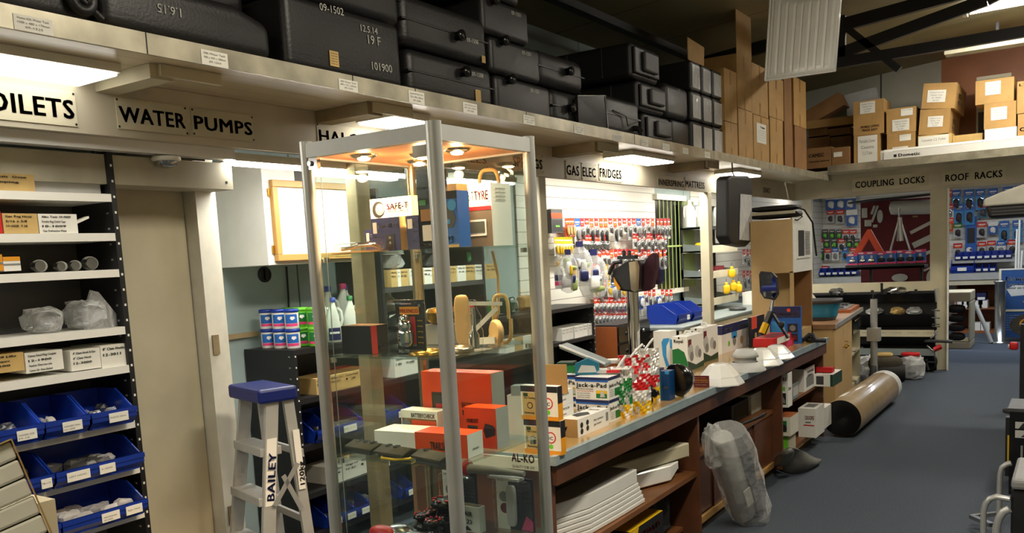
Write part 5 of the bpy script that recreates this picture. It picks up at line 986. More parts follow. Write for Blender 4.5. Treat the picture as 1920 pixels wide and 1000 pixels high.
o = abox('flat_red_box', 'upper flat red box with a white corner print', 1412, 1450, 1488, 651, 636, 'red', [('r', 't', .1, .15, .9, .9, 'maroon'), ('r', 'r', .2, .1, .9, .9, 'white')], group='flat red boxes', dmax=.45, z=CZ_+.052)
abox('mirror_box', 'blue TOWING MIRROR box standing at the far end of the counter', 1444, 1502, 1504, 645, 575, 'blue', [('r', 'f', 0, .7, 1, 1, 'navy'), ('o', 'f', .62, .9, .05, 'orange'), ('t', 'f', .14, .76, .08, 'TOWING MIRROR', 'card_light', .8, 5), ('t', 'f', .1, .7, .04, 'with adjustable blind spot', 'white', .8, 5), ('r', 'f', .58, .3, .9, .54, 'ink'), ('o', 'f', .74, .42, .08, 'grey', 3), ('r', 'f', .58, .06, .9, .27, 'ink'), ('r', 'f', .62, .1, .86, .22, 'maroon', 3), ('r', 'f', .05, .3, .5, .6, 'sky_blue', 2)], dmax=.08)
t = thing('towing_mirror', 'towing mirror on black tripod arms in front of the blue box', 'mirror', (0, 0, 0))
yy = 6.35; C_ = [P(px, py, y=yy) for px, py in ((1426, 509), (1447, 511), (1456, 520), (1459, 552), (1452, 563), (1433, 560), (1425, 548), (1423, 515))]
B().prism(C_, (0, .03, 0), 'black').build('frame', t); cc = sum(C_, Vector())/8; B().prism([cc+(p-cc)*.87+V(0, -.004, 0) for p in C_], (0, .003, 0), 'mirror').build('mirror_glass', t)
p0 = P(1449, 563, y=yy+.02); p1 = P(1446, 585, y=yy); B().tube([p0, p1], .012, 'steel').build('stem', t)
B().beam(p1, P(1424, 640, y=yy-.1), .04, .03, 'black').beam(P(1436, 606, y=yy-.06), P(1428, 625, y=yy-.09), .03, .034, 'yellow').build('arm', t); B().beam(p1, P(1478, 634, y=yy-.05), .018, .018, 'black').build('arm', t); B().beam(P(1424, 640, y=yy-.1), P(1416, 650, y=yy-.1), .06, .03, 'black').superbox(P(1468, 608, y=yy).x, yy-.04, P(1468, 608, y=yy).z, .04, .04, .04, 'black').build('clamp', t)
t = thing('work_gloves', 'crumpled black strap and gloves at the far counter end', 'gloves', P(1522, 643, z=CZ_)); B().tube([(-.09, .02, .01), (-.05, .0, .03), (-.02, .01, .06), (.01, 0, .06), (.03, 0, .02), (.1, .02, .015)], .018, 'black').blob(0, .02, .02, .12, .08, .04, 'black', .4, 5).build('strap', t)
# chrome pole carrying display mirrors
px_, py_ = -2.33, 5.1
def onpole(px, py): return P(px, py, y=py_)
a = onpole(1190, 660); b_ = onpole(1191, 535)
t = thing('mirror_stand', 'thick chrome pole stand carrying a cluster of caravan mirrors', 'display stand', (a.x, py_, CZ_+.001)); ph = b_.z-CZ_
B().lathe([(.038, 0), (.038, ph)], 'chrome', n=28).build('pole', t); B().lathe([(.07, 0), (.07, .01), (.04, .02)], 'chrome', n=28, cap=False).build('base', t)
B().box(-.07, -.02, ph, .04, .02, ph+.02, 'black').build('clamp_bar', t)
tp = t
def face_on(y, pts, dep, m, name, lab, cat='mirror', bev=.0, extra=None):
    t = thing(name, lab, cat, (0, 0, 0), 0, 'caravan mirrors on the chrome pole'); Q = [P(px, py, y=y) for px, py in pts]
    return t, Q
t, Q = face_on(5.02, [(1145, 520), (1150, 505), (1175, 490), (1192, 488), (1198, 500), (1197, 545), (1190, 549), (1160, 545)], .1, 'black', 'caravan_mirror', 'black-shelled caravan mirror with a chrome-lit edge on the pole')
B().prism([(p.x, p.y, p.z) for p in Q], (0, .14, 0), 'black').build('shell', t, bev=.012, seg=3)
B().prism([P(px, py, y=4.99) for px, py in ((1179, 492), (1195, 489), (1199, 500), (1197, 543), (1190, 548), (1183, 544))], (0, .03, 0), 'mirror').build('mirror_glass', t)
B().tube([P(1142, 515, y=5.0), P(1146, 503, y=5.0), P(1152, 493, y=5.0), P(1165, 491, y=5.0)], .012, 'black').build('arm', t)
B().box(P(1160, 487, y=5.02).x, 5.0, P(1160, 487, y=5.02).z, P(1193, 487, y=5.02).x, 5.05, P(1160, 480, y=5.02).z, 'black').lathe([(.012, 0), (.014, .03), (.004, .035)], 'black', o=P(1170, 480, y=5.02), n=10).lathe([(.012, 0), (.014, .03), (.004, .035)], 'black', o=P(1180, 480, y=5.02), n=10).build('clamp', t)
B().prism([P(px, py, y=5.0) for px, py in ((1150, 520), (1163, 541), (1160, 545), (1152, 535))], (0, .01, 0), 'amber').build('reflector', t)
t, Q = face_on(5.1, 0 or [(1199, 547), (1201, 505), (1215, 480), (1224, 474), (1229, 478), (1230, 500), (1222, 540), (1212, 546)], .05, 'purple', 'mirror_bag', 'dark maroon cloth mirror bag upright on the pole', 'bag')
M('plum', sr(60, 26, 40), .9, nz=.1, ns=60); B().prism(Q, (0, .06, 0), 'plum').build('cloth', t, bev=.01, seg=3)
t, Q = face_on(5.25, [(1224, 498), (1236, 500), (1240, 506), (1240, 528), (1236, 534), (1226, 534), (1221, 528), (1220, 504)], .05, 'navy', 'caravan_mirror', 'small blue-framed mirror at the right of the pole')
B().prism(Q, (0, .05, 0), 'navy').build('shell', t, bev=.008, seg=2); cc = sum(Q, Vector())/8; B().prism([cc+(p-cc)*.8+V(0, -.006, 0) for p in Q], (0, .003, 0), 'mirror').build('mirror_glass', t)
B().beam(P(1222, 538, y=5.2), P(1198, 540, y=5.12), .012, .012, 'black').build('arm', t)
# ================================================================ UNDER THE COUNTER
def xbox(name, lab, pxl, pxr, py, z, x, h_, dep, m, L=(), group=None, cat='box', rz=R90):
    y0 = P(pxl, py, x=x).y; y1 = P(pxr, py, x=x).y; W = y1-y0
    return solo(B().box(0, 0, 0, W, dep, h_, m).prints(W, dep, h_, L), name, lab, cat, (x, y0, z), rz, group)
# stack of curved white mouldings, long boards
for k in range(6):
    h_ = .035 if k < 5 else .07; z0 = .402+.0*k+ (.022*k); pts = [(-1.88, 2.86), (-1.80, 3.0), (-1.745, 3.2), (-1.735, 3.5-.012*k), (-1.735, 3.72-.012*k)]
    b = B(); off = .006*(5-k)*.3; hh = .02 if k < 5 else .065
    ring = [[V(x+off, y, z0), V(x+off-.16, y, z0), V(x+off-.16, y, z0+hh), V(x+off, y, z0+hh)] for x, y in pts]
    solo(b.loft(ring, 'gloss_white', smooth=False), 'bumper_moulding', f'white curved moulding, {ORD[k]} from the bottom of the stack on the counter shelf', 'moulding', (0, 0, 0), 0, 'white curved mouldings under the counter', bev=.004, seg=2)
solo(B().loft([[V(-2.1, 3.1, .49), V(-2.2, 3.1, .49), V(-2.2, 3.1, .54), V(-2.1, 3.1, .54)], [V(-1.72, 4.28, .50), V(-1.86, 4.28, .50), V(-1.86, 4.28, .575), V(-1.72, 4.28, .575)]], 'cream', smooth=False), 'trim_board', 'long cream board poking out above the curved mouldings', 'board', bev=.006)
solo(B().loft([[V(-2.12, 3.2, .41), V(-2.2, 3.2, .41), V(-2.2, 3.2, .485), V(-2.12, 3.2, .485)], [V(-1.75, 4.1, .41), V(-1.88, 4.1, .41), V(-1.88, 4.1, .492), V(-1.75, 4.1, .492)], [V(-1.75, 4.2, .45), V(-1.88, 4.2, .45), V(-1.88, 4.2, .492), V(-1.75, 4.2, .492)]], 'gloss_white', smooth=False), 'trim_board', 'long glossy white board under the cream one, with a bevelled tip', 'board', bev=.006)
t = thing('chrome_jar', 'small chrome jar with a rim on the counter shelf edge', 'jar', (-1.745, 2.93, .081)); B().lathe([(.025, 0), (.025, .11), (.018, .13), (.022, .15), (.001, .152)], 'chrome', n=18).build('jar_body', t)
o = xbox('yellow_box', 'low yellow and black box under the counter at the frame bottom', 1100, 1178, 960, .081, -1.74, .17, .25, 'yellow', [('r', 't', .2, .2, .8, .8, 'dark_grey'), ('r', 'f', .1, .1, .9, .6, 'black')])
o = xbox('yellow_box', 'upright yellow, black and green box lettered in red under the counter', 1180, 1243, 960, .081, -1.735, .215, .28, 'black', [('r', 't', 0, 0, 1, 1, 'yellow'), ('r', 't', .15, .4, .45, .55, 'ink', 2), ('r', 't', .6, .4, .9, .55, 'ink', 2), ('t', 'f', .3, .72, .12, 'STANLEY', 'red', .6), ('t', 'f', .3, .5, .12, 'POWER', 'red', .5), ('r', 'f', .3, .1, .9, .3, 'green'), ('p', 'f', ((0, 1), (.25, 1), (0, .2)), 'yellow')])
bag(-1.93, 4.12, .081, .3, .3, .26, 'dark soft bag under the counter beside the yellow boxes', 11, 'black', 'bag', None, None, 'soft_bag', .2, 20)
# wrapped roll leaning on the counter
a = P(1400, 978, z=.02); b0 = Vector((-1.55, a.y, .06)); b1 = Vector((-1.66, a.y+.40, .60))
foot = P(1395, 965, z=.05); head = P(1352, 820, x=-1.60)
t = thing('wrapped_roll', 'silver-grey roll in clear film leaning against the counter front', 'roll', (0, 0, 0))
d_ = (foot-head).normalized(); hd, ft = head, foot
B().tube([hd, hd+d_*.02, lerp(hd, ft, .5), ft-d_*.02, ft], [.055, .066, .069, .07, .058], 'pale_grey', 18).build('roll_body', t)
sd = Vector((.05, .06, 0)); b = B(); b.tube([hd+sd*1.3-d_*.03, lerp(hd, ft, .5)+sd*1.25, ft+sd*1.0], [.042, .045, .046], 'steel', 14).build('inner_roll', t)
b = B(); rd = random.Random(2); rings = []
for k in range(9):
    c = lerp(hd-d_*.04, ft+d_*.05, k/8)+sd*.5; u = d_.cross(Vector((0, 1, .3))).normalized(); v = d_.cross(u)
    rings.append([c+(u*math.cos(i*PI/8)*.13+v*math.sin(i*PI/8)*.115)*(1+.15*(rd.random()-.5))*(.75 if k in (0, 8) else 1) for i in range(16)])
b.loft(rings, 'film', smooth=False).build('film_wrap', t)
p = lerp(hd, ft, .62)+Vector((.075, -.04, 0)); B().beam(p, p+d_*.13, .05, .004, 'paper', (1, -.6, 0)).build('paper_tag', t)
a = P(1325, 850, x=-1.69); bag(-1.65, a.y, .402, .12, .14, .24, 'crumpled clear bag bulging out at the end of the counter shelf', 6)
# bay 2 goods
xbox('tool_box', 'dark printed carton on the shelf over the sliding doors', 1372, 1408, 790, .461, -1.86, .115, .22, 'dark_grey', [('r', 'f', .1, .1, .9, .9, 'grime'), ('r', 't', 0, 0, 1, 1, 'black')])
xbox('white_carton', 'open white carton on the shelf over the sliding doors', 1409, 1437, 785, .461, -1.84, .13, .3, 'white_paint', [('r', 't', .1, .1, .9, .9, 'grime')])
bag(-2.05, 5.55, .592, .12, .3, .08, 'scrunched grey bag on top of the cartons over the sliding doors', 9, 'pouch', 'bag', None, None, 'soft_bag')
solo(B().tube([(-1.82, 5.1, .47), (-1.76, 5.5, .472), (-1.755, 5.75, .468)], .008, 'black'), 'black_cable', 'black cable lying along the shelf over the sliding doors', 'cable')
bag(-2.05, 4.75, .461, .4, .4, .16, 'dark heap of cases deep in the shelf over the sliding doors', 13, 'black', 'bag', None, None, 'soft_bag')
# bay 3 goods
DO = [('t', 'f', .0, .78, .1, 'DOORS', 'orange', .9), ('r', 'f', .08, .08, .85, .42, 'ink'), ('p', 'f', ((.15, .3), (.5, .4), (.8, .2), (.8, .12), (.15, .1)), 'grey', 3), ('r', 'f', .1, .48, .8, .6, 'lime')]
cc = P(1486, 775, z=.2)
def cbx(name, lab, xl, xc, xr, yc, yt, z, m, L, x=-1.72, group=None):
    c = P(xc, yc, x=x); w_ = c.x-P(xl, yc, y=c.y).x; d_ = P(xr, yc, x=x).y-c.y; h_ = P(xc, yt, x=x).z-z
    return solo(B().box(0, 0, 0, w_, d_, h_, m).prints(w_, d_, h_, L), name, lab, 'box', (c.x-w_, c.y, z), 0, group)
cbx('appliance_box', 'tall white box with orange DOORS lettering sticking out of the counter end bay', 1453, 1478, 1486, 778, 700, .463, 'white', DO+[('t', 'r', .1, .5, .1, 'Doors', 'orange', .6)], -1.68)
cbx('appliance_box', 'grey-green box squeezed behind the DOORS box', 1484, 1486, 1498, 762, 722, .463, 'shelf_grey', [('r', 'r', .1, .2, .9, .8, 'pale_grey')], -1.73)
cbx('appliance_box', 'black-topped white carton with blue print in the counter end bay', 1482, 1508, 1528, 742, 693, .463, 'white', [('r', 't', 0, 0, 1, 1, 'black'), ('r', 'r', .2, .15, .9, .6, 'grey'), ('t', 'r', .3, .75, .12, 'PORTABLE', 'navy', .6), ('t', 'r', .3, .6, .1, 'GRILL', 'navy', .5)], -1.74)
cbx('appliance_box', 'white box with a teal end and food picture, under the small red box', 1527, 1562, 1579, 729, 703, .463, 'white', [('r', 'f', .1, .15, .5, .85, 'dark_grey'), ('r', 'r', 0, 0, 1, 1, 'dark_green'), ('r', 'f', .85, 0, 1, 1, 'dark_green')], -1.60)
cbx('small_red_box', 'small bright red box on the teal-ended box beside the yellow cabinet', 1530, 1561, 1565, 703, 690, .565, 'red', [], -1.62)
cbx('appliance_box', 'white carton printed DOORS in orange, low in the counter end bay', 1497, 1530, 1546, 808, 767, .112, 'white', [('t', 'f', .4, .62, .14, 'DOORS', 'orange', .5), ('r', 'f', .3, .4, .9, .44, 'red'), ('r', 't', .2, .2, .8, .8, 'grey'), ('t', 'f', .4, .5, .07, 'vented', 'grey_ink', .3)], -1.66)
cbx('appliance_box', 'second white carton behind the low orange printed one', 1532, 1546, 1559, 796, 766, .112, 'white', [('t', 'f', .2, .6, .14, 'DOORS', 'orange', .7)], -1.68)
cbx('appliance_box', 'white box with green picture label stacked in the lower end bay', 1455, 1482, 1497, 808, 783, .25, 'white_paint', [('r', 'f', .15, .2, .75, .8, 'green'), ('o', 'f', .5, .4, .2, 'ink', 3), ('r', 't', 0, 0, 1, 1, 'cherry')], -1.68)
cbx('appliance_box', 'cream picture box at the bottom of the end bay stack', 1455, 1480, 1492, 832, 806, .112, 'cream', [('r', 'f', .1, .1, .5, .8, 'dark_grey'), ('r', 'f', .55, .2, .9, .7, 'lime')], -1.70)
# grey flat pouch on the floor
M('sheet', sr(112, 112, 106), .6, nz=.15, bump=.5, bs=10)
base = P(1500, 880, z=0); t = thing('cloth_cover', 'crumpled grey cover slumped on the carpet against the counter', 'cloth', (0, 0, 0))
def G(px, py, z): p = P(px, py, z=z); return p
rows = [[G(1452, 872, .03), G(1462, 850, .16), G(1478, 838, .25), G(1492, 838, .24)], [G(1460, 882, .01), G(1478, 868, .10), G(1500, 852, .17), G(1508, 850, .15)], [G(1480, 887, .01), G(1500, 880, .06), G(1520, 868, .09), G(1525, 862, .05)], [G(1490, 888, .004), G(1520, 876, .03), G(1535, 868, .03), G(1543, 864, .006)]]
b = B(); vs = [p for r in rows for p in r]; fs = [(i*4+j, i*4+j+1, (i+1)*4+j+1, (i+1)*4+j) for i in range(3) for j in range(3)]
b.add(vs, fs, 'sheet', True); o = b.build('cloth', t); q = o.modifiers.new('s', 'SUBSURF'); q.levels = q.render_levels = 2; q = o.modifiers.new('t', 'SOLIDIFY'); q.thickness = .012
rows2 = [[G(1452, 880, .004), G(1456, 856, .12)], [G(1462, 872, .12), G(1474, 842, .29)], [G(1476, 866, .13), G(1490, 838, .26)]]
b = B(); b.add([p for r in rows2 for p in r], [(0, 1, 3, 2), (2, 3, 5, 4)], 'sheet', True); o = b.build('folded_edge', t); q = o.modifiers.new('s', 'SUBSURF'); q.levels = q.render_levels = 2; q = o.modifiers.new('t', 'SOLIDIFY'); q.thickness = .02
# cardboard roll on the floor
c0 = P(1581, 822, z=0); c1 = P(1648, 765, z=0); r = .155; A = V(-1.80, 7.30, r); 
A = P(1578, 786, z=r); Bp = P(1636, 742, z=r)
dd = (Bp-A); dd.z = 0
t = thing('wrapped_tube', 'long cardboard-wrapped roll with a black end lying on the carpet', 'roll', (A.x, A.y, r+.002), math.atan2(dd.y, dd.x)-R90)
L_ = 1.75
B().lathe([(r, 0), (r, L_)], 'kraft', ax='y', n=36) if False else None
M('kraft', sr(166, 144, 110), .28, nz=.12, ns=6, coat=.4)
B().lathe([(r*.98, 0), (r, .01), (r, L_-.15), (r*.99, L_)], 'kraft', ax='y', n=36, cap=False).build('kraft_wrap', t); B().lathe([(r*.97, .012), (r*.6, .02), (.001, .03)], 'black_gloss', ax='y', n=36, cap=False).build('end_face', t); B().lathe([(r*.97, L_-.01), (.001, L_-.01)], 'black_gloss', ax='y', n=36, cap=False).build('end_face', t)
B().lathe([(r+.002, L_-.16), (r+.004, L_-.1), (r+.002, L_)], 'film2', ax='y', n=36, cap=False).build('film_band', t)
b = B(); 
for i in range(4):
    a0, a1 = PI*.3+i*.12, PI*.3+(i+1)*.12; rr = r+.0015
    b.quad((rr*math.cos(a0)*-1, .2, rr*math.sin(a0)), (rr*math.cos(a1)*-1, .2, rr*math.sin(a1)), (rr*math.cos(a1)*-1, .42, rr*math.sin(a1)), (rr*math.cos(a0)*-1, .42, rr*math.sin(a0)), 'paper')
b.build('paper_label', t)
solo(B().lathe([(.03, 0), (.03, .9)], 'card_light', ax='y', n=14), 'thin_tube', 'thin pale cardboard tube on the floor behind the cloth cover', 'tube', (-1.83, 6.2, .032), -.02)
# ================================================================ YELLOW CABINET AT THE COUNTER END
yc0, yc1 = P(1562, 690, x=-1.9).y, 0
M('worktop_brown', sr(150, 112, 78), .35, nz=.1)
t = thing('kitchen_cabinet', 'pale yellow kitchen display cabinet with brass knobs at the counter end', 'cabinet', (-1.90, 8.29, 0), R90+.085)
L1, L2, DP = 1.26, 2.1, .56
b = B().box(0, 0, 0, L1, DP, .79, 'beech_pale'); b.build('body', t)
B().box(.62, -.016, .03, L1-.01, 0, .78, 'beech_pale').lathe([(.005, -.05), (.005, -.016)], 'brass', o=(.68, 0, .6), ax='y', n=10).build('door', t); 
dd_ = B().box(.01, -.016, .03, .61, 0, .78, 'beech_pale').build('door', t)
for x in (.55, .69): B().superbox(x, -.045, .56, .03, .03, .03, 'brass', e=2, e2=2, n=12).lathe([(.006, -.04), (.006, -.016)], 'brass', o=(x, 0, .56), ax='y', n=8).build('knob', dd_, label='round brass knob')
b = B().box(L1, 0, 0, L1+.02, DP, .79, 'cream').box(L2-.02, 0, 0, L2, DP, .79, 'cream').box(L1, DP-.02, 0, L2, DP, .79, 'cream').box(L1, 0, .0, L2, DP, .05, 'cream').box(L1, 0, .36, L2, DP, .38, 'cream').build('open_shelf_unit', t)
B().box(L1+.05, -.02, .60, L2-.04, .02, .76, 'black_gloss').box(L1+.1, -.022, .63, L2-.1, -.02, .72, 'screen').tube([(L1+.1, -.04, .745), (L2-.1, -.04, .745)], .008, 'chrome').build('grill_drawer', t)
B().box(-.02, -.03, .79, L2+.02, DP+.02, .832, 'worktop_brown').box(-.022, -.034, .792, L2+.022, -.028, .833, 'alu').build('worktop', t)
# stove top and folding tub
t = thing('hob', 'steel gas hob set in a wooden board on the yellow cabinet', 'hob', (-2.12, 9.6, .834), R90+.085)
B().box(0, -.1, 0, .8, .35, .03, 'cherry').build('board', t); B().box(.06, -.06, .03, .74, .3, .04, 'steel').build('plate', t); B().prism([(.06, .3, .04), (.74, .3, .04), (.74, .5, .30), (.06, .5, .30)], (0, .01, 0), 'cream').build('lid', t)
for x, y in ((.2, .05), (.55, .05), (.35, .2)): B().lathe([(.06, .04), (.06, .05), (.03, .056), (.001, .056)], 'black', o=(x, y, 0), n=16).box(x-.08, y-.004, .06, x+.08, y+.004, .066, 'steel').box(x-.004, y-.08, .06, x+.004, y+.08, .066, 'steel').build('burner', t)
c = P(1532, 603, z=.834); t = thing('folding_tub', 'teal and grey collapsible washing tub on the yellow cabinet', 'tub', (c.x-.03, c.y+.2, .835), .0)
def rr(w_, d_, z): return [V(w_/2*math.copysign(abs(math.cos(a))**.5, math.cos(a)), d_/2*math.copysign(abs(math.sin(a))**.5, math.sin(a)), z) for a in [2*PI*i/28 for i in range(28)]]
B().loft([rr(.30, .24, .003), rr(.31, .25, .025), rr(.32, .26, .03)], 'dark_grey').build('tub_base', t)
B().loft([rr(.325, .26, .03), rr(.34, .275, .07), rr(.335, .27, .075), rr(.36, .29, .115), rr(.355, .285, .12), rr(.38, .31, .16)], 'teal', cap=False).build('tub_wall', t, label='teal soft wall')
B().loft([rr(.38, .31, .16), rr(.42, .35, .175), rr(.42, .35, .2), rr(.38, .31, .2), rr(.36, .29, .14), rr(.3, .24, .04)], 'dark_grey', cap=False).build('rim', t)
# tall fridge cut-out box standing behind the counter
t = thing('display_unit', 'tall tan demonstration box with a vent grille and open niche', 'display unit', (-2.40, 7.52, 0), .0)
m='card_light'
M('tan', sr(186, 156, 106), .5, nz=.04)
B().box(0, 0, 1.355, .36, .62, 1.80, 'tan').build('head_box', t); B().box(.0, 0, 0, .2, .62, 1.355, 'tan').box(.2, .58, 0, .36, .62, 1.355, 'card_dark').box(.33, 0, 0, .36, .02, 1.355, 'tan').box(.2, 0, 0, .36, .62, .84, 'tan').box(.2, 0, 1.345, .36, .62, 1.355, 'tan').build('lower_box', t)
B().box(.36, .0, 1.345, .366, .62, 1.81, 'white').build('side_panel', t)
v = B().box(.366, .09, 1.46, .374, .53, 1.72, 'white').build('vent_grille', t)
b = B()
for k in range(16): b.box(.3745, .12+.011*k*1.1, 1.48, .3765, .126+.011*k*1.1, 1.70, 'dark_grey')
for k in range(16): b.box(.3745, .34, 1.49+.013*k, .3765, .50, 1.496+.013*k, 'dark_grey')
b.build('louvre', v)
t = thing('folded_awning', 'black and cream strapped bundle lying on the tan display box', 'bundle', (-2.43, 7.56, 1.813), 0)
B().superbox(.17, .2, .03, .46, .3, .06, 'black', e=4, e2=3).superbox(.17, .2, .09, .44, .3, .05, 'black', e=4, e2=3).build('bundle', t); B().box(-.04, .05, .035, .38, .1, .06, 'cream').build('cream_layer', t)
B().tube([(.38, .1, .09), (.44, .15, .06), (.47, .3, -.05), (.46, .42, -.25), (.45, .5, -.34)], .008, 'black').tube([(.38, .1, .05), (.45, .05, .0), (.42, .0, -.03), (.36, .02, -.01)], .006, 'black').build('strap', t)
# hanging black zipped case
t = thing('hanging_case', 'black zipped case with a clear window hung from the shelf edge', 'case', (0, 0, 0)); xx = -2.42
Q = [P(px, py, x=xx) for px, py in ((1366, 333), (1372, 329), (1405, 330), (1412, 338), (1411, 452), (1400, 463), (1372, 458), (1365, 445))]
B().prism(Q, (-.11, 0, 0), 'black').build('case_body', t, bev=.02, seg=3)
Q = [P(px, py, x=xx+.004) for px, py in ((1388, 364), (1409, 366), (1409, 452), (1386, 450))]; B().prism(Q, (.004, 0, 0), 'film2').build('clear_window', t)
Q = [P(px, py, x=xx+.003) for px, py in ((1392, 380), (1406, 382), (1406, 448), (1390, 444))]; B().prism(Q, (.0005, 0, 0), 'grime').build('insert_card', t)
p = P(1389, 331, x=xx); B().tube([p+V(-.05, 0, -.01), p+V(-.07, 0, .04), (-2.494, p.y, 2.31)], .006, 'black').build('hook', t)
# ================================================================ HANGING PACKS
rd = random.Random(21)
PK = {}
def pack(kind, lab, group, loc, rz, sc_=1.0, stack=1):
    """a carded pack hung from a wire hook: hanging point at the origin, front towards local -y"""
    key = kind
    if key in PK: 
        o = dup(PK[key], loc, rz, lab, group, (sc_, sc_, sc_)); return o
    hdr, body, inner, w_, h_ = kind
    t = thing('hanging_pack', lab, 'blister pack', loc, rz, group); t.scale = (sc_,)*3
    card = B().box(-w_/2, .0, -h_*.3, w_/2, .002, .012, hdr).box(-w_/2, .0005, -h_, w_/2, .002, -h_*.3, body)
    card.box(-w_*.35, -.0008, -h_*.14, w_*.35, 0, -h_*.08, 'white').box(-w_*.25, -.0008, -h_*.22, w_*.2, 0, -h_*.19, 'yellow'); card.build('header_card', t)
    k = (B().superbox(0, -.012, -h_*.62, w_*.6, .02, h_*.45, inner, e=2.5, e2=2.5, n=10, k=5).superbox(w_*.12, -.014, -h_*.8, w_*.35, .016, h_*.2, inner, e=2, e2=2, n=8, k=4)); k.build('content', t)
    B().superbox(0, -.012, -h_*.62, w_*.92, .026, h_*.7, 'blister', e=5, e2=5, n=12, k=5).build('clear_blister', t)
    B().tube([(0, .09, .014), (0, -.035, .010), (0, -.045, .02)], .002, 'steel', 6).build('hook', t)
    PK[key] = t; return t
RH = ('red', 'white', 'steel', .08, .15); OG = ('orange', 'orange', 'card_light', .07, .16); BK = ('orange', 'pale_grey', 'black', .07, .24); SL = ('red', 'pale_grey', 'steel', .07, .2)
BW = ('blue', 'white', 'grey', .12, .22); GR = ('dark_grey', 'dark_green', 'lime', .1, .14); BL = ('blue', 'sky_blue', 'black', .12, .28); RG = ('red', 'pale_grey', 'black', .12, .2); WB = ('white', 'blue', 'white', .14, .2); GH = ('green', 'pale_grey', 'black', .12, .2); YL = ('yellow', 'white', 'yellow', .07, .16); RB = ('red', 'teal', 'dark_grey', .12, .2)
LW = -3.885
def lrow(py, px0, px1, n, kinds, rowname, depth=.10, sc_=1.0, xs=None, skip=()):
    for i in range(n):
        if i in skip: continue
        px = px0+(px1-px0)*(i+.5)/n; k = kinds[i % len(kinds)] if isinstance(kinds, list) else kinds; x = LW+.1*1; a = P(px, py, x=x)
        pack(k, f'left peg wall pack, {rowname} row, {ORD[i]} from the post', 'carded packs on the left peg wall', (x+.0005*(i % 3), a.y, a.z), R90, sc_*(.94+.12*rd.random()))
lrow(412, 1078, 1228, 17, [BW, SL, RH, BK, SL, BK, BK, RH, BK, SL, RH, SL, RH], 'top')
lrow(412, 1230, 1257, 4, [SL], 'top window-side')
lrow(443, 1085, 1140, 9, [RH], 'second')
lrow(440, 1186, 1250, 10, [RH, SL], 'second far')
lrow(470, 1120, 1250, 17, [SL, RH, RH, BK, SL, RH], 'third')
lrow(497, 1110, 1235, 12, [RH, SL, YL, SL], 'fourth')
lrow(527, 1112, 1180, 8, [YL, BW, SL], 'fifth')
lrow(545, 1190, 1262, 9, [SL, WB, RH, SL], 'fifth far')
lrow(560, 1113, 1180, 9, [RH], 'sixth')
lrow(583, 1113, 1180, 10, [RH], 'lowest')
lrow(412, 1060, 1076, 3, [OG], 'top orange')
lrow(447, 1040, 1072, 6, [YL], 'second yellow')
t = thing('alarm_pack', 'dark boxed alarm with an orange band, first on the peg wall by the post', 'pack', P(1035, 437, x=-3.76), R90)
W = P(1056, 437, x=-3.76).y-P(1035, 437, x=-3.76).y; B().box(0, 0, 0, W, .08, .2, 'dark_grey').prints(W, .08, .2, [('r', 'f', 0, .62, 1, .85, 'orange'), ('r', 'f', .05, .05, .95, .55, 'black'), ('r', 'f', .35, .25, .7, .32, 'lime', 3)]).build('box', t)
t = thing('spray_bottle', 'slim white bottle with blue and red label hanging by the off-white post', 'bottle', P(1049, 542, x=-3.7)); B().lathe([(.035, 0), (.038, .01), (.038, .14), (.02, .17), (.014, .19)], 'milk', n=16).build('bottle_body', t); B().lathe([(.0385, .07), (.0385, .12)], 'navy', n=16, cap=False).lathe([(.0385, .03), (.0385, .065)], 'pink', n=16, cap=False).build('label_wrap', t); B().lathe([(.016, .19), (.016, .23), (.001, .232)], 'card_light', n=12).build('cap', t)
def kit(px, py, pxw, pyh, lab, seed, x=-3.62):
    a = P(px, py, x=x); h_ = a.z-P(px, py+pyh, x=x).z; w_ = P(px+pxw, py, x=x).y-a.y
    t = thing('hose_kit_bag', lab, 'bag', a, R90-.5, 'clear bags of yellow and blue fittings on the peg wall'); r2 = random.Random(seed)
    b = B()
    for k in range(12): b.superbox(r2.uniform(-.26, .26)*w_, r2.uniform(-.02, .02), -h_*r2.uniform(.3, .82), w_*r2.uniform(.12, .4), .05, h_*r2.uniform(.08, .34), r2.choice(['yellow', 'bar_green', 'navy', 'white', 'pale_grey', 'pale_grey']), e=5, e2=4, n=12, k=5)
    o = b.build('content', t); o['kind'] = 'stuff'
    B().loft([[V(w_*s*math.cos(q), .05*s*math.sin(q), -h_*z) for q in [2*PI*i/18 for i in range(18)]] for s, z in ((.06, 0), (.1, .05), (.4, .25), (.52, .5), (.5, .75), (.38, .93), (.1, 1))], 'film').build('clear_bag', t)
    B().box(-w_*.12, -.01, -h_*.1, w_*.12, .01, .01, 'navy').build('header_card', t)
kit(1064, 470, 22, 80, 'clear kit bag nearest the off-white post, yellow fittings', 1); kit(1086, 455, 26, 82, 'clear kit bag in the middle with a blue header', 2, -3.6); kit(1111, 470, 30, 92, 'largest clear kit bag with yellow and blue hoses, nearest the mirrors', 3, -3.58)
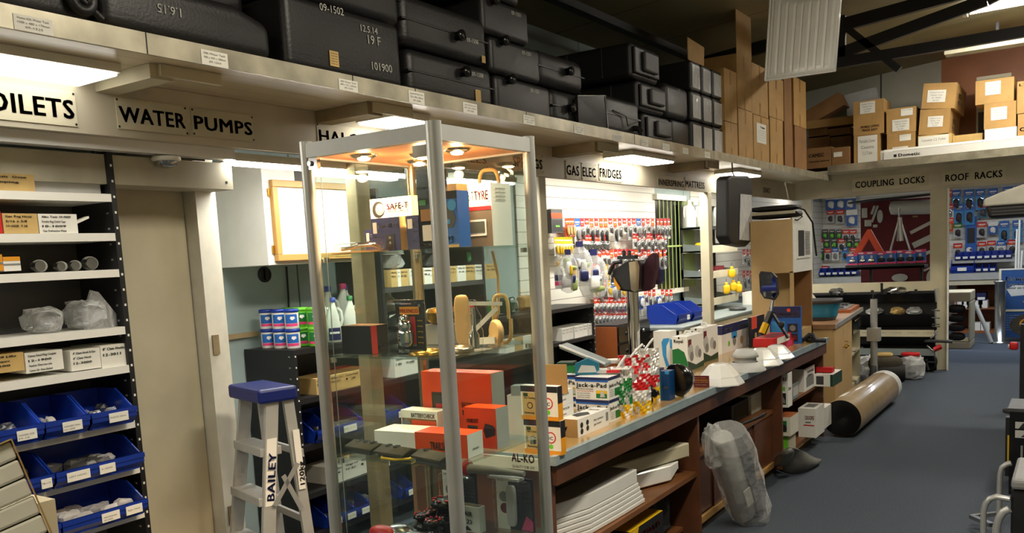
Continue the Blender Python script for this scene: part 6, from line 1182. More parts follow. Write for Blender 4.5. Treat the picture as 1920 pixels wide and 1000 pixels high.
# ================================================================ WOOD-ENDED CABINET, GREY COUNTER, METAL SHELVES
t = thing('drawer_cabinet', 'wood-ended black drawer cabinet between the peg wall and grey counter', 'cabinet', (-3.75, 7.02, 0))
B().box(0, 0, .0, .27, .018, .93, 'cherry').build('end_panel', t); B().box(0, .018, .0, .27, .72, .945, 'black').build('body', t)
for k, z in enumerate((.78, .62, .46)):
    d_ = B().box(.27, .03, z, .284, .71, z+.14, 'black_gloss').build('drawer', t)
    for y in (.22, .52): B().superbox(.3, y, z+.07, .03, .035, .035, 'steel', e=2, e2=2, n=10).build('knob', d_, label='round steel knob')
t = thing('work_counter', 'long grey-topped work counter with a cream front along the left wall', 'counter', (-3.88, 7.85, 0))
B().box(0, 0, .81, .70, 3.4, .85, 'shelf_grey').build('worktop', t, bev=.01, seg=2); B().box(.66, .0, .70, .685, 3.4, .81, 'cream').build('apron', t); B().box(.02, .02, 0, .62, 3.38, .81, 'grime').build('body', t)
def wbin(px0, px1, py, z, lab, x=-3.28, d=.3, h_=.14, ln=None):
    y0 = P(px0, py, x=x).y; y1 = P(px1, py, x=x).y; return bin_box(y0, y1, z, x, d, h_, lab, [(.3, .6, ['   '])], 'large blue bins on the grey counter', junk=('white', 2), seed=int(px0))
# big bins face -y here
def fbin(x0, x1, y, z, d, h_, lab): return bin_box(x0, x1, z, 0, d, h_, lab, [(.35, .6, ['   '])], 'large blue bins on the grey counter', junk=('white', 2), seed=int(y*10), rz=R90, loc=(x1, x0, z))
bin_box(0, .34, .852, 0, .34, .19, 'large blue bin nearest the chrome pole on the grey counter', [(.6, .8, ['10'])], 'large blue bins on the grey counter', junk=('white', 2), seed=71, loc=(-3.33, 8.12, .852))
bin_box(0, .34, .852, 0, .34, .19, 'large blue bin beside the cream post on the grey counter', [(.6, .8, ['11'])], 'large blue bins on the grey counter', junk=('white', 3), seed=72, loc=(-3.31, 8.48, .852))
# grey metal shelving
SX, SY = -3.57, 9.55
ZS = lambda py: P(1322, py, x=SX).z
t = thing('metal_shelving', 'grey metal gondola shelving with cream ticket strips behind the cream post', 'shelving', (-3.88, SY, 0)); x1 = SX+3.88; L_ = 1.08
B().box(0, 0, .85, .02, L_, 2.1, 'shelf_grey').build('back_panel', t)
for z, lip in ((ZS(562), 0), (ZS(510), 0), (ZS(461), 0), (ZS(424), 1)):
    s_ = B(); zb = z-.075 if not lip else z-.03
    for y in (0, L_-.015): s_.prism([(.02, y, zb+.01), (x1, y, zb-.015), (x1, y, z), (.02, y, z+(.03 if not lip else .0))], (0, .015, 0), 'shelf_grey')
    s_.box(.02, 0, zb, x1, L_, zb+.02, 'cream' if not lip else 'black').build('shelf', t)
    B().box(x1, -.002, zb-.01, x1+.01, L_, z, 'cream' if not lip else 'black').build('ticket_strip', t)
for y in (0, L_-.03): B().box(.0, y, 0.85, .04, y+.03, 2.1, 'dark_grey').build('upright', t)
for i, (px, lb) in enumerate(((1290, 'first white jerrycan left of the cream post'), (1314, 'second white jerrycan left of the cream post'), (1348, 'white jerrycan just right of the cream post'), (1361, 'white jerrycan next to the hanging black case'))):
    xq = -3.79 if i == 0 else -3.74; a = P(px, 418, x=xq); t = thing('white_jerrycan', lb, 'jerrycan', (xq, min(SY+.98, max(a.y, SY+.08)), ZS(424)-.008), 1.2, 'white jerrycans on the metal shelving'); t.scale = (.98, .98, .98)
    rings = []
    for w_, d_, z_, ox in ((.15, .12, 0, 0), (.155, .125, .01, 0), (.155, .125, .19, 0), (.12, .09, .24, 0), (.055, .05, .275, .01), (.05, .045, .30, .01)):
        rings.append([V(ox+w_/2*math.copysign(abs(math.cos(q))**.6, math.cos(q)), d_/2*math.copysign(abs(math.sin(q))**.6, math.sin(q)), z_) for q in [2*PI*k/18 for k in range(18)]])
    B().loft(rings, 'milk').build('bottle_body', t); B().lathe([(.024, .3), (.024, .325), (.001, .327)], 'white', o=(.01, 0, 0), n=14).build('cap', t); B().tube([(-.03, 0, .25), (-.075, 0, .24), (-.085, 0, .17), (-.07, 0, .12)], .011, 'milk').build('grip', t)
def shelf_item(px, z, w_, d_, h_, m, lab, nm='shelf_part', shape='b', x=-3.66):
    y = max(SY+.05, P(px, 500, x=x).y)
    b = B().superbox(0, 0, h_/2, w_, d_, h_, m, e=3, e2=3) if shape == 'b' else B().blob(0, 0, h_/2, w_, d_, h_, m, .4, int(px), 10, 6)
    return solo(b, nm, lab, 'part', (x, y, z), .3)
shelf_item(1300, ZS(461)-.053, .1, .1, .09, 'yellow', 'yellow part on the upper grey metal shelf', shape='c')
for i, px in enumerate((1303, 1309, 1315, 1321)): shelf_item(px, ZS(510)-.053, .05, .06, .075, ('black', 'white', 'black', 'steel')[i], f'{("black", "white", "small black", "steel")[i]} fitting on the middle grey metal shelf, {ORD[i]} from the left', shape='c')
solo(B().box(0, 0, 0, .3, .1, .1, 'maroon').prints(.3, .1, .1, [('t', 'f', .1, .3, .3, 'CAMEC', 'white', .7)]), 'maroon_pack', 'maroon printed packs standing on the middle metal shelf right of the cream post', 'pack', (-3.62, 10.0, ZS(510)-.053), R90)
for i, (px, py) in enumerate(((1372, 505), (1362, 535), (1375, 530), (1385, 533))):
    a = P(px, py, x=-3.52); t = thing('yellow_plug', f'bright yellow moulded plug hanging beside the metal shelving, {("upper", "lower left", "lower middle", "lower right")[i]}', 'plug', a, .6, 'yellow plugs on the shelf end')
    B().superbox(0, 0, -.05, .085, .06, .11, 'yellow', e=3, e2=3).superbox(0, 0, .01, .04, .03, .05, 'yellow', e=3, e2=3).build('plug_body', t); B().tube([(0, 0, .03), (0, 0, .08)], .003, 'steel').build('hook', t)
for i, (px, lb) in enumerate(((1395, 'first'), (1402, 'second'), (1408, 'third'))):
    for j, py in enumerate((470, 510, 548)):
        pack(SL if (i+j) % 2 else RH, f'clear pack hanging between the case and the tan box, {lb} column, {("top", "middle", "low")[j]} level', 'packs beside the tan box', P(px, py, x=-3.78), R90, 1.2)
solo(B().box(0, 0, 0, .3, .2, .16, 'paper').prints(.3, .2, .16, [('t', 'f', .1, .8-.15*k, .08, 'Conversion kit fits all', 'grey_ink', .8) for k in range(5)]), 'printed_carton', 'white finely printed carton on the grey counter beside the tan box', 'box', (-3.35, 10.75, .851), R90)
solo(B().lathe([(.09, 0), (.1, .01), (.1, .03), (.06, .04), (.001, .04)], 'dark_grey', n=22), 'round_dish', 'flat grey round dish on the grey counter', 'dish', (-3.33, 9.9, .851))
# ================================================================ BACK ROOM WALL
BYW = 16.27
def brow_(items, rowname, wall='back'):
    for i, (px, py, k, s) in enumerate(items):
        a = P(px, py, y=BYW-.1); s *= .88; pack(k, f'far wall pack, {rowname}, {ORD[i]} from left', 'carded packs on the far back wall', a, 0, s)
brow_([(1558, 366, WB, 1.5), (1576, 365, WB, 1.5), (1594, 364, WB, 1.5)], 'top row of blue-edged frames')
brow_([(1557, 396, RG, 1.2), (1575, 395, RG, 1.3), (1597, 395, WB, 1.5)], 'second row left of the maroon board')
brow_([(1534+13*i, 432, GR if i < 4 else RG, 1.2) for i in range(6)], 'third row of small green packs')
brow_([(1536+14*i, 449, GR if i % 3 else RG, 1.2) for i in range(6)], 'fourth row of small green packs')
brow_([(1538, 468, GR, 1.5), (1552, 468, RG, 1.1), (1566, 466, BW, 1.1), (1584, 465, BL, .9), (1600, 466, RG, 1)], 'fifth row with blue packs')
brow_([(1534+13*i, 500, RG if i % 2 else BW, 1.1) for i in range(6)], 'lowest row above the blue bins')
brow_([(1793, 358, BL, 1.3), (1817, 357, BL, 1.35), (1838, 356, BL, 1.3), (1862, 355, BL, 1.3), (1890, 352, BW, 1.3), (1912, 350, BW, 1.3)], 'top row in the right-hand opening')
brow_([(1780, 358, OG, 1.6), (1781, 385, RH, 1.6), (1782, 410, OG, 1.5)], 'orange column beside the wide post')
brow_([(1798, 384, BL, 1.35), (1818, 382, BL, 1.4), (1843, 381, RB, 1.35), (1864, 380, RB, 1.35)], 'second row in the right-hand opening')
brow_([(1796, 420, GH, 1.3), (1841, 418, RG, 1.35), (1862, 417, WB, 1.1), (1883, 416, BL, 1.35), (1908, 415, BL, 1.35)], 'third row in the right-hand opening')
brow_([(1796, 458, RG, 1.3), (1841, 455, RG, 1.2), (1859, 453, RG, 1.2), (1877, 453, BW, 1.2), (1898, 451, RG, 1.3)], 'fourth row in the right-hand opening')
a = P(1810, 476, y=BYW-.05); W = P(1831, 476, y=BYW-.05).x-a.x
solo(B().box(0, 0, 0, W, .03, .62, 'blue').prints(W, .03, .62, [('r', 'f', .15, .3, .85, .7, 'black'), ('r', 'f', .2, .82, .8, .86, 'white'), ('r', 'f', .05, 0, .95, .05, 'pink'), ('o', 'f', .35, .13, .07, 'white'), ('r', 'f', .4, .1, .6, .16, 'maroon', 3)]), 'long_blue_pack', 'long blue pack with a black centre hanging on the far wall', 'pack', (a.x, BYW-.06, P(1810, 478, y=BYW).z))
def smallbins(px0, px1, n, py, z, lab, y=15.95):
    for i in range(n):
        a = P(px0+(px1-px0)*i/n, py, y=y); c = P(px0+(px1-px0)*(i+1)/n-1, py, y=y)
        bin_box(0, c.x-a.x, z, 0, .2, .13, f'{ORD[i]} small blue bin from the left, {lab}', [(.15, .85, [])], 'small blue bins on the far wall', rz=0, loc=(a.x, y, z))
smallbins(1536, 1608, 6, 525, .985, 'shelf left of the maroon board')
smallbins(1790, 1898, 8, 496, 1.17, 'hanging row in the right-hand opening')
smallbins(1815, 1868, 4, 525, .965, 'counter row in the right-hand opening')
a = P(1783, 525, y=15.9); bin_box(0, .33, .965, 0, .3, .22, 'larger blue bin at the left end of the far counter', [(.3, .7, [])], 'small blue bins on the far wall', rz=0, loc=(a.x, 15.85, .965))
solo(B().box(-3.2, 0, 0, 1.6, .03, .02, 'alu_matt').box(-3.2, 0, -.05, 1.6, .01, 0, 'alu_matt'), 'wall_ledge', 'thin metal ledge on the far wall under the hanging blue bins', 'ledge', (-.5, 16.0, 1.165))
t = thing('far_counter', 'grey counter with dark brown cubby cupboard along the far wall', 'counter', (-3.88, 15.62, 0))
B().box(0, 0, .93, 7, .66, .963, 'shelf_grey').box(0, -.02, .86, 7, 0, .963, 'alu_matt').build('counter_top', t); B().box(0, .0, .78, 7, .02, .86, 'cream').build('apron', t)
B().box(2.2, .05, 0, 7, .65, .04, 'brown_ply').box(2.2, .62, 0, 7, .65, .93, 'brown_ply').box(2.2, .1, .38, 7, .62, .4, 'brown_ply').build('cupboard', t)
for x in (2.2, 2.95, 3.6, 4.3, 5.0): B().box(x, .08, .04, x+.025, .62, .86, 'brown_ply').build('divider', t)
i = 0
for px, py, z in ((1790, 575, .66), (1790, 595, .401), (1803, 590, .401), (1812, 590, .401), (1825, 592, .401), (1834, 592, .401), (1831, 570, .55), (1838, 620, .041), (1822, 612, .041)):
    a = P(px, py, y=15.72); solo(B().box(0, 0, 0, .13, .3, .12, 'navy' if i % 3 == 0 else 'white').prints(.13, .3, .12, [('r', 'f', .1, .1, .9, .45, 'white')]), 'cubby_box', f'{ORD[i]} small white-ticketed box in the dark cubbies under the far counter', 'box', (a.x, 15.72, z if z in (.401, .041) else (.401+.121 if z < .6 else .401+.121)), 0, 'boxes in the far cubbies'); i += 1
# maroon display board with its fittings
t = thing('display_board', 'maroon cloth display board seen under the COUPLING LOCKS sign', 'board', (0, 0, 0)); yb = 13.3
A_, C_ = P(1614, 470, y=yb), P(1752, 470, y=yb); z1 = 2.12
B().box(A_.x, yb, .0, C_.x+.15, yb+.04, z1, 'maroon').build('board', t); B().prism([(A_.x-.12, yb-.25, z1-.02), (A_.x+.2, yb-.35, z1), (C_.x+.1, yb-.3, z1+.02), (C_.x+.1, yb, z1+.02), (A_.x-.1, yb, z1-.02)], (0, 0, .02), 'dark_grey').build('hood', t)
def on(px, py): return P(px, py, y=yb-.02)
def bxp(px0, py0, px1, py1, m, nm, lab, d_=.02):
    a, c = on(px0, py1), on(px1, py0); return solo(B().box(0, 0, 0, c.x-a.x, d_, c.z-a.z, m), nm, lab, 'fitting', (a.x, yb-.003-d_, a.z), 0, None, bev=.004)
bxp(1616, 390, 1626, 409, 'milk', 'white_cover', 'upright white cover plate on the maroon board')
bxp(1621, 412, 1634, 425, 'milk', 'white_cover', 'square white cover plate below the upright one, maroon board')
bxp(1637, 421, 1645, 427, 'milk', 'white_cover', 'tiny white cover plate on the maroon board')
def rodp(p0, p1, w_, m, nm, lab, cat='strip'): return solo(B().beam(on(*p0), on(*p1), .02, w_, m), nm, lab, cat)
rodp((1634, 402), (1640, 386), .03, 'milk', 'white_strip', 'short slanting white strip on the maroon board'); rodp((1635, 417), (1646, 386), .03, 'milk', 'white_strip', 'longer slanting white strip on the maroon board')
rodp((1707, 437), (1750, 415), .045, 'milk', 'white_rail', 'upper white rail slanting beside the wide cream post'); rodp((1712, 461), (1750, 443), .08, 'milk', 'white_rail', 'broad middle white rail slanting beside the wide cream post'); rodp((1725, 480), (1750, 470), .045, 'milk', 'white_rail', 'third white rail slanting low beside the wide cream post'); rodp((1732, 508), (1750, 500), .03, 'milk', 'white_rail', 'lowest thin white rail by the wide cream post')
def ovalp(px, py, rx, ry, lab):
    c = on(px, py); k = (on(px+10, py).x-c.x)/10; solo(B().prism([(c.x+rx*k*math.cos(a), yb-.03, c.z+ry*k*math.sin(a)) for a in [2*PI*i/24 for i in range(24)]], (0, .02, 0), 'milk'), 'oval_cover', lab, 'cover')
ovalp(1650, 406, 5.5, 13, 'upright oval white cover on the maroon board'); ovalp(1687, 521, 15, 8, 'flat oval cream cover low on the maroon board'); ovalp(1746, 521, 9, 16, 'round cream cover low beside the wide cream post')
c = on(1680, 390)-V(0, .085, 0); solo(B().tube([c, on(1755, 388)-V(0, .085, 0)], .1, 'milk', 20).lathe([(.1, 0), (.09, -.05), (.04, -.07), (.001, -.075)], 'milk', o=c, ax='x', n=20), 'white_tank', 'long white cylinder tank mounted high on the maroon board', 'tank')
c = on(1716, 406); bxp(1711, 404, 1721, 408, 'card_light', 'name_plate', 'small cream name plate on the maroon board')
# goods on the top of the sloping racks: blue packs, orange A-shape, tripod
yr = 11.5
t = thing('pack_tray', 'black tray shelf carrying blue and pink packs above the sloping racks', 'tray', (P(1585, 490, y=yr).x, yr, 1.41-.0)); Wt = P(1733, 490, y=yr).x-P(1585, 490, y=yr).x; z_t = P(1650, 505, y=yr).z
t.location.z = z_t; B().box(0, 0, 0, Wt, .35, .03, 'black').box(0, 0, 0, Wt, .02, .06, 'black').build('tray', t); [B().box(Wt*u, .3, -z_t, Wt*u+.03, .34, 0, 'black').build('leg', t) for u in (.25, .9)]
for i in range(8):
    px = 1587+i*18; a = P(px, 480, y=yr); s = 1 if i % 3 else .9
    o = thing('blue_blister_pack', f'blue and pink carded pack on the black tray, {ORD[i]} from the left', 'blister pack', (a.x, yr+.03+.03*(i % 2), z_t+.061), 0, 'blue and pink packs on the tray')
    wp = .125; B().box(0, 0, 0, wp, .04, .16*s, 'blue').prints(wp, .04, .16*s, [('r', 'f', 0, 0, 1, .14, 'pink'), ('r', 'f', 0, .78, 1, 1, 'pink'), ('r', 'f', .1, .84, .6, .93, 'white', 2), ('r', 'f', .4, .45, .62, .7, 'pale_grey', 2)]).build('card', o)
    B().superbox(wp*.5, -.01, .05, wp*.7, .03, .05, 'chrome' if i < 3 else 'black', e=2.5, e2=2.5, n=10, k=5).build('content', o)
q0 = [P(px, py, y=yr+.3) for px, py in ((1590, 491), (1626, 430), (1632, 430), (1667, 491), (1652, 491), (1629, 448), (1605, 491))]
solo(B().prism(q0, (0, .05, 0), 'orange'), 'warning_triangle', 'bright orange A-shaped chock standing behind the blue packs', 'triangle', bev=.006)
t = thing('tripod_jack', 'silver tripod jack on a white and blue carton behind the blue packs', 'jack', (0, 0, 0)); J = lambda px, py, d=0: P(px, py, y=yr+.28+d)
B().tube([J(1686, 390), J(1686, 415)], .012, 'steel').tube([J(1664, 490), J(1686, 410)], .012, 'alu').tube([J(1713, 490), J(1687, 410)], .012, 'alu').tube([J(1690, 452), J(1687, 408)], .025, 'alu').tube([J(1683, 452, .1), J(1686, 412)], .012, 'alu').build('tripod', t)
a = J(1667, 480); c = J(1709, 452); solo(B().box(0, 0, 0, c.x-a.x, .12, c.z-a.z, 'white').prints(c.x-a.x, .12, c.z-a.z, [('r', 'f', .38, .1, .95, .92, 'navy'), ('t', 'f', .45, .5, .15, 'Base stand', 'white', .4), ('r', 'f', .03, .1, .34, .9, 'dark_grey')]), 'jack_carton', 'white, grey and navy carton under the silver tripod', 'box', (a.x, yr+.25, z_t+.035))
# ================================================================ SLOPING BLACK RACKS
t = thing('sloping_rack', 'tall rack of black sloping bins under the COUPLING LOCKS sign', 'shelving', (0, 0, 0)); yk = 11.12; xl, xr = -3.0, P(1752, 540, y=yk).x
def tier(px_t, zt, zb, front, lab, strip=None):
    f_ = B().prism([(xl, yk, zt), (xl, yk+.22, zt-.02), (xl, yk+.2, zb), (xl, yk+.10, zb)], (xr-xl, 0, 0), 'black'); o = f_.build('bin_front', t)
    B().prism([(xr, yk-.012, zt+.05), (xr, yk+.22, zt+.05), (xr, yk+.2, zb-.01), (xr, yk+.09, zb-.01)], (.012, 0, 0), 'pale_grey').build('end_plate', o)
    if strip: B().box(xl, yk-.01, zt-.01, xr, yk-.002, zt+.07, strip).build('ticket_strip', o)
    return o
ZP = lambda py: P(1700, py, y=yk).z
tier(0, ZP(551), ZP(567), 0, ''); tier(0, ZP(590), ZP(612), 0, ''); tier(0, ZP(630), ZP(648), 0, '', 'cream'); tier(0, ZP(665), ZP(686), 0, '', 'shelf_grey')
B().box(xl, yk+.22, ZP(550), xr+.0, yk+.235, ZP(530), 'cream').build('back_board', t); B().box(xl, yk+.2, .0, xr, yk+.235, ZP(548), 'black').build('back_frame', t)
b = B()
for k in range(5):
    b.text(('3/8 x 1', 'M10 Bolt', 'T-Hook', 'L-Plate', 'U-Bolt')[k], (-2.2+.17*k, yk-.012, ZP(630)+.03), (1, 0, 0), (0, 0, 1), .015, 'grey_ink', w=.1, bold=False)
b.build('ticket_writing', t)
for x in (-2.45, -2.1, -1.95, -1.62): B().box(x, yk-.01, ZP(551), x+.03, yk+.02, ZP(551)+.05, 'black').build('divider', t)
for i, (px, py, m_, lb) in enumerate(((1568, 548, 'steel', 'bright heap of metal clips at the left of the top black tier'), (1678, 541, 'chrome', 'shiny heap of clamps in the middle of the top black tier'), (1640, 580, 'pale_grey', 'grey sockets in the second black tier'), (1683, 580, 'card_light', 'pale pot of parts in the second black tier'), (1714, 582, 'film2', 'bagged parts at the right of the second black tier'), (1622, 645, 'chrome', 'two bright knobs on the third black tier'))):
    a = P(px, py, y=yk+.15); zz = {0: ZP(551), 1: ZP(551), 5: ZP(665)}.get(i, ZP(590))
    o = solo(B().blob(0, 0, .04, .3 if i == 1 else .18, .16, .09, m_, .6, i+40, 14, 7), 'metal_parts', lb, 'parts', (a.x, yk+.15, zz-.01)); o['kind'] = 'stuff'
t = thing('tow_hardware', 'red-tipped black tow hardware poking out of the rack end', 'tow bar', (0, 0, 0)); e = lambda px, py: P(px, py, y=yk-.1)
B().tube([P(1735, 640, y=yk+.05), e(1758, 640), e(1786, 641)], .018, 'dark_grey').tube([e(1745, 635), e(1755, 627)], .01, 'steel').build('tow_bar', t); B().tube([e(1752, 656), e(1765, 650)], .03, 'red').build('red_tip', t, label='red tip'); B().tube([e(1738, 648), e(1750, 660), e(1760, 655)], .012, 'steel').build('hook', t)
for i, py in enumerate((582, 608, 612, 596)): solo(B().tube([P(1748, py, y=yk), P(1762, py+1, y=yk-.05)], .007, 'steel'), 'steel_rod', f'thin steel rod end sticking out beside the wide post, {("top", "third", "lowest", "second")[i]}', 'rod', group='steel rod ends')
# bits on the floor in front of the racks
a = P(1655, 718, z=0)
t = thing('jockey_jack', 'silver jockey wheel jack stem standing on the floor by the racks', 'jack', (P(1639, 725, z=0).x, P(1639, 725, z=0).y, 0))
B().tube([(0, 0, .12), (0, 0, .95)], .036, 'alu', 18).build('tube', t); B().box(-.065, -.05, .5, .065, .05, .64, 'alu').build('clamp', t); B().tube([(0, 0, .95), (0, -.0, 1.0), (.08, 0, 1.02), (.08, 0, 1.12)], .014, 'black').build('crank_handle', t); B().lathe([(.11, -.03), (.12, 0), (.11, .03)], 'rubber', ax='x', o=(0, 0, .12), n=24).build('wheel', t); B().box(-.05, -.07, .1, .05, .07, .14, 'steel').build('fork', t)
a = P(1660, 715, z=0); t = thing('motor_mover', 'grey caravan mover motor unit with a black roller beside the jack', 'motor', (a.x, a.y, 0), .2)
B().superbox(.0, 0, .2, .36, .2, .18, 'grime', e=4, e2=3).superbox(-.02, 0, .3, .2, .14, .05, 'card_light', e=4, e2=3).build('motor_housing', t); B().lathe([(.09, -.14), (.1, -.1), (.1, .1), (.09, .14)], 'rubber', ax='x', o=(.06, -.03, .10), n=22).build('roller', t); B().box(-.15, -.08, 0, -.05, .08, .12, 'steel').build('foot', t)
for i, (px, py, w_, h_, lb) in enumerate(((1625, 712, .24, .26, 'bagged white parts at the foot of the yellow cabinet'), (1676, 712, .22, .2, 'crumpled bag of parts in the middle of the floor pile'), (1707, 714, .28, .27, 'clear bag with a red topped part, right end of the floor pile'))):
    a = P(px, py, z=0); bag(a.x, a.y+.12, .0, w_, .24, h_, lb, 60+i, 'film2', 'bag', ('steel' if i != 0 else 'milk', 5))
a = P(1704, 690, y=10.4); solo(B().superbox(0, 0, .02, .2, .1, .045, 'red'), 'red_grip', 'red grip lying over the right-hand clear bag', 'grip', (P(1704, 714, z=0).x, P(1704, 714, z=0).y+.12, .262))
a = P(1736, 698, z=0); t = thing('castor_pair', 'black spoked wheel standing at the foot of the wide post', 'wheel', (a.x, a.y+.02, .12), .0)
B().lathe([(.10, -.03), (.12, -.02), (.12, .02), (.10, .03)], 'rubber', ax='y', n=26, cap=False).build('tyre', t); b = B()
for k in range(5): q = k*2*PI/5; b.beam((0, 0, 0), (.105*math.cos(q), 0, .105*math.sin(q)), .02, .02, 'dark_grey', (0, 1, 0))
b.build('spoke_hub', t)
a = P(1800, 652, z=0); t = thing('organ_unit', 'cream trolley unit with dark ribbed side in the back room', 'trolley', (P(1782, 655, z=0).x, 13.5, .0), .0); Wc = P(1812, 655, z=0).x-P(1782, 655, z=0).x+.05
B().box(-.1, 0, .0, Wc, .6, .10, 'cream').box(-.1, .0, .66, Wc, .6, .80, 'cream').box(Wc-.03, 0, .1, Wc, .6, .66, 'cream').build('case', t, bev=.02, seg=2)
b = B(); 
for k in range(4): b.superbox(Wc/2-.06, .06, .17+.13*k, Wc-.02, .1, .12, 'black', e=4, e2=2.5)
b.build('ribbed_front', t)
# chrome pipe stand, poster stand, white poles, hood
t = thing('exhaust_pipe', 'short thick steel pipe standing on a round foot in the back room', 'pipe', (P(1866, 645, z=0).x+.05, P(1866, 645, z=0).y+.1, 0)); B().lathe([(.14, 0), (.14, .02), (.07, .03), (.07, .86), (.085, .88), (.085, .9), (.001, .91)], 'steel', n=24).build('tube', t); B().tube([(-.1, -.1, .02), (-.2, -.1, .3), (-.3, -.1, .55), (-.36, -.08, .62)], .03, 'pale_grey').build('hose', t)
yp = 14.5; pz = lambda px, py: P(px, py, y=yp); a = pz(1870, 640); W = 1.0; zt1 = pz(1880, 507).z; zm = pz(1880, 582).z
t = thing('poster_stand', 'blue Dometic Diesel poster on a cream framed stand at the right edge', 'poster stand', (pz(1872, 600).x, yp, 0), 0)
B().box(0, 0, .0, .03, .03, zt1, 'cream').box(0, 0, zm-.02, W, .03, zm+.01, 'cream').box(0, 0, zt1, W, .03, zt1+.02, 'pale_grey').box(W, 0, 0, W+.03, .03, zt1, 'cream').build('frame', t)
M('poster_blue', sr(36, 72, 124), .3)
q = B().box(.03, .005, zm+.01, W, .02, zt1, 'poster_blue').text('Dometic Diesel', (.09, .003, zt1-.155), (1, 0, 0), (0, 0, 1), .06, 'white', w=.62).text('cosy warmth during', (.09, .003, zt1-.225), (1, 0, 0), (0, 0, 1), .035, 'white', w=.55).text('winter on the snow.', (.09, .003, zt1-.275), (1, 0, 0), (0, 0, 1), .035, 'white', w=.4)
q.prism([(.1, .004, zm+.3), (.18, .004, zm+.36), (.36, .004, zm+.36), (.42, .004, zm+.3), (.38, .004, zm+.22), (.16, .004, zm+.2)], (0, .001, 0), 'pale_grey').prism([(.3, .003, zm+.12), (.38, .003, zm+.17), (.55, .003, zm+.17), (.6, .003, zm+.1), (.4, .003, zm+.06)], (0, .001, 0), 'card').build('poster', t)
q = B().box(.03, .006, .06, W, .02, zm-.02, 'poster_blue'); q.prism([(.32+.28*math.cos(k*PI/12)+.1, .004, .24+.17*math.sin(k*PI/12)) for k in range(24)], (0, .001, 0), 'grime')
for k in range(24):
    a0, a1 = k*PI/14+.6, (k+1)*PI/14+.6; ff = lambda q_, r_: (.42+r_*math.cos(q_), .0025, .26+r_*.6*math.sin(q_)); q.quad(ff(a0, .13), ff(a1, .13), ff(a1, .155), ff(a0, .155), 'amber')
for k in range(7): q.text('up to thirty litres of fuel', (.07, .004, zm-.08-.035*k), (1, 0, 0), (0, 0, 1), .012, 'pale_grey', w=.26, bold=False)
q.build('lower_poster', t)
for i, (px0, px1, p0, p1) in enumerate(((1909, 1912, 540, 412), (1903, 1907, 540, 430), (1905, 1905, 540, 470), (1912, 1917, 540, 470))):
    solo(B().tube([P(px0, p0, y=15.2), P(px1, p1, y=15.2)], .015, 'milk'), 'white_pole', f'slim white pole standing behind the poster, {("tallest", "slanting", "short left", "short right")[i]}', 'pole', group='white poles behind the poster')
t = thing('pole_bin', 'low black bin holding the white poles behind the poster', 'bin', (P(1906, 503, y=15.2).x, 15.2, 0)); B().lathe([(.1, 0), (.11, .86), (.1, .86), (.09, .02)], 'black', n=20, cap=False).build('bin_shell', t)
yh = 8.2; a = P(1846, 410, y=yh)
t = thing('range_hood', 'white roof air unit with a black base hung at the right edge', 'air unit', (a.x, yh, a.z)); hh = P(1846, 388, y=yh).z-a.z
B().prism([(.03, 0, 0), (.0, 0, hh), (.9, 0, hh), (.9, 0, 0)], (0, .7, 0), 'black').build('black_base', t, bev=.02, seg=2)
B().prism([(-.01, -.01, hh), (-.01, -.01, hh+.06), (.12, -.01, hh+.11), (.40, -.01, hh+.20), (.9, -.01, hh+.24), (.9, -.01, hh)], (0, .72, 0), 'white_paint').build('white_shell', t, bev=.02, seg=3)
for k in range(5): B().box(.05+.0*k, -.004, .02+.025*k, .30, .001, .032+.025*k, 'dark_grey').build('vent_slot', t)
for x in (.45, .8): B().tube([(x, .35, hh+.12), (x, .35, cz(a.x+x)-a.z)], .005, 'black').build('hanger_rod', t)
# ================================================================ RIGHT FOREGROUND
t = thing('black_column', 'slim tall black stand pole at the right frame edge', 'stand', (P(1912, 770, z=0).x+.03, 8.8, 0)); hz = P(1911, 608, y=8.8).z; B().box(-.03, -.03, 0, .05, .05, hz, 'black').build('pole', t); B().lathe([(.16, 0), (.16, .02), (.04, .03)], 'black', n=20).build('base', t)
B().tube([P(1890, 650, y=8.8)-Vector(t.location), P(1908, 652, y=8.8)-Vector(t.location)], .02, 'pale_grey').build('lever', t); B().superbox(*(P(1901, 649, y=8.7)-Vector(t.location)), .07, .05, .07, 'red').build('red_knob', t, label='red knob')
a = P(1884, 893, z=0); t = thing('amplifier_box', 'thin black boxed panel with gold print standing at the right edge', 'box', (a.x, a.y, 0), .0); hb = P(1884, 783, y=a.y).z; B().box(0, 0, 0, .5, .06, hb, 'black').box(.012, -.001, hb*.25, .022, 0, hb*.7, 'yellow').build('carton_body', t)
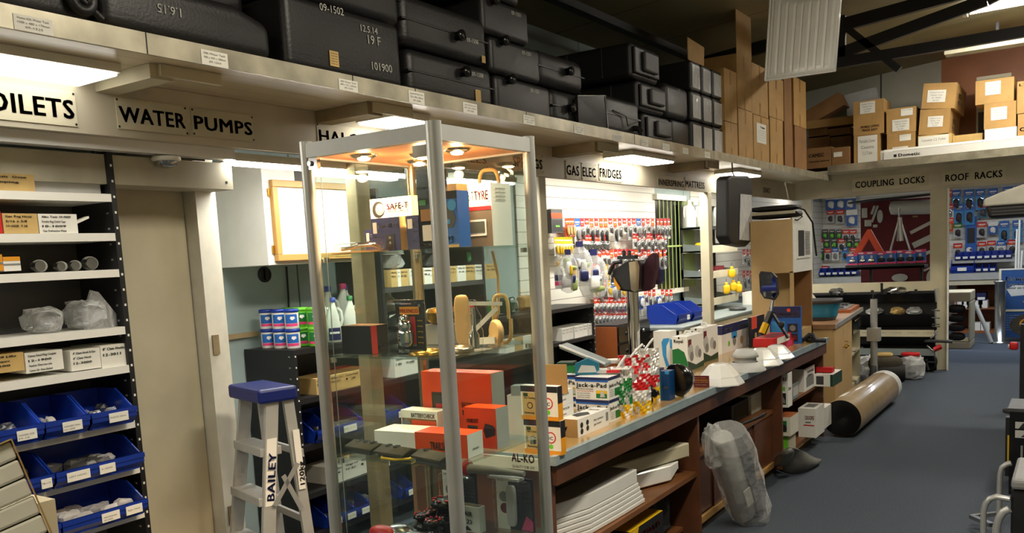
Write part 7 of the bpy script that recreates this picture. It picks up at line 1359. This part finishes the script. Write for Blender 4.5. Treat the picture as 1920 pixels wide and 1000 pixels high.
a = P(1898, 928, z=0); hb = P(1898, 772, y=a.y).z; t = thing('black_carton', 'big black carton with white logo print at the right frame edge', 'carton', (a.x-.02, a.y, 0), 0)
q = B().box(0, 0, 0, .6, .35, hb, 'black_gloss').prints(.6, .35, hb, [('r', 'f', .05, .8, .5, .88, 'pale_grey'), ('r', 'f', .05, .69, .5, .78, 'pale_grey'), ('p', 'f', ((.08, .8), (.12, .87), (.2, .82), (.26, .88), (.3, .8)), 'ink', 3), ('p', 'f', ((.1, .7), (.16, .77), (.24, .7)), 'ink', 3), ('t', 'f', .07, .2, .04, 'POWER', 'pale_grey', .3), ('r', 'f', .1, .28, .12, .6, 'grey'), ('t', 'f', .07, .06, .05, 'SOUND', 'pale_grey', .3)]).box(-.01, -.01, hb, .61, .36, hb+.02, 'dark_grey').build('carton_body', t)
t = thing('metal_frame_stand', 'black box machine with bent aluminium tube handles at the lower right corner', 'machine', (0, 0, 0)); ym = 4.7; K = lambda px, py, d=0: P(px, py, y=ym+d)
a = K(1893, 1100); c = K(1990, 925); B().box(a.x, ym, a.z, c.x, ym+.5, c.z, 'black').build('body', t, bev=.01); B().box(a.x+.0, ym-.02, c.z, c.x, ym+.48, c.z+.05, 'grey').build('top_cap', t, bev=.015, seg=2)
B().tube([K(1843, 1100), K(1844, 960), K(1848, 945), K(1856, 936), K(1868, 932), K(1893, 937)], .0145, 'alu', 12).build('tube_handle', t)
B().tube([K(1864, 1100, -.1), K(1868, 990, -.1), K(1873, 972, -.1), K(1882, 960, -.1), K(1893, 955, -.1)], .018, 'alu', 12).build('tube_handle', t)
B().tube([K(1873, 965, .4), K(1875, 890, .4), K(1879, 877, .4), K(1888, 871, .4), K(1896, 869, .4)], .014, 'alu', 12).build('tube_handle', t)
B().beam(K(1822, 969, .5), K(1860, 985, .3), .03, .02, 'steel').beam(K(1822, 969, .5), K(1875, 963, .5), .03, .02, 'steel').build('foot_bracket', t); B().box(a.x+.02, ym-.06, a.z-.03, a.x+.07, ym, a.z+.02, 'rubber').build('castor', t)
